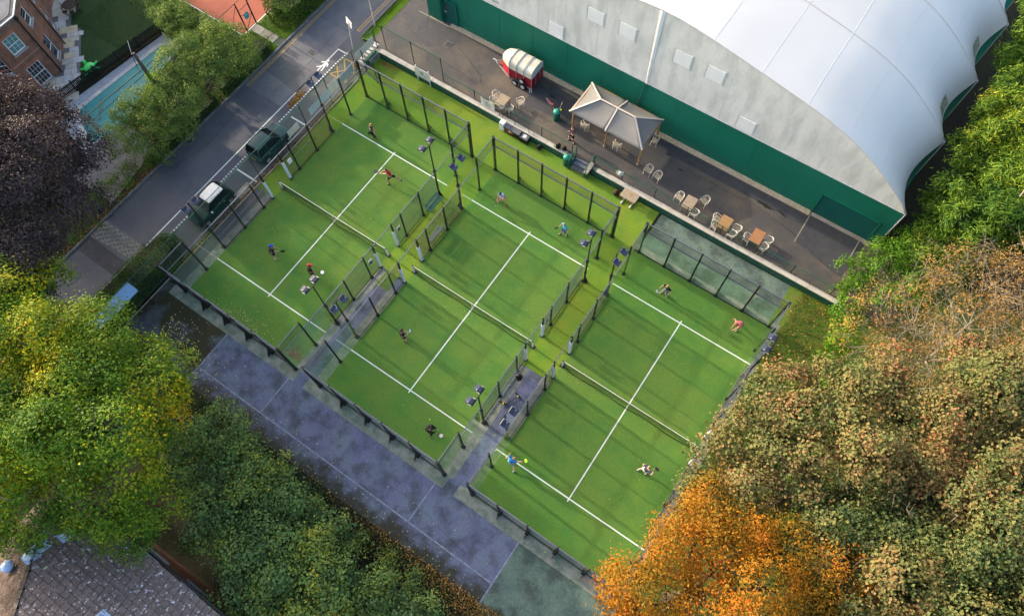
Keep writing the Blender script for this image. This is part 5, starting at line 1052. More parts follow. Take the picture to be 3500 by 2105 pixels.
def person(label, x, y, z, face, feet, hands, top, legs, shoes, hair, pelvis=(0, 0, .90), lean=(0, .12), headdir=None, skin_c=(.50, .30, .20), sleeves=True, longlegs=False, hat=None, scale=1.0, logo=None, hairlen=0, twist=0, elbow=(0, -1, -.3), kneepole=(0, 1, 0), group='people playing on the courts'):
    """local frame: +y forward, +x the person's right side. feet/hands: (left, right) points. lean: shoulder offset from pelvis"""
    t = thing('person', label, 'person', (x, y, z), R(face - 90), group); t.scale = (scale,) * 3
    sk = flat('skin_%02d%02d%02d' % tuple(int(v * 99) for v in skin_c), skin_c, .6)
    pv_ = Vector(pelvis); L = .50; ln = Vector((lean[0], lean[1], 0)); up = math.sqrt(max(L * L - ln.length_squared, .02)); ch = pv_ + ln + Vector((0, 0, up)); sp = (pv_ + ch) / 2 + Vector((0, -.02, 0))
    ct = math.cos(R(twist)); s_ = math.sin(R(twist)); rt = Vector((ct, s_, 0))
    axis = (ch - pv_).normalized(); neck = ch + axis * .08; hd = headdir or (0, .05, 1); hdv = Vector(hd).normalized(); head = neck + hdv * .14
    fw = Vector((-s_, ct, 0)); fw = (fw - axis * fw.dot(axis)).normalized()
    shl = ch - rt * .185 - axis * .02; shr = ch + rt * .185 - axis * .02; hl = pv_ - Vector((.095, 0, .04)); hr = pv_ + Vector((.095, 0, -.04))
    kl, al = ik(hl, Vector(feet[0]) + Vector((0, -.03, .08)), .43, .43, kneepole); kr_, ar = ik(hr, Vector(feet[1]) + Vector((0, -.03, .08)), .43, .43, kneepole)
    el, wl = ik(shl, hands[0], .28, .26, Vector(elbow) + Vector((-.6, 0, 0))); er, wr_ = ik(shr, hands[1], .28, .26, Vector(elbow) + Vector((.6, 0, 0)))
    tl = al + Vector((-.03, .16, -.05)); trr = ar + Vector((.03, .16, -.05))
    chains = [[(pv_, .135), (sp, .125), (ch, .145), (neck, .058), (neck + hdv * .05, .062), (head, .095), (head + hdv * .085, .070)],
              [2, (shl, .070), (el, .050), (wl, .032)], [2, (shr, .070), (er, .050), (wr_, .032)], [0, (hl, .100), (kl, .068), (al, .042), (tl, .034)], [0, (hr, .100), (kr_, .068), (ar, .042), (trr, .034)]]
    # indices: 0 pelvis 1 spine 2 chest 3 neck 4,5,6 head | 7 shl 8 el 9 wl | 10 shr 11 er 12 wr
    for wi, e_, w_, s in ((9, el, wl, -1), (12, er, wr_, 1)):
        d = (w_ - e_).normalized(); sd_ = d.cross(Vector((0, 0, 1))); sd_ = sd_.normalized() if sd_.length > .1 else Vector((1, 0, 0)); cu = sd_.cross(d).normalized() * -1
        palm = w_ + d * .075; chains.append([wi, (palm, (.038, .02))]); pi_ = sum(len([i for i in c if not isinstance(i, int)]) for c in chains) - 1
        for k, (off, ln_) in enumerate(((-.028, .070), (-.010, .080), (.010, .076), (.028, .060))):
            b0 = palm + sd_ * off + d * .03; chains.append([pi_, (b0, .0095), (b0 + d * ln_ * .55 + cu * .008, .0085), (b0 + d * ln_ * .85 + cu * .035, .0075)])
        b0 = palm - sd_ * .035 * s - d * .02; chains.append([pi_, (b0, .011), (b0 - sd_ * .02 * s + d * .04 + cu * .012, .009)])
    body = skin('body', chains, sk, t)
    # face: nose, ears, eyes
    side = hdv.cross(fw).normalized(); ff = side.cross(hdv).normalized() if headdir else fw
    f2 = (fw - hdv * fw.dot(hdv)).normalized(); side = f2.cross(hdv).normalized()
    mb = MB(); mb.tube([head + f2 * .082 + hdv * .015, head + f2 * .108 - hdv * .02], [.009, .014], 5)
    for s in (-1, 1): e = head + side * .083 * s; mb.ell(e, (.016, .02, .03), 6, 4)
    mb.build('nose_and_ears', sk, t, smooth=True)
    mb = MB()
    for s in (-1, 1): mb.ell(head + f2 * .082 + side * .03 * s + hdv * .02, (.010, .010, .008), 6, 4)
    mb.ell(head + f2 * .085 - hdv * .05, (.022, .012, .006), 6, 4); mb.build('eyes_and_mouth', 'ink', t)
    hc = flat('hair_%s' % hair[0], hair[1], .7)
    mb = MB(); q = head + hdv * .035 - f2 * .022
    mb.ell((0, 0, 0), (.095, .105, .085), 12, 8)
    m3 = Matrix((side, f2, hdv)).transposed()
    mb.v = [tuple(q + m3 @ Vector(p) * (1 if p[1] < .03 or p[2] > .02 else .86)) for p in mb.v]; mb.build('hair', hc, t, smooth=True)
    if hairlen: mb = MB(); mb.tube([head - f2 * .09 + hdv * .03, head - f2 * .12 - hdv * .08, head - f2 * .10 - hdv * .22], [.03, .04, .015], 8); mb.build('ponytail', hc, t, smooth=True)
    if hat:
        mb = MB(); mb.ell((0, 0, 0), (.103, .112, .085), 14, 8); mb.v = [p for p in mb.v]; c_ = head + hdv * .062
        mb.v = [tuple(c_ + m3 @ Vector((p[0], p[1], max(p[2], -.02)))) for p in mb.v]; h_ = mb.build('cap', flat('cap_%02d%02d%02d' % tuple(int(v * 99) for v in hat), hat, .6), t, smooth=True)
        mb = MB(); mb.prism([(-.07, .09), (.07, .09), (.055, .18), (0, .20), (-.055, .18)], -.008, .006); mb.v = [tuple(c_ + m3 @ Vector(p)) for p in mb.v]; mb.build('peak', h_.data.materials[0], h_)
    # shirt
    tm = flat('cloth_%02d%02d%02d' % tuple(int(v * 99) for v in top), top, .8)
    cs = [[(pv_ + axis * .02, .178), (sp, .172), (ch - axis * .02, .192), (ch + axis * .05, .09)]]
    if sleeves is True: cs += [[2, (shl, .100), (shl + (el - shl) * .70, .078)], [2, (shr, .100), (shr + (er - shr) * .70, .078)]]
    elif sleeves == 'long': cs += [[2, (shl, .10), (el, .074), (el + (wl - el) * .93, .052)], [2, (shr, .10), (er, .074), (er + (wr_ - er) * .93, .052)]]
    else: cs += [[2, (shl, .088)], [2, (shr, .088)]]
    sh = skin('shirt', cs, tm, t)
    if logo:
        c_ = ch - axis * .12 + fw * .165; mb = MB(); mb.ell((0, 0, 0), (.09, .02, .06), 10, 4); mm = Matrix((rt, fw, axis)).transposed(); mb.v = [tuple(c_ + mm @ Vector(p)) for p in mb.v]; mb.build('shirt_print', flat('logo_%02d%02d%02d' % tuple(int(v * 99) for v in logo), logo), sh)
    lm = flat('cloth_%02d%02d%02d' % tuple(int(v * 99) for v in legs), legs, .8)
    f_ = .99 if longlegs else .72
    cs = [[(pv_ + axis * .06, .172), (pv_ - Vector((0, 0, .03)), .178)]]
    for h_, k_, a_ in ((hl, kl, al), (hr, kr_, ar)):
        if longlegs: cs += [[1, (h_, .130), (k_, .092), (k_ + (a_ - k_) * .92, .064)]]
        else: cs += [[1, (h_, .135), (h_ + (k_ - h_) * .82, .115)]]
    skin('trousers' if longlegs else 'shorts', cs, lm, t)
    sm = flat('shoe_%02d%02d%02d' % tuple(int(v * 99) for v in shoes), shoes, .6)
    for a_, tt in ((al, tl), (ar, trr)):
        d = (tt - a_); d.z = 0; d.normalize(); b0 = a_ - Vector((0, 0, .045))
        skin('shoe', [[(b0 - d * .06, (.045, .045)), (b0 + d * .04 - Vector((0, 0, .005)), (.05, .042)), (b0 + d * .17 - Vector((0, 0, .02)), (.048, .030))]], sm, t)
        if not longlegs: mb = MB(); mb.tube([a_ + Vector((0, 0, -.02)), a_ + Vector((0, 0, .09))], [.042, .044], 8); mb.build('sock', flat('sock', (.6, .6, .6)) if shoes[0] > .3 and shoes[2] > .2 else 'black', t)
    return t, wl, wr_, el, er
def racket(label, P, hand, direction, face_n, c, x, y, z, face):
    """a racket held in a hand: world placed beside its player"""
    rz = R(face - 90); t = thing('padel_racket', label, 'racket', (x, y, z), rz, 'rackets held by the players')
    d = Vector(direction).normalized(); n = Vector(face_n); n = (n - d * n.dot(d)).normalized(); s = d.cross(n); hnd = Vector(hand)
    mm = Matrix((s, d, n)).transposed()
    def put(mb, name, m, par=t): mb.v = [tuple(hnd + mm @ Vector(p)) for p in mb.v]; return mb.build(name, m, par)
    mb = MB(); pts = []
    for k in range(20): a = 2 * PI * k / 20; pts.append((.125 * math.cos(a) * (1 - .12 * (math.sin(a) < 0) * -math.sin(a)), .34 + .135 * math.sin(a)))
    mb.prism(pts, -.019, .019); put(mb, 'face', c)
    mb = MB(); mb.tube([(p[0], p[1], 0) for p in pts] + [(pts[0][0], pts[0][1], 0)], .021, 5); mb.tube([(-.055, .225, 0), (0, .12, 0), (.055, .225, 0)], .015, 5); put(mb, 'rim', 'black')
    mb = MB(); mb.tube([(0, -.04, 0), (0, .13, 0)], .017, 6); put(mb, 'grip', 'black')
BLK = (.012, .012, .015); BR = ('brown', (.07, .035, .018)); DK = ('dark', (.012, .010, .009)); BL = ('blond', (.42, .27, .12)); GI = ('ginger', (.50, .24, .07))
def play(label, x, y, face, **k):
    rk = k.pop('rk', None); z = k.pop('z', .016); t, wl, wr_, el, er = person(label, x, y, z, face, **k)
    if rk:
        lab, which, d, n, c = rk; h = wr_ if which == 'r' else wl; e = er if which == 'r' else el; hp = h + (h - e).normalized() * .08; racket(lab, None, hp, d, n, c, x, y, z, face)
play('blonde woman in black with a white shirt print, upper end of the leftmost court', 2.9, 17.35, 262, feet=((-.1, 0, 0), (.12, .02, 0)), hands=((-.30, .12, .80), (.30, .08, .82)), top=BLK, legs=BLK, shoes=BLK, hair=GI, sleeves=False, logo=(.7, .75, .78), lean=(0, .03), longlegs=True, scale=.98, hairlen=1, rk=('dark racket held low by the blonde woman in black', 'r', (.05, .3, -1), (1, 0, 0), 'black'))
play('player in a red vest and black shorts lunging for a ball on the leftmost court', 6.35, 14.95, 205, feet=((-.28, .12, 0), (-.02, -.85, .22)), hands=((-.10, .62, 1.05), (.02, .66, 1.0)), top=(.55, .02, .03), legs=BLK, shoes=BLK, hair=DK, sleeves=False, pelvis=(-.02, -.10, .82), lean=(0, .22), kneepole=(0, .8, -.3), rk=('black racket reached forward by the player in the red vest', 'r', (.1, 1, -.05), (0, .1, 1), 'black'))
mb = MB(); mb.ell((0, 0, 0), (.036, .036, .036), 8, 6); tag(mb.build('ball', 'ball', loc=(5.62, 15.15, 1.15), smooth=True), 'yellow ball in the air just in front of the player in the red vest', 'ball')
play('player in black wearing a bright blue cap, lower half of the leftmost court', 3.35, 5.45, 55, feet=((-.2, .05, 0), (.22, -.02, 0)), hands=((-.12, .42, .82), (.12, .42, .80)), top=BLK, legs=BLK, shoes=(.45, .55, .52), hair=DK, hat=(.03, .06, .62), pelvis=(0, -.1, .80), lean=(0, .22), rk=('dark racket held low by the player in the blue cap', 'r', (-.1, .6, -.8), (1, 0, 0), 'black'))
play('player in black wearing a red cap, partly behind the floodlight lamps of the leftmost court', 6.6, 5.75, 60, feet=((-.18, 0, 0), (.2, .02, 0)), hands=((-.1, .45, .95), (.32, .42, .95)), top=BLK, legs=(.10, .05, .035), shoes=BLK, hair=DK, hat=(.60, .02, .03), lean=(0, .14), skin_c=(.30, .15, .09), rk=('pale racket held forward by the player in the red cap', 'r', (.5, .8, .1), (0, -.2, 1), 'pad'))
play('player in pale blue shirt, pink shorts and orange shoes, crouching on the middle court', 14.2, 18.05, 262, feet=((-.38, .05, 0), (.40, .12, 0)), hands=((-.05, .48, .72), (.06, .48, .70)), top=(.38, .58, .80), legs=(.62, .22, .22), shoes=(.75, .10, .04), hair=DK, pelvis=(0, -.18, .72), lean=(0, .30), skin_c=(.42, .22, .14), rk=('white racket held between the knees of the player with orange shoes', 'r', (-.05, .75, -.5), (1, 0, .1), 'white'))
play('player in a cyan shirt and blue shorts stepping forward on the middle court', 19.4, 18.3, 235, feet=((-.10, -.12, 0), (.14, .30, 0)), hands=((-.28, -.05, .95), (.36, .30, .85)), top=(.01, .42, .62), legs=(.02, .09, .35), shoes=(.02, .05, .30), hair=BL, lean=(0, .10), rk=('dark racket held low by the player in the cyan shirt', 'r', (.2, .5, -.8), (1, 0, 0), 'ink'))
play('player in black raising a blue and white racket in front of the face, middle court', 14.75, 5.6, 45, feet=((-.16, .0, 0), (.18, .1, 0)), hands=((-.05, .38, 1.18), (.10, .42, 1.22)), top=BLK, legs=BLK, shoes=(.05, .06, .07), hair=BR, lean=(0, .06), rk=('blue and white racket held upright by the player in black', 'r', (.1, .45, .85), (0, 1, -.4), flat('racket_blue', (.16, .32, .55))))
mb = None
play('player in a black hooded top holding a white racket, lower end of the middle court', 20.0, 1.6, 20, feet=((-.25, .0, 0), (.26, .1, 0)), hands=((-.10, .48, .90), (.18, .55, .85)), top=(.022, .015, .022), legs=BLK, shoes=(.04, .06, .12), hair=DK, sleeves='long', longlegs=True, pelvis=(0, -.14, .80), lean=(0, .22), rk=('white racket with a pink tinge held out by the player in the hooded top', 'r', (.2, .9, .3), (0, -.4, 1), flat('racket_pink', (.62, .50, .50))))
mb = MB(); mb.ell((0, 0, 0), (.036, .036, .036), 8, 6); tag(mb.build('ball', 'ball', loc=(19.9, 2.0, 1.75), smooth=True), 'yellow ball beside the head of the player in the hooded top', 'ball')
play('bald player in a black shirt with a blue print, upper end of the rightmost court', 27.6, 18.2, 250, feet=((-.16, -.08, 0), (.26, .12, 0)), hands=((-.34, .12, .98), (.36, .30, .92)), top=(.014, .014, .018), legs=(.16, .17, .19), shoes=(.7, .7, .68), hair=('bald', (.52, .26, .14)), logo=(.12, .55, .70), lean=(0, .16), pelvis=(0, -.05, .86), rk=('pale blue racket held low by the bald player', 'r', (0, .3, -.95), (0, 1, .3), 'banner_blue'))
play('player in a pink shirt bent deep near the top corner of the rightmost court', 32.8, 18.75, 245, feet=((-.12, .15, 0), (.55, -.30, 0)), hands=((-.08, .55, .55), (.10, .55, .52)), top=(.75, .20, .20), legs=(.05, .09, .06), shoes=(.20, .48, .52), hair=('auburn', (.16, .045, .03)), pelvis=(0, -.22, .68), lean=(0, .40), headdir=(0, .8, .6), skin_c=(.55, .28, .18), rk=('dark green racket held low by the player in the pink shirt', 'l', (.15, .4, -.8), (1, .2, 0), flat('racket_green', (.05, .12, .08))))
play('player in a bright blue shirt stretching one arm up with a lime yellow racket', 25.35, 2.85, 70, feet=((-.42, -.05, 0), (.50, -.18, 0)), hands=((-.35, .15, 1.0), (.55, .42, 1.62)), top=(.01, .22, .62), legs=(.30, .38, .42), shoes=(.45, .70, .40), hair=GI, pelvis=(0, -.1, .76), lean=(.08, .25), rk=('lime yellow racket held high by the player in the bright blue shirt', 'r', (.35, .5, .6), (0, -.5, .8), flat('racket_lime', (.42, .72, .04))))
play('player in a navy shirt holding a black racket up on the rightmost court', 32.45, 7.0, 60, feet=((-.26, -.24, 0), (.15, .05, 0)), hands=((-.28, .12, .95), (.34, .24, 1.42)), top=(.035, .045, .09), legs=(.60, .60, .58), shoes=(.72, .72, .70), hair=('greyginger', (.34, .22, .15)), pelvis=(0, -.04, .86), lean=(.03, .12), hat=None, skin_c=(.58, .34, .24), rk=('black racket held up by the player in the navy shirt', 'r', (.15, .35, .85), (0, -1, .3), 'black'))
play('man in a dark top and black shorts standing with arms crossed beside the canopy', 15.75, 24.95, 255, z=.652, feet=((-.22, 0, 0), (.24, .08, 0)), hands=((.12, .20, 1.18), (-.12, .22, 1.14)), top=(.055, .030, .05), legs=(.012, .010, .012), shoes=(.03, .035, .03), hair=BR, sleeves='long', lean=(0, .03), elbow=(0, -.1, -1), skin_c=(.50, .27, .18), group='people beside the courts')
# ------------------------------------------------------------------ brick house, top left
hs = thing('brick_house', 'brick house with white sash windows in an angled bay, at the top left corner', 'house', (0, 0, 0))
FP = [(-34, -4), (-24.25, -1.0), (-24.25, 3.7), (-22.2, 5.75), (-22.2, 8.34), (-24.25, 10.4), (-27.6, 12.0), (-34, 20)]
HE = 5.62
def wallseg(parent, p, q, h, m, name='wall', z0=0, openings=(), th=.25):
    """a wall from p to q seen from its right-hand outside (outside = -y local); openings (x0,x1,z0,z1) are real holes"""
    l = math.hypot(q[0] - p[0], q[1] - p[1]); a = math.atan2(q[1] - p[1], q[0] - p[0])
    xs = sorted({0, l} | {v for o in openings for v in o[:2]}); zs = sorted({z0, h} | {v for o in openings for v in o[2:]}); mb = MB()
    for x0, x1 in zip(xs, xs[1:]):
        for a0, a1 in zip(zs, zs[1:]):
            cx_, cz_ = (x0 + x1) / 2, (a0 + a1) / 2
            if any(o[0] < cx_ < o[1] and o[2] < cz_ < o[3] for o in openings): continue
            mb._add([(x0, 0, a0), (x1, 0, a0), (x1, 0, a1), (x0, 0, a1)], [(0, 1, 2, 3)])
    for o in openings:
        x0, x1, a0, a1 = o; mb._add([(x0, 0, a0), (x1, 0, a0), (x1, th, a0), (x0, th, a0)], [(0, 1, 2, 3)]); mb._add([(x0, 0, a1), (x0, th, a1), (x1, th, a1), (x1, 0, a1)], [(0, 1, 2, 3)])
        mb._add([(x0, 0, a0), (x0, th, a0), (x0, th, a1), (x0, 0, a1)], [(0, 1, 2, 3)]); mb._add([(x1, 0, a0), (x1, 0, a1), (x1, th, a1), (x1, th, a0)], [(0, 1, 2, 3)])
    o = mb.build(name, m, parent, loc=(p[0], p[1], 0), rot=(0, 0, a)); return o, l, a
def window(wall, x0, x1, z0, z1, cols, rows, gl, arch='brick_red', open_=0):
    w = MB(); t = .07
    for b in ((x0, x0 + t, z0, z1), (x1 - t, x1, z0, z1), (x0 + t, x1 - t, z1 - t, z1), (x0 + t, x1 - t, z0, z0 + t * 1.5), (x0 + t, x1 - t, (z0 + z1) / 2 - .03, (z0 + z1) / 2 + .03)): w.box(b[0], b[1], .05, .12, b[2], b[3])
    w.box(x0 + t, x1 - t, .098, .104, z0 + t, z1 - t)
    wi = w.build('window', 'wpaint', wall)
    for i in range(cols):
        for j in range(rows):
            a = x0 + t + (x1 - x0 - 2 * t) * i / cols; b = x0 + t + (x1 - x0 - 2 * t) * (i + 1) / cols; c = z0 + t + (z1 - z0 - 2 * t) * j / rows; d = z0 + t + (z1 - z0 - 2 * t) * (j + 1) / rows
            mb = MB(); mb.box(a + .018, b - .018, .078, .095, c + .018, d - .018); mb.build('pane', gl, wi)
    return wi
def windows_on(p, q, ops, m='brick', h=HE, z0=0):
    o, l, a = wallseg(hs, p, q, h, m, openings=[w[:4] for w in ops], z0=z0)
    for (x0, x1, a0, a1, c, r, gl) in ops:
        # window is a part of the house (world-placed), with its frame and panes
        w = window(None, x0, x1, a0, a1, c, r, gl); w.parent = hs; w.location = (p[0], p[1], 0); w.rotation_euler = (0, 0, a)
        mb = MB(); mb.box(x0 - .08, x1 + .08, -.10, .04, a0 - .09, a0 - .01); s = mb.build('sill', 'deck', w)
        if r > 2: mb = MB(); mb.box(x0 - .06, x1 + .06, -.006, .02, a1 + .004, a1 + .26); s = mb.build('brick_lintel', 'brick_red', w)
    return o
# outside must be local -y: walk the footprint from low y to high y on the east side
windows_on((-24.25, -1.0), (-24.25, 3.7), [(1.6, 2.6, 3.35, 4.8, 3, 4, 'wglass'), (1.6, 2.7, .2, 2.0, 3, 4, 'wglass')])
windows_on((-24.25, 3.7), (-22.2, 5.75), [(1.75, 2.65, 2.25, 3.95, 3, 4, 'wglass')])
windows_on((-22.2, 5.75), (-22.2, 8.34), [(.72, 1.86, 3.42, 4.90, 3, 4, 'wglass_pale'), (.64, 1.84, .12, 2.05, 4, 4, 'wglass')])
windows_on((-22.2, 8.34), (-24.25, 10.4), [(.86, 1.80, 3.9, 5.15, 3, 4, 'wglass'), (.78, 1.78, .42, 2.45, 3, 4, 'wglass')])
windows_on((-24.25, 10.4), (-27.6, 12.0), [(1.2, 2.2, 3.3, 4.8, 3, 4, 'wglass'), (1.2, 2.2, .3, 2.3, 3, 4, 'wglass')])
windows_on((-27.6, 12.0), (-34, 20), [])
mb = MB(); mb.prism([(x * 1 - .0, y) for x, y in FP], HE + .0, HE + .22); mb.build('parapet', 'render', hs)
off = [(-34, -3.5), (-24.55, -.8), (-24.5, 3.6), (-22.5, 5.65), (-22.5, 8.2), (-24.45, 10.1), (-27.6, 11.7), (-34, 19.5)]
mb = MB(); mb.prism(off, HE + .23, HE + .26); mb.build('flat_roof', 'lead', hs)
mb = MB()
for p, q in zip(FP[1:], FP[2:]): mb.bar((p[0] + .03, p[1], HE + .24), (q[0] + .03, q[1], HE + .235), .10, .05)
mb.build('coping', 'wpaint', hs)
mb = MB()
for p, q in zip(FP[1:], FP[2:]): mb.bar((p[0] + .02, p[1], HE - .25), (q[0] + .02, q[1], HE - .25), .09, .05)
mb.build('string_course', 'render', hs)
for (x, y) in ((-22.14, 8.36), (-24.2, 10.5), (-24.15, 3.6)):
    mb = MB(); mb.tube([(x, y, .05), (x, y, HE - .1)], .055, 8); mb.box(x - .12, x + .12, y - .12, y + .12, HE - .12, HE + .12); mb.tube([(x, y, .1), (x + .1, y, .02)], .055, 6); mb.build('drain_pipe', 'pipe', hs)
mb = MB()
for dz in (2.75,): 
    for p, q in zip(FP[1:], FP[2:]): mb.bar((p[0] + .012, p[1], dz), (q[0] + .012, q[1], dz), .04, .10)
mb.build('brick_band', 'brick_red', hs)
# paved patio: single flags
pat = MB(); pat.poly([(-22.2, 5.2, -.012), (-19.2, 6.0, -.012), (-20.2, 8.5, -.012), (-24.2, 12.3, -.012), (-25.35, 12.25, -.012), (-34, 21, -.012), (-34, 12, -.012), (-27, 11, -.012)]); pat = struct(pat.build('patio', 'kerb'))
def inpoly(x, y, P):
    c = False
    for (x1, y1), (x2, y2) in zip(P, P[1:] + P[:1]):
        if (y1 > y) != (y2 > y) and x < (x2 - x1) * (y - y1) / (y2 - y1) + x1: c = not c
    return c
PP = [(-23.2, 3.4), (-19.7, 3.4), (-19.0, 6.6), (-20.3, 8.5), (-24.2, 12.2), (-25.3, 12.2), (-33, 20), (-33, 13.5), (-27.4, 12.1), (-24.2, 10.5), (-22.1, 8.4), (-22.1, 5.5)]
rr = random.Random(5); ca, sa = math.cos(R(-42)), math.sin(R(-42)); flags = {}
u = -42.0
while u < 0:
    wv = rr.choice([.5, .62, .75]); v = -25.0 + rr.random()
    while v < 5:
        lv = rr.choice([.45, .6, .75, .9]); cxv, cyv = u + wv / 2, v + lv / 2; X = cxv * ca - cyv * sa; Y = cxv * sa + cyv * ca
        X, Y = X, Y
        v += lv
        if inpoly(X, Y, PP):
            ci_ = rr.randrange(6); key = (wv, lv, ci_)
            if key not in flags: flags[key] = MB().cbox(-wv / 2 + .012, wv / 2 - .012, -lv / 2 + .012, lv / 2 - .012, -.01, .02, .006).mesh('flagstone', 'flag%d' % ci_)
            o = bpy.data.objects.new('flagstone', flags[key]); C.objects.link(o); o.parent = pat; o.location = (X, Y, rr.uniform(-.003, .003)); o.rotation_euler = (0, 0, R(-42))
    u += wv
# garden furniture under a dark cover beside the house
t = thing('garden_table', 'dark garden table with chairs folded round it on the patio by the house wall', 'table', (-26.2, 13.3, .02), .5)
mb = MB(); mb.lathe([(.02, .70), (.55, .71), (.57, .74), (.02, .76)], (0, 0, 0), 14); mb.build('top', flat('brown_dark', (.07, .045, .035)), t)
mb = MB()
for k in range(6): a = k * PI / 3; mb.tube([(.1 * math.cos(a), .1 * math.sin(a), .7), (.35 * math.cos(a), .35 * math.sin(a), 0)], .025, 5); mb.bar((.6 * math.cos(a), .6 * math.sin(a), 0), (.75 * math.cos(a), .75 * math.sin(a), .85), .05); mb.bar((.6 * math.cos(a + .3), .6 * math.sin(a + .3), .45), (.75 * math.cos(a - .2), .75 * math.sin(a - .2), .45), .3, .03)
mb.build('legs_and_chair_frames', flat('brown_dark', (.07, .045, .035)), t)
# picket fence
pf = thing('picket_fence', 'dark picket fence between the garden lawn and the pool', 'fence', (0, 0, 0)); A_, B_ = Vector((-19.95, 5.8)), Vector((-18.35, 15.9)); d = (B_ - A_); Lf = d.length; dn = d.normalized()
pm_ = MB(); pm_._add([(-.045, -.012, .05), (.045, -.012, .05), (.045, .012, .05), (-.045, .012, .05), (-.045, -.012, .98), (.045, -.012, .98), (.045, .012, .98), (-.045, .012, .98), (0, -.012, 1.06), (0, .012, 1.06)], [(0, 3, 2, 1), (0, 1, 5, 8, 4), (2, 3, 7, 9, 6), (1, 2, 6, 5), (3, 0, 4, 7), (4, 8, 9, 7), (8, 5, 6, 9)]); pm_ = pm_.mesh('picket', 'pipe')
ang = math.atan2(dn.y, dn.x); k = 0.0
while k < Lf:
    o = bpy.data.objects.new('picket', pm_); C.objects.link(o); o.parent = pf; p = A_ + dn * k; o.location = (p.x + random.uniform(-.01, .01), p.y, 0); o.rotation_euler = (0, 0, ang); k += .125
for z in (.3, .85): mb = MB(); mb.bar((A_.x - .03, A_.y, z), (B_.x - .03, B_.y, z), .04, .08); mb.build('fence_rail', 'pipe', pf)
k = 0
while k < Lf: p = A_ + dn * k; mb = MB(); mb.box(p.x - .1, p.x, p.y - .05, p.y + .05, 0, 1.1); mb.build('post', 'pipe', pf); k += 2.0
sheetobj('flower_bed', [(-20.1, 5.6), (-19.4, 5.6), (-18.1, 15.6), (-18.6, 16.0)], .006, 'soil')
# pool
sheetobj('pool_deck', [(-19.6, 5.0), (-14.3, 3.9), (-14.3, 5.0), (-15.9, 15.6), (-18.4, 15.8)], 0.002, 'deck')
dk = struct(MB().build('pool_edge', 'deck'))
PL = [(-18.2, 6.3), (-14.95, 4.75), (-14.2, 7.2), (-16.1, 14.75), (-17.45, 14.8)]
for (p, q) in (((-18.25, 6.25), (-17.52, 14.9)), ((-18.25, 6.2), (-14.9, 4.62))):
    p = Vector(p); q = Vector(q); n = int((q - p).length / .6); 
    for i in range(n):
        a = p + (q - p) * i / n; b = p + (q - p) * (i + 1) / n; mb = MB(); mb.bar((*a, .02), (*(b - (b - a) * .03), .02), .35, .05); mb.build('edge_stone', 'flag%d' % (2 if i % 3 else 5), dk)
sheetobj('pool_cover', PL, .012, 'pool_cover')
pc = thing('cover_straps', 'pale straps stretched over the length of the turquoise pool cover', 'straps', (0, 0, 0))
for (p, q, r) in (((-17.2, 5.9), (-16.75, 14.6), .035), ((-16.5, 5.7), (-16.3, 14.6), .02), ((-16.75, 14.6), (-16.3, 14.6), .02), ((-17.2, 5.9), (-16.5, 5.7), .02)): mb = MB(); mb.tube([(*p, .035), (*q, .035)], r, 6); mb.build('strap', 'rope', pc)
mb = MB(); mb.bar((-18.0, 4.6, .0), (-16.2, 4.0, .0), .14, .5); tag(mb.build('low_wall', 'pipe'), 'short dark low wall by the pool corner, at the edge of the dark tree', 'wall')
# inflatable turtle
tt = thing('inflatable_turtle', 'bright green inflatable turtle lying on the lawn against the picket fence', 'pool float', (-20.3, 9.85, .05), R(161))
mb = MB(); mb.ell((0, 0, .20), (.50, .46, .24), 16, 8); mb.build('shell', 'turtle_pale', tt, smooth=True)
for k in range(5): mb = MB(); a_ = [(-.42 + .21 * k, .42 * math.sqrt(max(0, 1 - ((-.42 + .21 * k) / .5) ** 2)) * math.cos(t_), .20 + .25 * math.sqrt(max(0, 1 - ((-.42 + .21 * k) / .5) ** 2)) * math.sin(t_)) for t_ in [PI * i / 8 for i in range(9)]]; mb.tube(a_, .012, 4); mb.build('seam', 'turtle', tt)
mb = MB(); mb.ell((.66, .12, .28), (.23, .13, .14), 12, 8); mb.build('head', 'turtle', tt, smooth=True)
for x, y, rz in ((.25, .50, 60), (.25, -.50, -60), (-.32, .45, 120), (-.32, -.45, -120)): mb = MB(); mb.ell((0, 0, 0), (.30, .12, .06), 10, 6); mb.build('flipper', 'turtle', tt, smooth=True, loc=(x, y, .10), rot=(0, 0, R(rz)))
t = thing('pool_net', 'dark and white telescopic pool pole leaning over the picket fence', 'pool pole', (-18.0, 12.6, .0)); mb = MB(); mb.tube([(-.7, .5, 1.2), (.3, -.2, .9)], .02, 6); mb.build('pole', 'white', t); mb = MB(); mb.tube([(.3, -.2, .9), (1.0, -.7, .1)], .03, 6); mb.build('handle', flat('navy', (.02, .03, .1)), t)

# ------------------------------------------------------------------ clay court gate and fence
cg = thing('clay_court_gate', 'dark framed gate with a turquoise sign at the edge of the red clay court', 'gate', (-12.45, 0, 0))
for y in (19.75, 20.85): mb = MB(); mb.tube([(0, y, 0), (0, y, 2.9)], .055, 8); mb.build('post', 'gate_dark', cg)
mb = MB()
for p, q in (((0, 19.8, .1), (0, 20.8, .1)), ((0, 19.8, 2.1), (0, 20.8, 2.1)), ((0, 19.8, .1), (0, 19.8, 2.1)), ((0, 20.8, .1), (0, 20.8, 2.1)), ((0, 19.8, .1), (0, 20.8, 1.1)), ((0, 19.8, 1.6), (0, 20.8, 1.1)), ((0, 19.75, 2.9), (0, 20.85, 2.9))): mb.bar(p, q, .035)
mb.build('gate_leaf', 'gate_dark', cg)
mb = MB(); mb.box(.03, .045, 20.05, 20.5, 1.0, 1.6); s = mb.build('sign', 'teal_sign', cg)
mb = MB()
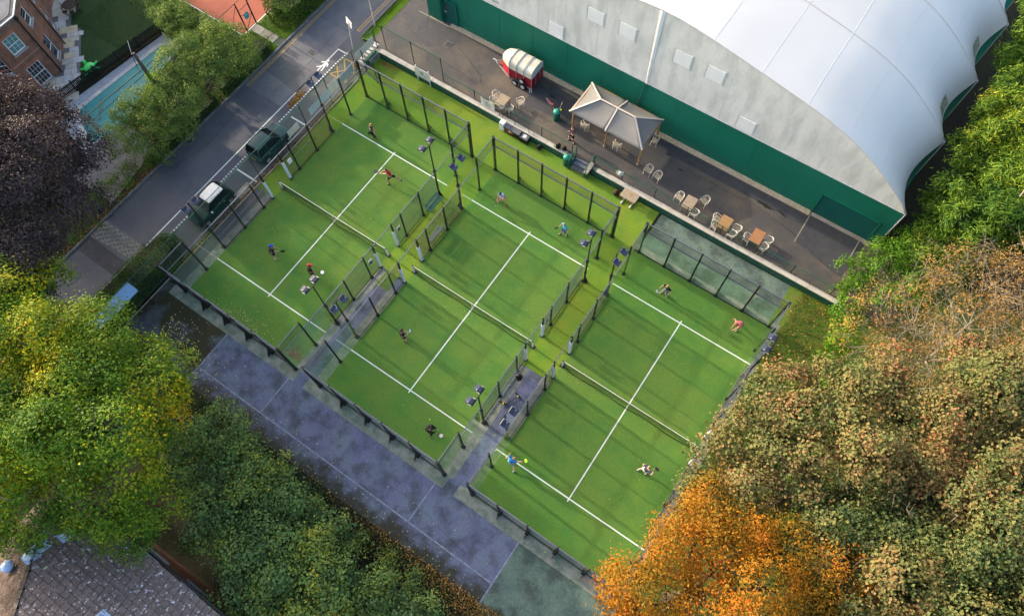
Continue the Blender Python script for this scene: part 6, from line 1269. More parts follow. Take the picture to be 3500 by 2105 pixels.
for (y, z, w) in ((20.12, 1.42, .06), (20.2, 1.46, .05), (20.27, 1.41, .06), (20.34, 1.45, .05), (20.18, 1.34, .12), (20.32, 1.33, .1), (20.15, 1.2, .05)): mb.box(.0455, .048, y, y + w, z, z + .035)
mb.build('sign_marks', 'wpaint', s)
mb = MB(); mb.tube([(0, 20.85, 2.9), (0, 24, 2.6), (0, 24, 0)], .03, 6); mb.tube([(0, 19.75, 2.9), (0, 17.6, 2.9)], .025, 6); mb.tube([(0, 20.85, 2.9), (.0, 23.2, .1)], .03, 6); mb.tube([(0, 19.75, 2.7), (-.5, 18.3, 0)], .02, 6); mb.build('stay', 'gate_dark', cg)

# ------------------------------------------------------------------ clubhouse with the tiled roof, lower left
ch_ = thing('tiled_roof_house', 'low brick building with a lichen-spotted tiled hip roof, bottom left corner', 'house', (0, 0, 0))
ex0, ey0, ez0, pit = 5.6, -12.75, 5.0, math.tan(R(30)); RL = 7.0
# solid roof below the tiles
top_z = ez0 + RL * pit
mb = MB(); mb._add([(ex0, ey0, ez0 - .06), (34, ey0, ez0 - .06), (34, ey0 - RL, top_z - .06), (ex0 + RL, ey0 - RL, top_z - .06)], [(0, 1, 2, 3)]); mb._add([(34, ey0 - RL, top_z - .06), (34, ey0 - 2 * RL, ez0 - .06), (ex0, ey0 - 2 * RL, ez0 - .06), (ex0 + RL, ey0 - RL, top_z - .06)], [(0, 1, 2, 3)]); mb.build('roof_deck', 'pipe', ch_)
mb = MB(); mb._add([(ex0, ey0, ez0), (ex0 + RL, ey0 - RL, top_z), (ex0, ey0 - 2 * RL, ez0)], [(0, 1, 2)]); mb.build('hip_slope', 'roof_moss', ch_)
# tiles of the slope facing the courts, one by one where the picture shows them
TL, TWd = .355, .42; sl = 1 / math.cos(R(30)); tiles = []
tm_ = [MB().cbox(-TWd / 2 + .008, TWd / 2 - .010, -.03, TL * 1.0, -.02, .035, .012).mesh('roof_tile', 'roof_tile')]
tilec = []
for row in range(20):
    yy = ey0 - row * TL * math.cos(R(30)); zz_ = ez0 + row * TL * math.sin(R(30)); x = ex0 + (yy - ey0) * -1 + .25 + (TWd / 2 if row % 2 else 0)
    while x < 26: tilec.append((x, yy, zz_)); x += TWd
vis = sorted(tilec, key=lambda p: abs(p[0] - 11.2) / 5.4 + abs(p[1] + 15.2) / 3.0)
one = vis[:300]; rest = vis[300:]
for (x, y, z) in one:
    o = bpy.data.objects.new('roof_tile', tm_[0]); C.objects.link(o); o.parent = ch_; o.location = (x, y, z + .06 + random.uniform(-.004, .006)); o.rotation_euler = (R(30 - 4), 0, PI + random.uniform(-.015, .015)); o.rotation_euler = Matrix.Rotation(PI, 4, 'Z').to_euler() if False else (R(23), 0, PI)
mb = MB(); rm = Matrix.Rotation(PI, 3, 'Z') @ Matrix.Rotation(R(23), 3, 'X')
for (x, y, z) in rest:
    q = MB().cbox(-TWd / 2 + .008, TWd / 2 - .010, -.03, TL, -.02, .035, .012); vs = [tuple(Vector((x, y, z + .06)) + rm @ Vector(p)) for p in q.v]; mb._add(vs, q.f)
stuff(mb.build('roof_tiles', 'roof_tile', ch_))
mb = MB(); n = 22
for i in range(n): a = i / n * RL; b = (i + .96) / n * RL; 
for i in range(n):
    a = i / n * RL; b = (i + .97) / n * RL; p = (ex0 + a, ey0 - a, ez0 + a * pit + .05); q = (ex0 + b, ey0 - b, ez0 + b * pit + .07); mb = MB(); mb.bar(p, q, .20, .07); mb.build('hip_tile', 'pipe' if i % 3 else 'roof_moss', ch_)
mb = MB(); mb.bar((ex0, ey0 + .12, ez0 - .06), (34, ey0 + .12, ez0 - .06), .12, .10); mb.bar((ex0 - .1, ey0 + .05, ez0 - .06), (ex0 - .1, ey0 - 14, ez0 - .06), .12, .1); mb.build('gutter', 'pipe', ch_)
def cwall(p, q, ops):
    o, l, a = wallseg(ch_, p, q, ez0 - .1, 'brick_dark', openings=[w[:4] for w in ops])
    for (x0, x1, a0, a1, c, r, gl) in ops:
        w = window(None, x0, x1, a0, a1, c, r, gl); w.parent = ch_; w.location = (p[0], p[1], 0); w.rotation_euler = (0, 0, a)
        mb = MB(); mb.box(x0 - .1, x1 + .1, -.10, .04, a0 - .08, a0 - .01); mb.build('sill', 'lampback', w)
cwall((30, -13.15), (5.9, -13.15), [(30 - 18.3, 30 - 17.2, 2.2, 3.4, 2, 1, 'wglass'), (30 - 15.7, 30 - 14.2, 2.1, 3.5, 3, 1, 'wglass_pale'), (30 - 12.6, 30 - 11.0, 2.1, 3.5, 3, 1, 'wglass_pale'), (30 - 10.0, 30 - 9.0, 2.1, 3.5, 2, 1, 'wglass')])
cwall((5.9, -13.15), (5.9, -27), [])
def skylight(x, y, r, m, label='sun_pipe'):
    z = ez0 + (ey0 - y) * pit; q = MB(); q.bar((x, y + .32, z - .32 * pit + .09), (x, y - .32, z + .32 * pit + .09), .62, .02); f = q.build('flashing', 'dome_blue', ch_)
    q = MB(); q.lathe([(r * .75, z), (r * .8, z + .28), (r, z + .30), (r * .95, z + .38), (r * .6, z + .50), (.02, z + .54)], (x, y, 0), 16); q.build('sun_pipe_dome', m, f, smooth=True)
skylight(8.55, -15.75, .24, 'dome_grey'); skylight(8.75, -14.25, .20, 'dome_grey'); skylight(13.7, -15.75, .22, 'dome_blue'); skylight(8.45, -15.2, .12, 'pipe')
q = MB(); q.lathe([(.16, 6.0), (.18, 6.5), (.33, 6.52), (.32, 6.6), (.2, 6.72), (.02, 6.76)], (7.75, -16.85, 0), 16); q.build('sun_pipe_dome', 'dome_blue', ch_, smooth=True)

# blue sheet roof by the hedge
t = thing('blue_shelter', 'long sky-blue sheet roof beside the clipped hedge, half under the yellow tree', 'shelter', (0, 0, 0))
mb = MB(); mb.grid(lambda u, v: (-2.05 + .95 * u, -1.95 - 3.6 * v, 2.45 - .12 * u + .015 * math.sin(v * 9)), 6, 12); o = mb.build('roof_sheet', 'blue_sheet', t); o.modifiers.new('thick', 'SOLIDIFY').thickness = .02
for x in (-2.0, -1.15):
    for y in (-2.0, -5.5): mb = MB(); mb.tube([(x, y, 0), (x, y, 2.4)], .03, 6); mb.build('post', 'pipe', t)
# ------------------------------------------------------------------ vegetation: crowns of real leaves on limbs
def unit(v): return v / np.maximum(np.linalg.norm(v, axis=1, keepdims=True), 1e-9)
def leaves_obj(name, P, Nn, size, aspect, rnd, m, parent=None, dirs=None, fold=.25):
    """one mesh of leaf blades: P centres, Nn face normals; each blade is two triangles folded along the midrib"""
    n = len(P); rnd_v = RNG.normal(size=(n, 3)) if dirs is None else dirs + RNG.normal(size=(n, 3)) * .25
    T = unit(rnd_v - Nn * np.sum(rnd_v * Nn, 1, keepdims=True)); B = np.cross(Nn, T)
    s = (size * RNG.uniform(.65, 1.3, n))[:, None]; l = s; w = s * aspect
    a = P - T * l * .5; b = P + B * w * .5 + Nn * w * fold; c = P + T * l * .5; d = P - B * w * .5 + Nn * w * fold
    V = np.stack([a, b, c, d], 1).reshape(-1, 3); k = np.arange(n)[:, None] * 4
    F = np.concatenate([k + [0, 1, 2], k + [0, 2, 3]], 1).reshape(-1, 3)
    me = bpy.data.meshes.new(name); me.vertices.add(len(V)); me.vertices.foreach_set('co', V.ravel().astype(np.float32))
    me.loops.add(F.size); me.loops.foreach_set('vertex_index', F.ravel().astype(np.int32)); me.polygons.add(len(F)); me.polygons.foreach_set('loop_start', (np.arange(len(F)) * 3).astype(np.int32))
    at = me.attributes.new('rnd', 'FLOAT', 'FACE'); at.data.foreach_set('value', np.repeat(np.clip(rnd, 0, 1), 2).astype(np.float32))
    me.update(); me.validate(); me.materials.append(m); o = bpy.data.objects.new(name, me); C.objects.link(o)
    if parent: o.parent = parent
    return o
def crown(blobs, dens, per, size, aspect, clr, bias=0.0, kclump=.5, lobes=9, lobe_r=.42, up=.35, flat_=1.0, seed=0, tone=None, conif=False, patches=0):
    """blobs (x,y,z,r[,rz]); returns P, N, rnd, dirs"""
    global RNG; RNG = np.random.default_rng(seed + 11)
    L = []
    for bl in blobs:
        x, y, z, r = bl[:4]; rz = bl[4] if len(bl) > 4 else r * .85
        for _ in range(int(lobes * max(1, r / 2.6) * 1.5)):
            d = RNG.normal(size=3); d[2] = abs(d[2]) * .9 - .25; d /= np.linalg.norm(d); rr_ = r * lobe_r * RNG.uniform(.42, 1.05); k = RNG.uniform(.58, .98)
            L.append((x + d[0] * r * k, y + d[1] * r * k, z + d[2] * rz * k, rr_, rr_ * .85 * flat_))
        L.append((x, y, z, r * .55, rz * .55))
    L = np.array(L); Pc = []; Nc = []; Lt = []
    for i, l in enumerate(L):
        n = int(4 * PI * l[3] ** 2 * dens); D = unit(RNG.normal(size=(n, 3))); D = D[D[:, 2] > -.45]; n = len(D)
        k = RNG.uniform(.80, 1.06, n)[:, None]; P = l[:3] + D * k * np.array([l[3], l[3], l[4]])
        q = (P[:, None, :] - L[None, :, :3]) / np.stack([L[:, 3], L[:, 3], L[:, 4]], 1)[None]
        ins = (np.linalg.norm(q, axis=2) < .80); ins[:, i] = False; nz = P * (2.2 / max(.5, l[3])) + i * 7.1; keep = ~ins.any(1) & ((np.sin(nz[:, 0] * 2.3 + np.sin(nz[:, 1] * 1.9)) * np.sin(nz[:, 1] * 2.1 + nz[:, 2]) + .5 * np.sin(nz[:, 2] * 5.1 + nz[:, 0] * 3.7) + RNG.normal(size=n) * .3) > -.62)
        Pc.append(P[keep]); Nc.append(D[keep]); Lt.append(np.full(keep.sum(), RNG.uniform(0, 1)))
    Pc = np.concatenate(Pc); Nc = np.concatenate(Nc); Lt = np.concatenate(Lt); m = len(Pc); ct = RNG.uniform(0, 1, m)
    reps = RNG.poisson(per, m) + 2; idx = np.repeat(np.arange(m), reps); n = len(idx)
    P = Pc[idx] + RNG.normal(size=(n, 3)) * clr * np.array([1, 1, .75]); N = unit(Nc[idx] * 1.0 + np.array([0, 0, up * .45]) + RNG.normal(size=(n, 3)) * .42)
    r0 = kclump * (.55 * ct[idx] + .45 * Lt[idx]) + (1 - kclump) * RNG.uniform(0, 1, n) + bias
    if patches:
        g_ = P * .42 + seed; f = np.sin(g_[:, 0] * 1.7 + np.sin(g_[:, 1] * 2.1)) * np.sin(g_[:, 1] * 1.3 + g_[:, 2]) ; r0 = r0 + patches * np.clip(f, -.2, 1)
    D = Nc[idx] * 1.0 + np.array([0, 0, -.15]) if conif else None
    return P, N, r0, D
TRI = 0
def limbs(parent, base, blobs, r=.22, m='bark', seed=0):
    rr = random.Random(seed); mb = MB(); bx, by = base; zc = min(b[2] for b in blobs); top_ = (bx + rr.uniform(-.3, .3), by + rr.uniform(-.3, .3), max(zc * .55, .3))
    mb.tube([(bx, by, -.05), (bx * .5 + top_[0] * .5, by * .5 + top_[1] * .5, top_[2] * .5), top_], [r, r * .8, r * .6], 8); mb.build('trunk', m, parent)
    mb = MB()
    for b in blobs:
        e = Vector((b[0], b[1], b[2])); s = Vector(top_); mid = s.lerp(e, .5) + Vector((0, 0, -.2)); mb.tube([s, mid, e], [r * .5, r * .35, r * .16], 6)
        for k in range(7):
            d = Vector((rr.gauss(0, 1), rr.gauss(0, 1), rr.uniform(-.1, 1))).normalized(); q = mid.lerp(e, rr.random()); mb.tube([q, q + d * b[3] * .5, q + d * b[3] * .5 + Vector((d.x, d.y, d.z + .3)) * b[3] * .38], [r * .18, r * .1, r * .03], 4)
    mb.build('limbs', m, parent)['kind'] = 'stuff'
def twigs(parent, blobs, n, m, seed, rad=.014, length=1.6, out=.8, name='twigs'):
    rr = random.Random(seed); mb = MB()
    for i in range(n):
        b = rr.choice(blobs); d = Vector((rr.gauss(0, 1), rr.gauss(0, 1), abs(rr.gauss(.3, .8)))).normalized(); p = Vector(b[:3]) + d * b[3] * out * rr.uniform(.7, 1.05); pts = [p]; v = (d + Vector((rr.gauss(0, .6), rr.gauss(0, .6), .1))).normalized()
        for k in range(4): v = (v + Vector((rr.gauss(0, .35), rr.gauss(0, .35), rr.gauss(0, .25)))).normalized(); pts.append(pts[-1] + v * length * .25 * rr.uniform(.6, 1.2))
        mb.tube(pts, [rad, rad * .8, rad * .6, rad * .45, rad * .25], 3, cap=False)
        for _ in range(3):
            k = rr.randint(1, 3); w = (v + Vector((rr.gauss(0, .8), rr.gauss(0, .8), rr.gauss(0, .5)))).normalized(); mb.tube([pts[k], pts[k] + w * length * .25, pts[k] + w * length * .42 + Vector((rr.gauss(0, .05), rr.gauss(0, .05), .03))], [rad * .5, rad * .35, rad * .15], 3, cap=False)
    o = mb.build(name, m, parent); o['kind'] = 'stuff'; return o
KIND = {  # dens, per, size, aspect, clr, kwargs
 'beech': (5.2, 28, .16, .6, .28, dict(kclump=.65, patches=.30, bias=-.10, up=.5)),
 'copper': (4.6, 24, .16, .6, .26, dict(kclump=.5, bias=-.02)),
 'laurel': (6.0, 24, .14, .5, .18, dict(kclump=.5, bias=.0, up=.4)),
 'hedge': (6, 20, .10, .6, .14, dict(kclump=.4, lobes=6)),
 'shrub': (5.4, 18, .17, .75, .24, dict(kclump=.62, bias=-.02, patches=.18)),
 'conif': (4.8, 24, .36, .20, .22, dict(kclump=.6, conif=True, lobes=12, lobe_r=.36, flat_=1.15, bias=-.05)),
 'lime': (5, 20, .16, .55, .16, dict(kclump=.5)),
 'thorn': (2.4, 14, .13, .6, .26, dict(kclump=.5, patches=.15)),
 'syc': (5.6, 23, .155, .85, .24, dict(kclump=.72, bias=-.05, up=.4, lobes=6, lobe_r=.5)),
 'orange': (5.6, 24, .15, .5, .26, dict(kclump=.68, bias=-.04, patches=.16, up=.4, lobes=6, lobe_r=.5)),
}
LM = {'beech': L_BEECH, 'copper': L_COPPER, 'laurel': L_LAUREL, 'hedge': L_HEDGE, 'shrub': L_SHRUB, 'conif': L_CONIF, 'lime': L_LIME, 'thorn': L_THORN, 'syc': L_SYC, 'orange': L_ORANGE}
def tree(name, label, cat, kind, blobs, base=None, group=None, seed=1, rt=.22, bark='bark', tw=0, twm='bark_pale', mod=None, trunk=True, twlen=1.6):
    t = thing(name, label, cat, (0, 0, 0), 0, group)
    de, pe, si, asp, clr, kw = KIND[kind]; kw = dict(kw); kw.update(mod or {}); de = kw.pop('dens', de); pe = kw.pop('per', pe); si = kw.pop('size', si)
    P, N, r0, D = crown(blobs, de, pe, si, asp, clr, seed=seed, **kw)
    lo_ = P[:, 2] > .05; P, N, r0 = P[lo_], N[lo_], r0[lo_]; D = D[lo_] if D is not None else None
    leaves_obj('crown', P, N, si, asp, r0, LM[kind], t, D)
    global TRI; TRI += len(P) * 2
    base = base or (sum(b[0] for b in blobs) / len(blobs), sum(b[1] for b in blobs) / len(blobs))
    if trunk: limbs(t, base, blobs, rt, bark, seed)
    if tw: twigs(t, blobs, tw, twm, seed, length=twlen)
    return t
BG = 'yellowing beeches on the left'
tree('beech_tree', 'tall green and yellow tree whose crown covers the roof corner of the tiled house', 'tree', 'beech', [(5.0, -8.3, 8.8, 4.2), (9.6, -8.9, 8.5, 4.0), (7.4, -7.7, 8, 3.4), (7.6, -10.4, 9.6, 4.3), (9.6, -10.7, 7.4, 3.0), (5.0, -13.0, 7.6, 3.1)], (6.5, -9.5), seed=3, rt=.4, bark='bark_pale', tw=60, twlen=2.6)
tree('beech_tree', 'green and yellow tree cut by the left edge, just below the dark purple tree', 'tree', 'beech', [(-.9, -7.8, 8.3, 3.7), (2.0, -8.0, 8.0, 3.3), (1.5, -11.0, 9.5, 4.6), (2.8, -12.8, 8.4, 3.8), (-3.5, -9.6, 8, 4)], (0.6, -9.8), seed=5, rt=.38, bark='bark_pale', tw=50, twlen=2.4)
tree('copper_beech', 'large dark purple tree over the left end of the road and the pool', 'tree', 'copper', [(-10.6, .9, 7.6, 3.9), (-6.9, -2.4, 8.6, 4.2), (-7.6, .1, 7, 3.4), (-5.2, -4.6, 8, 3.4), (-15.0, .6, 6.6, 3.0), (-11.5, -3.8, 9.5, 5), (-13.5, -.5, 8, 4), (-16.5, -.5, 7.5, 3.2)], (-11.5, -2.8), seed=8, rt=.45)
LG = 'tall bushes between the garden and the road'
tree('laurel_bush', 'sunlit rounded evergreen at the corner nearest the clay court gate, with a pointed tip', 'bush', 'laurel', [(-10.0, 15.8, 2.9, 2.1), (-10.3, 17.2, 2.2, 1.2, 2.4), (-8.9, 16.3, 1.6, 1.4)], group=LG, seed=21)
tree('laurel_bush', 'sunlit evergreen behind the mossy stump, second from the clay court gate', 'bush', 'laurel', [(-10.8, 13.8, 2.8, 2.0), (-9.2, 13.2, 2.4, 1.8), (-11.6, 12.4, 2.7, 1.8)], group=LG, seed=22)
tree('laurel_bush', 'dark green evergreen below the mossy stump, beside the road kerb', 'bush', 'laurel', [(-9.9, 10.2, 2.8, 2.1), (-8.9, 9.6, 1.9, 1.6), (-11.0, 10.6, 2.6, 1.5)], group=LG, seed=23)
tree('laurel_bush', 'dark green evergreen overhanging the end of the turquoise pool cover', 'bush', 'laurel', [(-10.6, 8.3, 2.8, 2.0), (-10.6, 6.6, 2.4, 1.8), (-9.2, 7.4, 1.8, 1.5)], group=LG, seed=24)
HG2 = 'bushes along the top of the garden lawn'
for i, (x, y, z, r, l) in enumerate(((-13.0, 16.2, 2.3, 1.7, 'yellow-green bush next to the clay court corner, right end of the garden row'), (-15.2, 16.3, 2.4, 1.6, 'yellow-green bush in the garden row, second from the clay court corner'), (-17.1, 16.8, 2.3, 1.5, 'grey-green bush in the garden row, above the far end of the picket fence'), (-19.2, 17.4, 2.2, 1.5, 'dark green bush in the garden row, above the lawn'), (-21.4, 18.6, 2.2, 1.5, 'dark bush at the top edge of the picture in the garden row'))):
    tree('garden_bush', l, 'bush', 'laurel', [(x, y, z, r), (x + .5, y - .3, z * .6, r * .8)], group=HG2, seed=30 + i, trunk=True, rt=.1)
GC = 'low shrubs along the left road kerb'
for i, (x, y, l) in enumerate(((-9.6, 5.4, 'low ragged shrub at the pool end of the kerb row'), (-9.7, 3.8, 'low shrub with reddish leaves beside the grey driveway'), (-9.8, 2.2, 'low green shrub under the dark purple tree, upper one'), (-9.5, .6, 'low green shrub by the cobbled strip'), (-9.3, -1.2, 'low shrub beyond the cobbled strip, near the yellow tree'))):
    tree('kerb_shrub', l, 'shrub', 'hedge', [(x, y, .8, 1.0, .8), (x - .3, y + .7, .7, .8, .7)], group=GC, seed=40 + i, rt=.05, mod=dict(bias=.12))
# ivy-clad stump
t = thing('ivy_stump', 'bare cut trunk with yellow-green ivy rising out of the bushes beside the pool', 'tree trunk', (0, 0, 0)); mb = MB(); mb.tube([(-10.9, 10.2, 0), (-11.1, 10.35, 3.0), (-11.5, 10.5, 5.2), (-11.75, 10.6, 6.3)], [.22, .18, .13, .10], 8); mb.build('trunk', 'bark', t)
P, N, r0, D = crown([(-11.15, 10.35, 3.3, .42, .9), (-11.0, 10.25, 2.4, .5, .6), (-11.35, 10.45, 4.2, .3, .6)], 14, 12, .12, .6, .09, seed=50, lobes=8); leaves_obj('ivy', P, N, .12, .7, r0 * .5 + .45, L_LIME, t)
# clipped hedges: a box of leaves
def boxhedge(name, label, poly, h, kind, seed, wob=.12, size=.09, dens=260, bias=0, z0=0.0):
    t = thing(name, label, 'hedge', (0, 0, 0)); rg = np.random.default_rng(seed); P = []; N = []
    xs = [p[0] for p in poly]; ys = [p[1] for p in poly]; A = (max(xs) - min(xs)) * (max(ys) - min(ys)); n = int(A * dens * 1.3); q = np.stack([rg.uniform(min(xs), max(xs), n), rg.uniform(min(ys), max(ys), n)], 1)
    q = q[[inpoly(a, b, poly) for a, b in q]]; zz = h + .10 * np.sin(q[:, 0] * 2.1) * np.sin(q[:, 1] * 1.7) + .05 * np.sin(q[:, 1] * 5) + rg.normal(size=len(q)) * .05
    P.append(np.column_stack([q, zz])); N.append(np.tile([0, 0, 1.0], (len(q), 1)))
    for (a, b) in zip(poly, poly[1:] + poly[:1]):
        l = math.hypot(b[0] - a[0], b[1] - a[1]); n = int(l * h * dens); k = rg.uniform(0, 1, n); z = rg.uniform(.02, h, n); nx_, ny_ = (b[1] - a[1]) / l, -(b[0] - a[0]) / l; o_ = rg.normal(size=n) * .06 + wob * np.sin(k * l * 3 + z * 2) * .5
        P.append(np.column_stack([a[0] + (b[0] - a[0]) * k + nx_ * o_, a[1] + (b[1] - a[1]) * k + ny_ * o_, z])); N.append(np.tile([nx_, ny_, .2], (n, 1)))
    P = np.concatenate(P); N = unit(np.concatenate(N) + rg.normal(size=(len(P), 3)) * .5); c = np.sin(P[:, 0] * 1.3 + seed) * np.sin(P[:, 1] * 1.9) * .15
    global RNG; RNG = rg; leaves_obj('foliage', P, N, size, .6, rg.uniform(0, 1, len(P)) * .75 + c + bias, LM[kind], t)
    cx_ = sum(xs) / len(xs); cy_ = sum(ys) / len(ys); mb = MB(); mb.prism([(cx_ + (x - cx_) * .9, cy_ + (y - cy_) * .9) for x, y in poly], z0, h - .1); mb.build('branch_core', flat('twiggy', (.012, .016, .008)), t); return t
boxhedge('clipped_hedge', 'clipped green hedge between the road and the dark corner of the hard court', [(-3.9, -6), (-2.05, -6), (-1.95, 1.0), (-2.2, 2.1), (-2.9, 2.6), (-3.6, 2.0), (-3.9, .6)], 1.6, 'hedge', 61, bias=.05)
boxhedge('clipped_hedge', 'tall square clipped hedge beside the double yellow lines, top edge of the picture', [(-11.6, 21.6), (-9.35, 21.9), (-9.3, 36), (-11.9, 36)], 1.9, 'hedge', 62, size=.12, bias=.10)
boxhedge('clipped_hedge', 'low clipped hedge between the tall evergreens and the paving slabs', [(-9.7, 13.5), (-9.2, 13.5), (-9.15, 19.3), (-9.6, 19.6), (-10.5, 19.2), (-10.4, 17.8)], 1.1, 'hedge', 63, bias=.05)
boxhedge('clipped_hedge', 'narrow dark hedge along the kerb below the tall evergreens', [(-9.8, 6), (-9.2, 6), (-9.15, 13.4), (-9.8, 13.4)], .9, 'hedge', 64, bias=-.1)
# shrubs along the hard court
SG = 'shrubs below the purple hard court'
SHR = [([(9.8, -6.3, 2.3, 2.0), (10.6, -7.9, 2.5, 2.0)], 'dark grey-green shrub under the tip of the yellow tree'), ([(12.3, -7.2, 2.6, 2.2), (13.4, -9.2, 2.8, 2.2)], 'grey-green shrub, second from the yellow tree'), ([(14.8, -7.2, 2.4, 2.1), (15.4, -9.1, 2.8, 2.3)], 'green shrub opposite the window end of the tiled house'), ([(17.6, -8.1, 2.5, 2.2), (17.9, -10.0, 3.0, 2.4)], 'mid-green shrub in the middle of the shrub border'), ([(19.9, -8.2, 2.5, 2.2), (20.3, -9.9, 3.0, 2.3)], 'mottled green and yellow shrub, right of the middle of the border'), ([(22.3, -8.6, 2.7, 2.2), (20.9, -12, 2.6, 2.2)], 'yellowest shrub of the border, at the bottom edge'), ([(24.0, -7.9, 2.2, 1.9), (26.0, -8.0, 2.0, 1.8)], 'green shrub at the right end of the border'), ([(12.0, -5.9, 1.0, 1.1), (13.6, -6.0, .8, .9)], 'low dark shrub at the court edge left of the leafy plants'), ([(17.0, -6.4, 1.0, 1.1), (19.2, -6.5, 1.2, 1.1)], 'low shrub at the court edge in the middle of the border'), ([(18.0, -12.6, 2.8, 2.2)], 'dark shrub with bare twigs beside the house wall, at the bottom edge')]
for i, (b, l) in enumerate(SHR): tree('border_shrub', l, 'shrub', 'shrub', b, group=SG, seed=70 + i, rt=.08, tw=26, twm='bark', twlen=1.3, mod=dict(bias=(.10 if i in (4, 5) else -.04)))
LGc = 'low plants at the edge of the hard court'
for i, (x, y, l) in enumerate(((16.2, -5.9, 'low leafy plant at the moss edge, left one'), (18.2, -6.0, 'low leafy plant at the moss edge, second from left'), (20.3, -6.2, 'low leafy plant at the moss edge, third from left'), (22.4, -6.2, 'low leafy plant at the moss edge, among brown leaves'), (24.6, -6.2, 'low leafy plant at the moss edge, near the corner line'), (13.8, -5.7, 'low leafy plant by the faded line, nearest the yellow tree'))): tree('edge_plant', l, 'plant', 'shrub', [(x, y, .35, .75, .45)], group=LGc, seed=90 + i, rt=.03, mod=dict(size=.14))
# right-hand trees
CG = 'conifers beside the hall'
for i, (b, l) in enumerate((([(39.7, 46.6, 6.2, 2.3), (41.0, 44.6, 6.5, 2.4)], 'dark conifer at the top right corner beside the hall'), ([(40.0, 42.0, 6.2, 2.2), (41.9, 41.0, 6.5, 2.4)], 'conifer beside the hall, second from the top'), ([(40.1, 38.6, 6.0, 2.1), (41.8, 37.1, 6.8, 2.6)], 'bright green conifer beside the hall, third from the top'), ([(40.2, 34.9, 5.8, 2.0), (42.0, 33.6, 7, 2.6)], 'yellow-green conifer with a bare leaning limb, beside the hall'), ([(40.3, 31.9, 5.0, 1.9), (41.2, 30.6, 6, 2.7)], 'conifer standing nearest the green corner of the hall'), ([(43.8, 31.6, 5, 2.8), (44.5, 35, 6, 2.8)], 'dark conifer at the right edge, behind the others'), ([(40.6, 29.2, 3.8, 1.7), (41.0, 28.4, 4, 2.0)], 'small conifer in front of the hall corner, above the light green bushes'), ([(43, 39.5, 6, 2.8), (43, 43.5, 6, 2.8)], 'conifer at the right edge, upper one'))):
    tree('conifer', l, 'conifer', 'conif', b, group=CG, seed=100 + i, rt=.2, mod=dict(bias=(.1 if i in (2, 3) else -.05)), tw=0)
t = thing('bare_limb', 'long bare pale limb running up through the yellow-green conifer', 'branch', (0, 0, 0)); mb = MB(); mb.tube([(42.2, 31.0, 8.5), (42.6, 34.5, 9.3), (42.7, 37.5, 9.0)], [.05, .035, .015], 5)
for k in range(9): y = 31.5 + k * .6; mb.tube([(42.3 + .05 * k, y, 8.8), (42.3 + .05 * k + random.choice((-1, 1)) * .6, y + .4, 8.7)], [.02, .006], 4)
mb.build('limb', 'bark_pale', t)
LB = 'light green bushes at the end of the terrace'
for i, (b, l) in enumerate((([(37.4, 25.9, 2.0, 1.4), (37.9, 24.5, 1.7, 1.2)], 'light green bush at the very end of the terrace tarmac'), ([(38.6, 27.3, 2.4, 1.5), (39.7, 28.2, 2.8, 1.6)], 'light green bush below the small conifer'), ([(40.5, 27.2, 2.5, 1.5), (40.3, 25.4, 2.6, 1.5)], 'yellow-green bush between the terrace bush and the thorny tree'), ([(38.3, 22.7, 1.5, 1.1), (38.8, 21.2, 1.6, 1.1)], 'bright green bush on the grass bank, upper one'), ([(38.9, 20.0, 1.3, 1.1), (39.1, 18.9, 1.2, .9)], 'bright lime bush on the grass bank, lower one'), ([(37.6, 17.6, .7, .8, .6), (38.5, 17.3, .7, .8, .6)], 'small low bush on the grass bank, touching the big brown-green tree'))):
    tree('light_bush', l, 'bush', 'lime', b, group=LB, seed=120 + i, rt=.07, mod=dict(bias=(-.15 if i in (0, 1, 2) else .0)))
tree('thorn_tree', 'sprawling brown tree with a tangle of pale bare twigs, right side of the picture', 'tree', 'thorn', [(40.6, 21.6, 6.2, 3.2), (42.4, 23.4, 7, 3.6), (45.0, 21.7, 7.3, 3.8), (40.8, 19.4, 5.4, 2.8), (44.5, 26.4, 6.6, 3.4), (43.0, 18.8, 6.8, 3.2), (47.5, 24, 7, 3.5)], (43, 22), seed=140, rt=.17, bark='bark_pale', tw=420, twlen=2.3)
SY = 'brown and green sycamores on the right'
for i, (b, l) in enumerate((([(37.3, 11.0, 7.6, 2.9), (37.2, 7.8, 8.0, 2.8), (38.3, 12.9, 7.6, 3.0), (37.0, 6.2, 6.8, 2.2), (39.4, 10.3, 8.8, 3.3)], 'brown-green tree overhanging the side of the rightmost court'), ([(41.5, 14.4, 9.2, 3.3), (43.8, 16.9, 9, 3.3), (44.2, 13.6, 9.6, 3.3)], 'brownest large tree, between the thorny tree and the green-brown ones'), ([(46.2, 15.3, 9.6, 3.8), (46.6, 11.8, 9.6, 3.8)], 'brown tree cut by the right edge'), ([(41.9, 8.2, 9.2, 3.3), (44.0, 9.6, 9.6, 3.3)], 'green-leaved tree just above the orange one'), ([(43.0, 5.2, 9.4, 3.4), (45.5, 6.4, 9.8, 3.3)], 'green and brown tree in the lower right, right of the orange one'), ([(48.0, 9.4, 10, 4.0), (48.5, 5.5, 9.5, 4)], 'dark green-brown tree at the bottom right corner'), ([(43.5, 2.2, 8.8, 3.6), (46.5, 3.0, 9, 3.6)], 'greenish tree cut by the bottom edge, right of the orange one'))):
    tree('sycamore_tree', l, 'tree', 'syc', b, group=SY, seed=150 + i, rt=.3, tw=14, twm='bark_pale', mod=dict(bias=(.12 if i in (1, 2) else (-.12 if i in (3, 5) else (-.06 if i == 4 else .04)))))
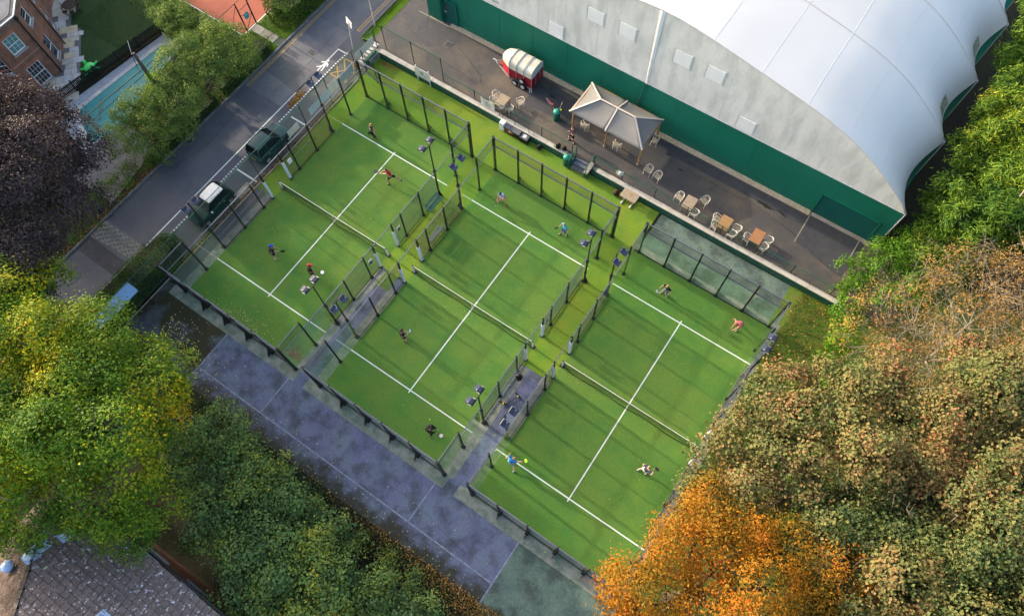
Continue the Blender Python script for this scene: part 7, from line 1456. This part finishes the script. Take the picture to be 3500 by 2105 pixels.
tree('orange_tree', 'blazing orange autumn tree covering the lower corner of the rightmost court', 'tree', 'orange', [(35.9, 2.2, 9.2, 2.9), (37.3, 3.5, 9.5, 2.9), (35.9, .1, 8.8, 2.9), (37.6, 1.2, 10.0, 3.4), (39.4, 3.4, 9.8, 3.1), (40.0, 1.6, 9.8, 3.2), (35.7, 3.7, 8.2, 1.8), (35.8, -1.3, 7.6, 2.4), (38.1, -1.6, 9, 3.1)], (37.2, 1.5), seed=170, rt=.35, tw=30)
# young birch by the road
t = thing('birch_sapling', 'young white-stemmed birch with a few brown leaves on the grass verge', 'tree', (-3.9, 25.9, .1)); mb = MB(); mb.tube([(0, 0, 0), (.02, .02, 1.6), (-.05, .1, 3.2), (0, .1, 4.3)], [.06, .05, .035, .012], 8); mb.build('trunk', 'birch', t)
tw_ = twigs(t, [(0, .1, 3.3, .8)], 26, 'bark', 5, .010, 1.0, .4); P, N, r0, D = crown([(0, .1, 3.4, .8)], 3, 4, .1, .6, .1, seed=4); leaves_obj('leaves', P, N, .1, .6, r0, L_THORN, t)
# trees beyond the left edge of the picture (the row that keeps the low sun off the left courts)
for i, (x, y, z, r) in enumerate(SHADE): tree('beech_tree', 'tree of the row beyond the left edge of the picture', 'tree', 'beech', [(x, y, z, r), (x + .5, y + r * .6, z * .6, r * .9), (x - .6, y - r * .5, z * .62, r * .95), (x, y, z * .32, r * .8)], (x, y), 'tree row beyond the left edge', seed=200 + i, rt=.35, mod=dict(dens=.9, size=.30))
# weeds and fallen leaves
def litter(name, label, pts_fn, n, size, m, seed, zed=.02):
    global RNG; RNG = np.random.default_rng(seed); P = np.array([pts_fn() for _ in range(n)]); P = P[~np.isnan(P[:, 0])]; N = unit(np.tile([0, 0, 1.], (len(P), 1)) + RNG.normal(size=(len(P), 3)) * .25)
    o = leaves_obj(name, P, N, size, .7, RNG.uniform(0, 1, len(P)), m); return stuff(o, label, 'fallen leaves')
def U(a, b): return random.uniform(a, b)
litter('fallen_leaves', 'yellow leaves scattered over the dark mossy corner of the hard court', lambda: (2.0 + abs(random.gauss(0, 2.3)) - 1.5, -4.6 + abs(random.gauss(0, 1.4)), .018), 420, .10, L_YLITTER, 1)
litter('fallen_leaves', 'drift of brown leaves along the shrub side of the purple court', lambda: (lambda x: (x, -4.95 - abs(random.gauss(0, .8)) + .3 * random.random(), U(.02, .1)))(30 - abs(random.gauss(0, 6))), 1900, .10, L_LITTER, 2)
litter('fallen_leaves', 'a few pale leaves on the purple court', lambda: (U(5, 28), -4.9 + abs(random.gauss(0, 1.1)), .016), 260, .08, L_YLITTER, 3)
litter('fallen_leaves', 'heap of orange-brown leaves against the white road line', lambda: (-4.5 + random.gauss(0, .16), 16.7 + random.gauss(0, .45), U(.01, .07)), 700, .10, L_LITTER, 4)
litter('fallen_leaves', 'brown leaves in the lower right corner of the leftmost court', lambda: (9.3 + random.gauss(0, .35), .45 + abs(random.gauss(0, .35)), .025), 190, .10, L_LITTER, 5)
litter('fallen_leaves', 'yellow leaves in the lower left part of the leftmost court', lambda: (4.5 + random.gauss(0, 1.6), .25 + abs(random.gauss(0, .5)), .022), 190, .07, L_YLITTER, 6)
litter('fallen_leaves', 'sparse single leaves lying on the three courts', lambda: (U(.2, 34), U(.3, 19.6), .022), 170, .055, L_YLITTER, 7)
litter('fallen_leaves', 'brown leaves in the soil strip beside the parked cars', lambda: (-1.8 + random.gauss(0, .12), U(1, 19.5), U(.01, .05)), 1900, .09, L_LITTER, 8)
litter('fallen_leaves', 'brown leaves spread on the grass bank under the autumn trees', lambda: (U(35.2, 39), U(10, 23.5), U(.01, .06)), 1700, .11, L_LITTER, 9)
litter('fallen_leaves', 'brown leaves at the foot of the terrace corner wall', lambda: (-1.2 + abs(random.gauss(0, .8)), 23.5 - abs(random.gauss(0, .22)), .02), 300, .07, L_LITTER, 10)
litter('fallen_leaves', 'small pale leaves scattered on the road', lambda: (U(-8.8, -4.5), U(-4, 22), .01), 210, .05, L_YLITTER, 11)
litter('fallen_leaves', 'brown leaves along the base of the left kerb', lambda: (-9.35 + random.gauss(0, .15), U(-4, 15), U(.0, .08)), 900, .09, L_LITTER, 12)
litter('fallen_leaves', 'brown leaves along the terrace edge behind the coping', lambda: (U(5, 38), 24.12 + random.gauss(0, .05), .665), 500, .06, L_LITTER, 13)
litter('fallen_leaves', 'drifts of brown leaves on the turquoise pool cover', lambda: (lambda k: (-17.4 + k * 2.2 + random.gauss(0, .12), 6.5 + k * -.6 + random.gauss(0, .1) + (1.6 * (1 - k) if random.random() < .4 else 0), .02))(random.random()), 340, .08, L_LITTER, 14)
litter('fallen_leaves', 'brown leaves on the clubhouse hip slope', lambda: (lambda a, b: (5.7 + a, -12.9 - a - b, 5.05 + a * pit))(U(0, 5), U(.2, 6)), 900, .10, L_LITTER, 15)
# tufts of grass
def tufts(name, label, fn, n, seed, m=L_HEDGE, size=.14, bias=0):
    global RNG; RNG = np.random.default_rng(seed); P = np.array([fn() for _ in range(n)]); N = unit(RNG.normal(size=(len(P), 3)) * np.array([1, 1, .25])); D = np.tile([0, 0, 1.], (len(P), 1)) + RNG.normal(size=(len(P), 3)) * .4
    c = .25 * np.sin(P[:, 0] * .9) * np.sin(P[:, 1] * 1.1); o = leaves_obj(name, P, N, size, .16, RNG.uniform(.2, .8, len(P)) + c + bias, m, None, D); return stuff(o, label, 'grass')
tufts('grass', 'grass on the bank between the rightmost court and the autumn trees', lambda: (U(35.2, 40), U(6, 23.6), .05), 26000, 1, L_LIME, .13, -.15)
tufts('grass', 'grass of the roadside verge by the terrace', lambda: (lambda u: (-4.2 + 1.35 * u, U(24.4, 34), .08 + .6 * u ** 1.5))(random.random()), 14000, 2, L_LIME, .12, -.2)
tufts('grass', 'dark lawn grass in the house garden', lambda: (lambda k, y: (-25 + k * 6.2, y, .04))(random.random(), U(12.5, 18.5)), 9000, 3, L_HEDGE, .10, -.1)
tufts('grass', 'grass beside the paving slabs and the clipped hedges', lambda: (U(-12.3, -9.3), U(17.5, 21.8), .04), 9000, 4, L_LIME, .11, -.15)
tufts('grass', 'dark weeds in the soil along the shrub border', lambda: (U(6, 30), U(-6.8, -5.0), .06), 12000, 5, L_HEDGE, .15, .1)
print('leaf triangles', TRI)
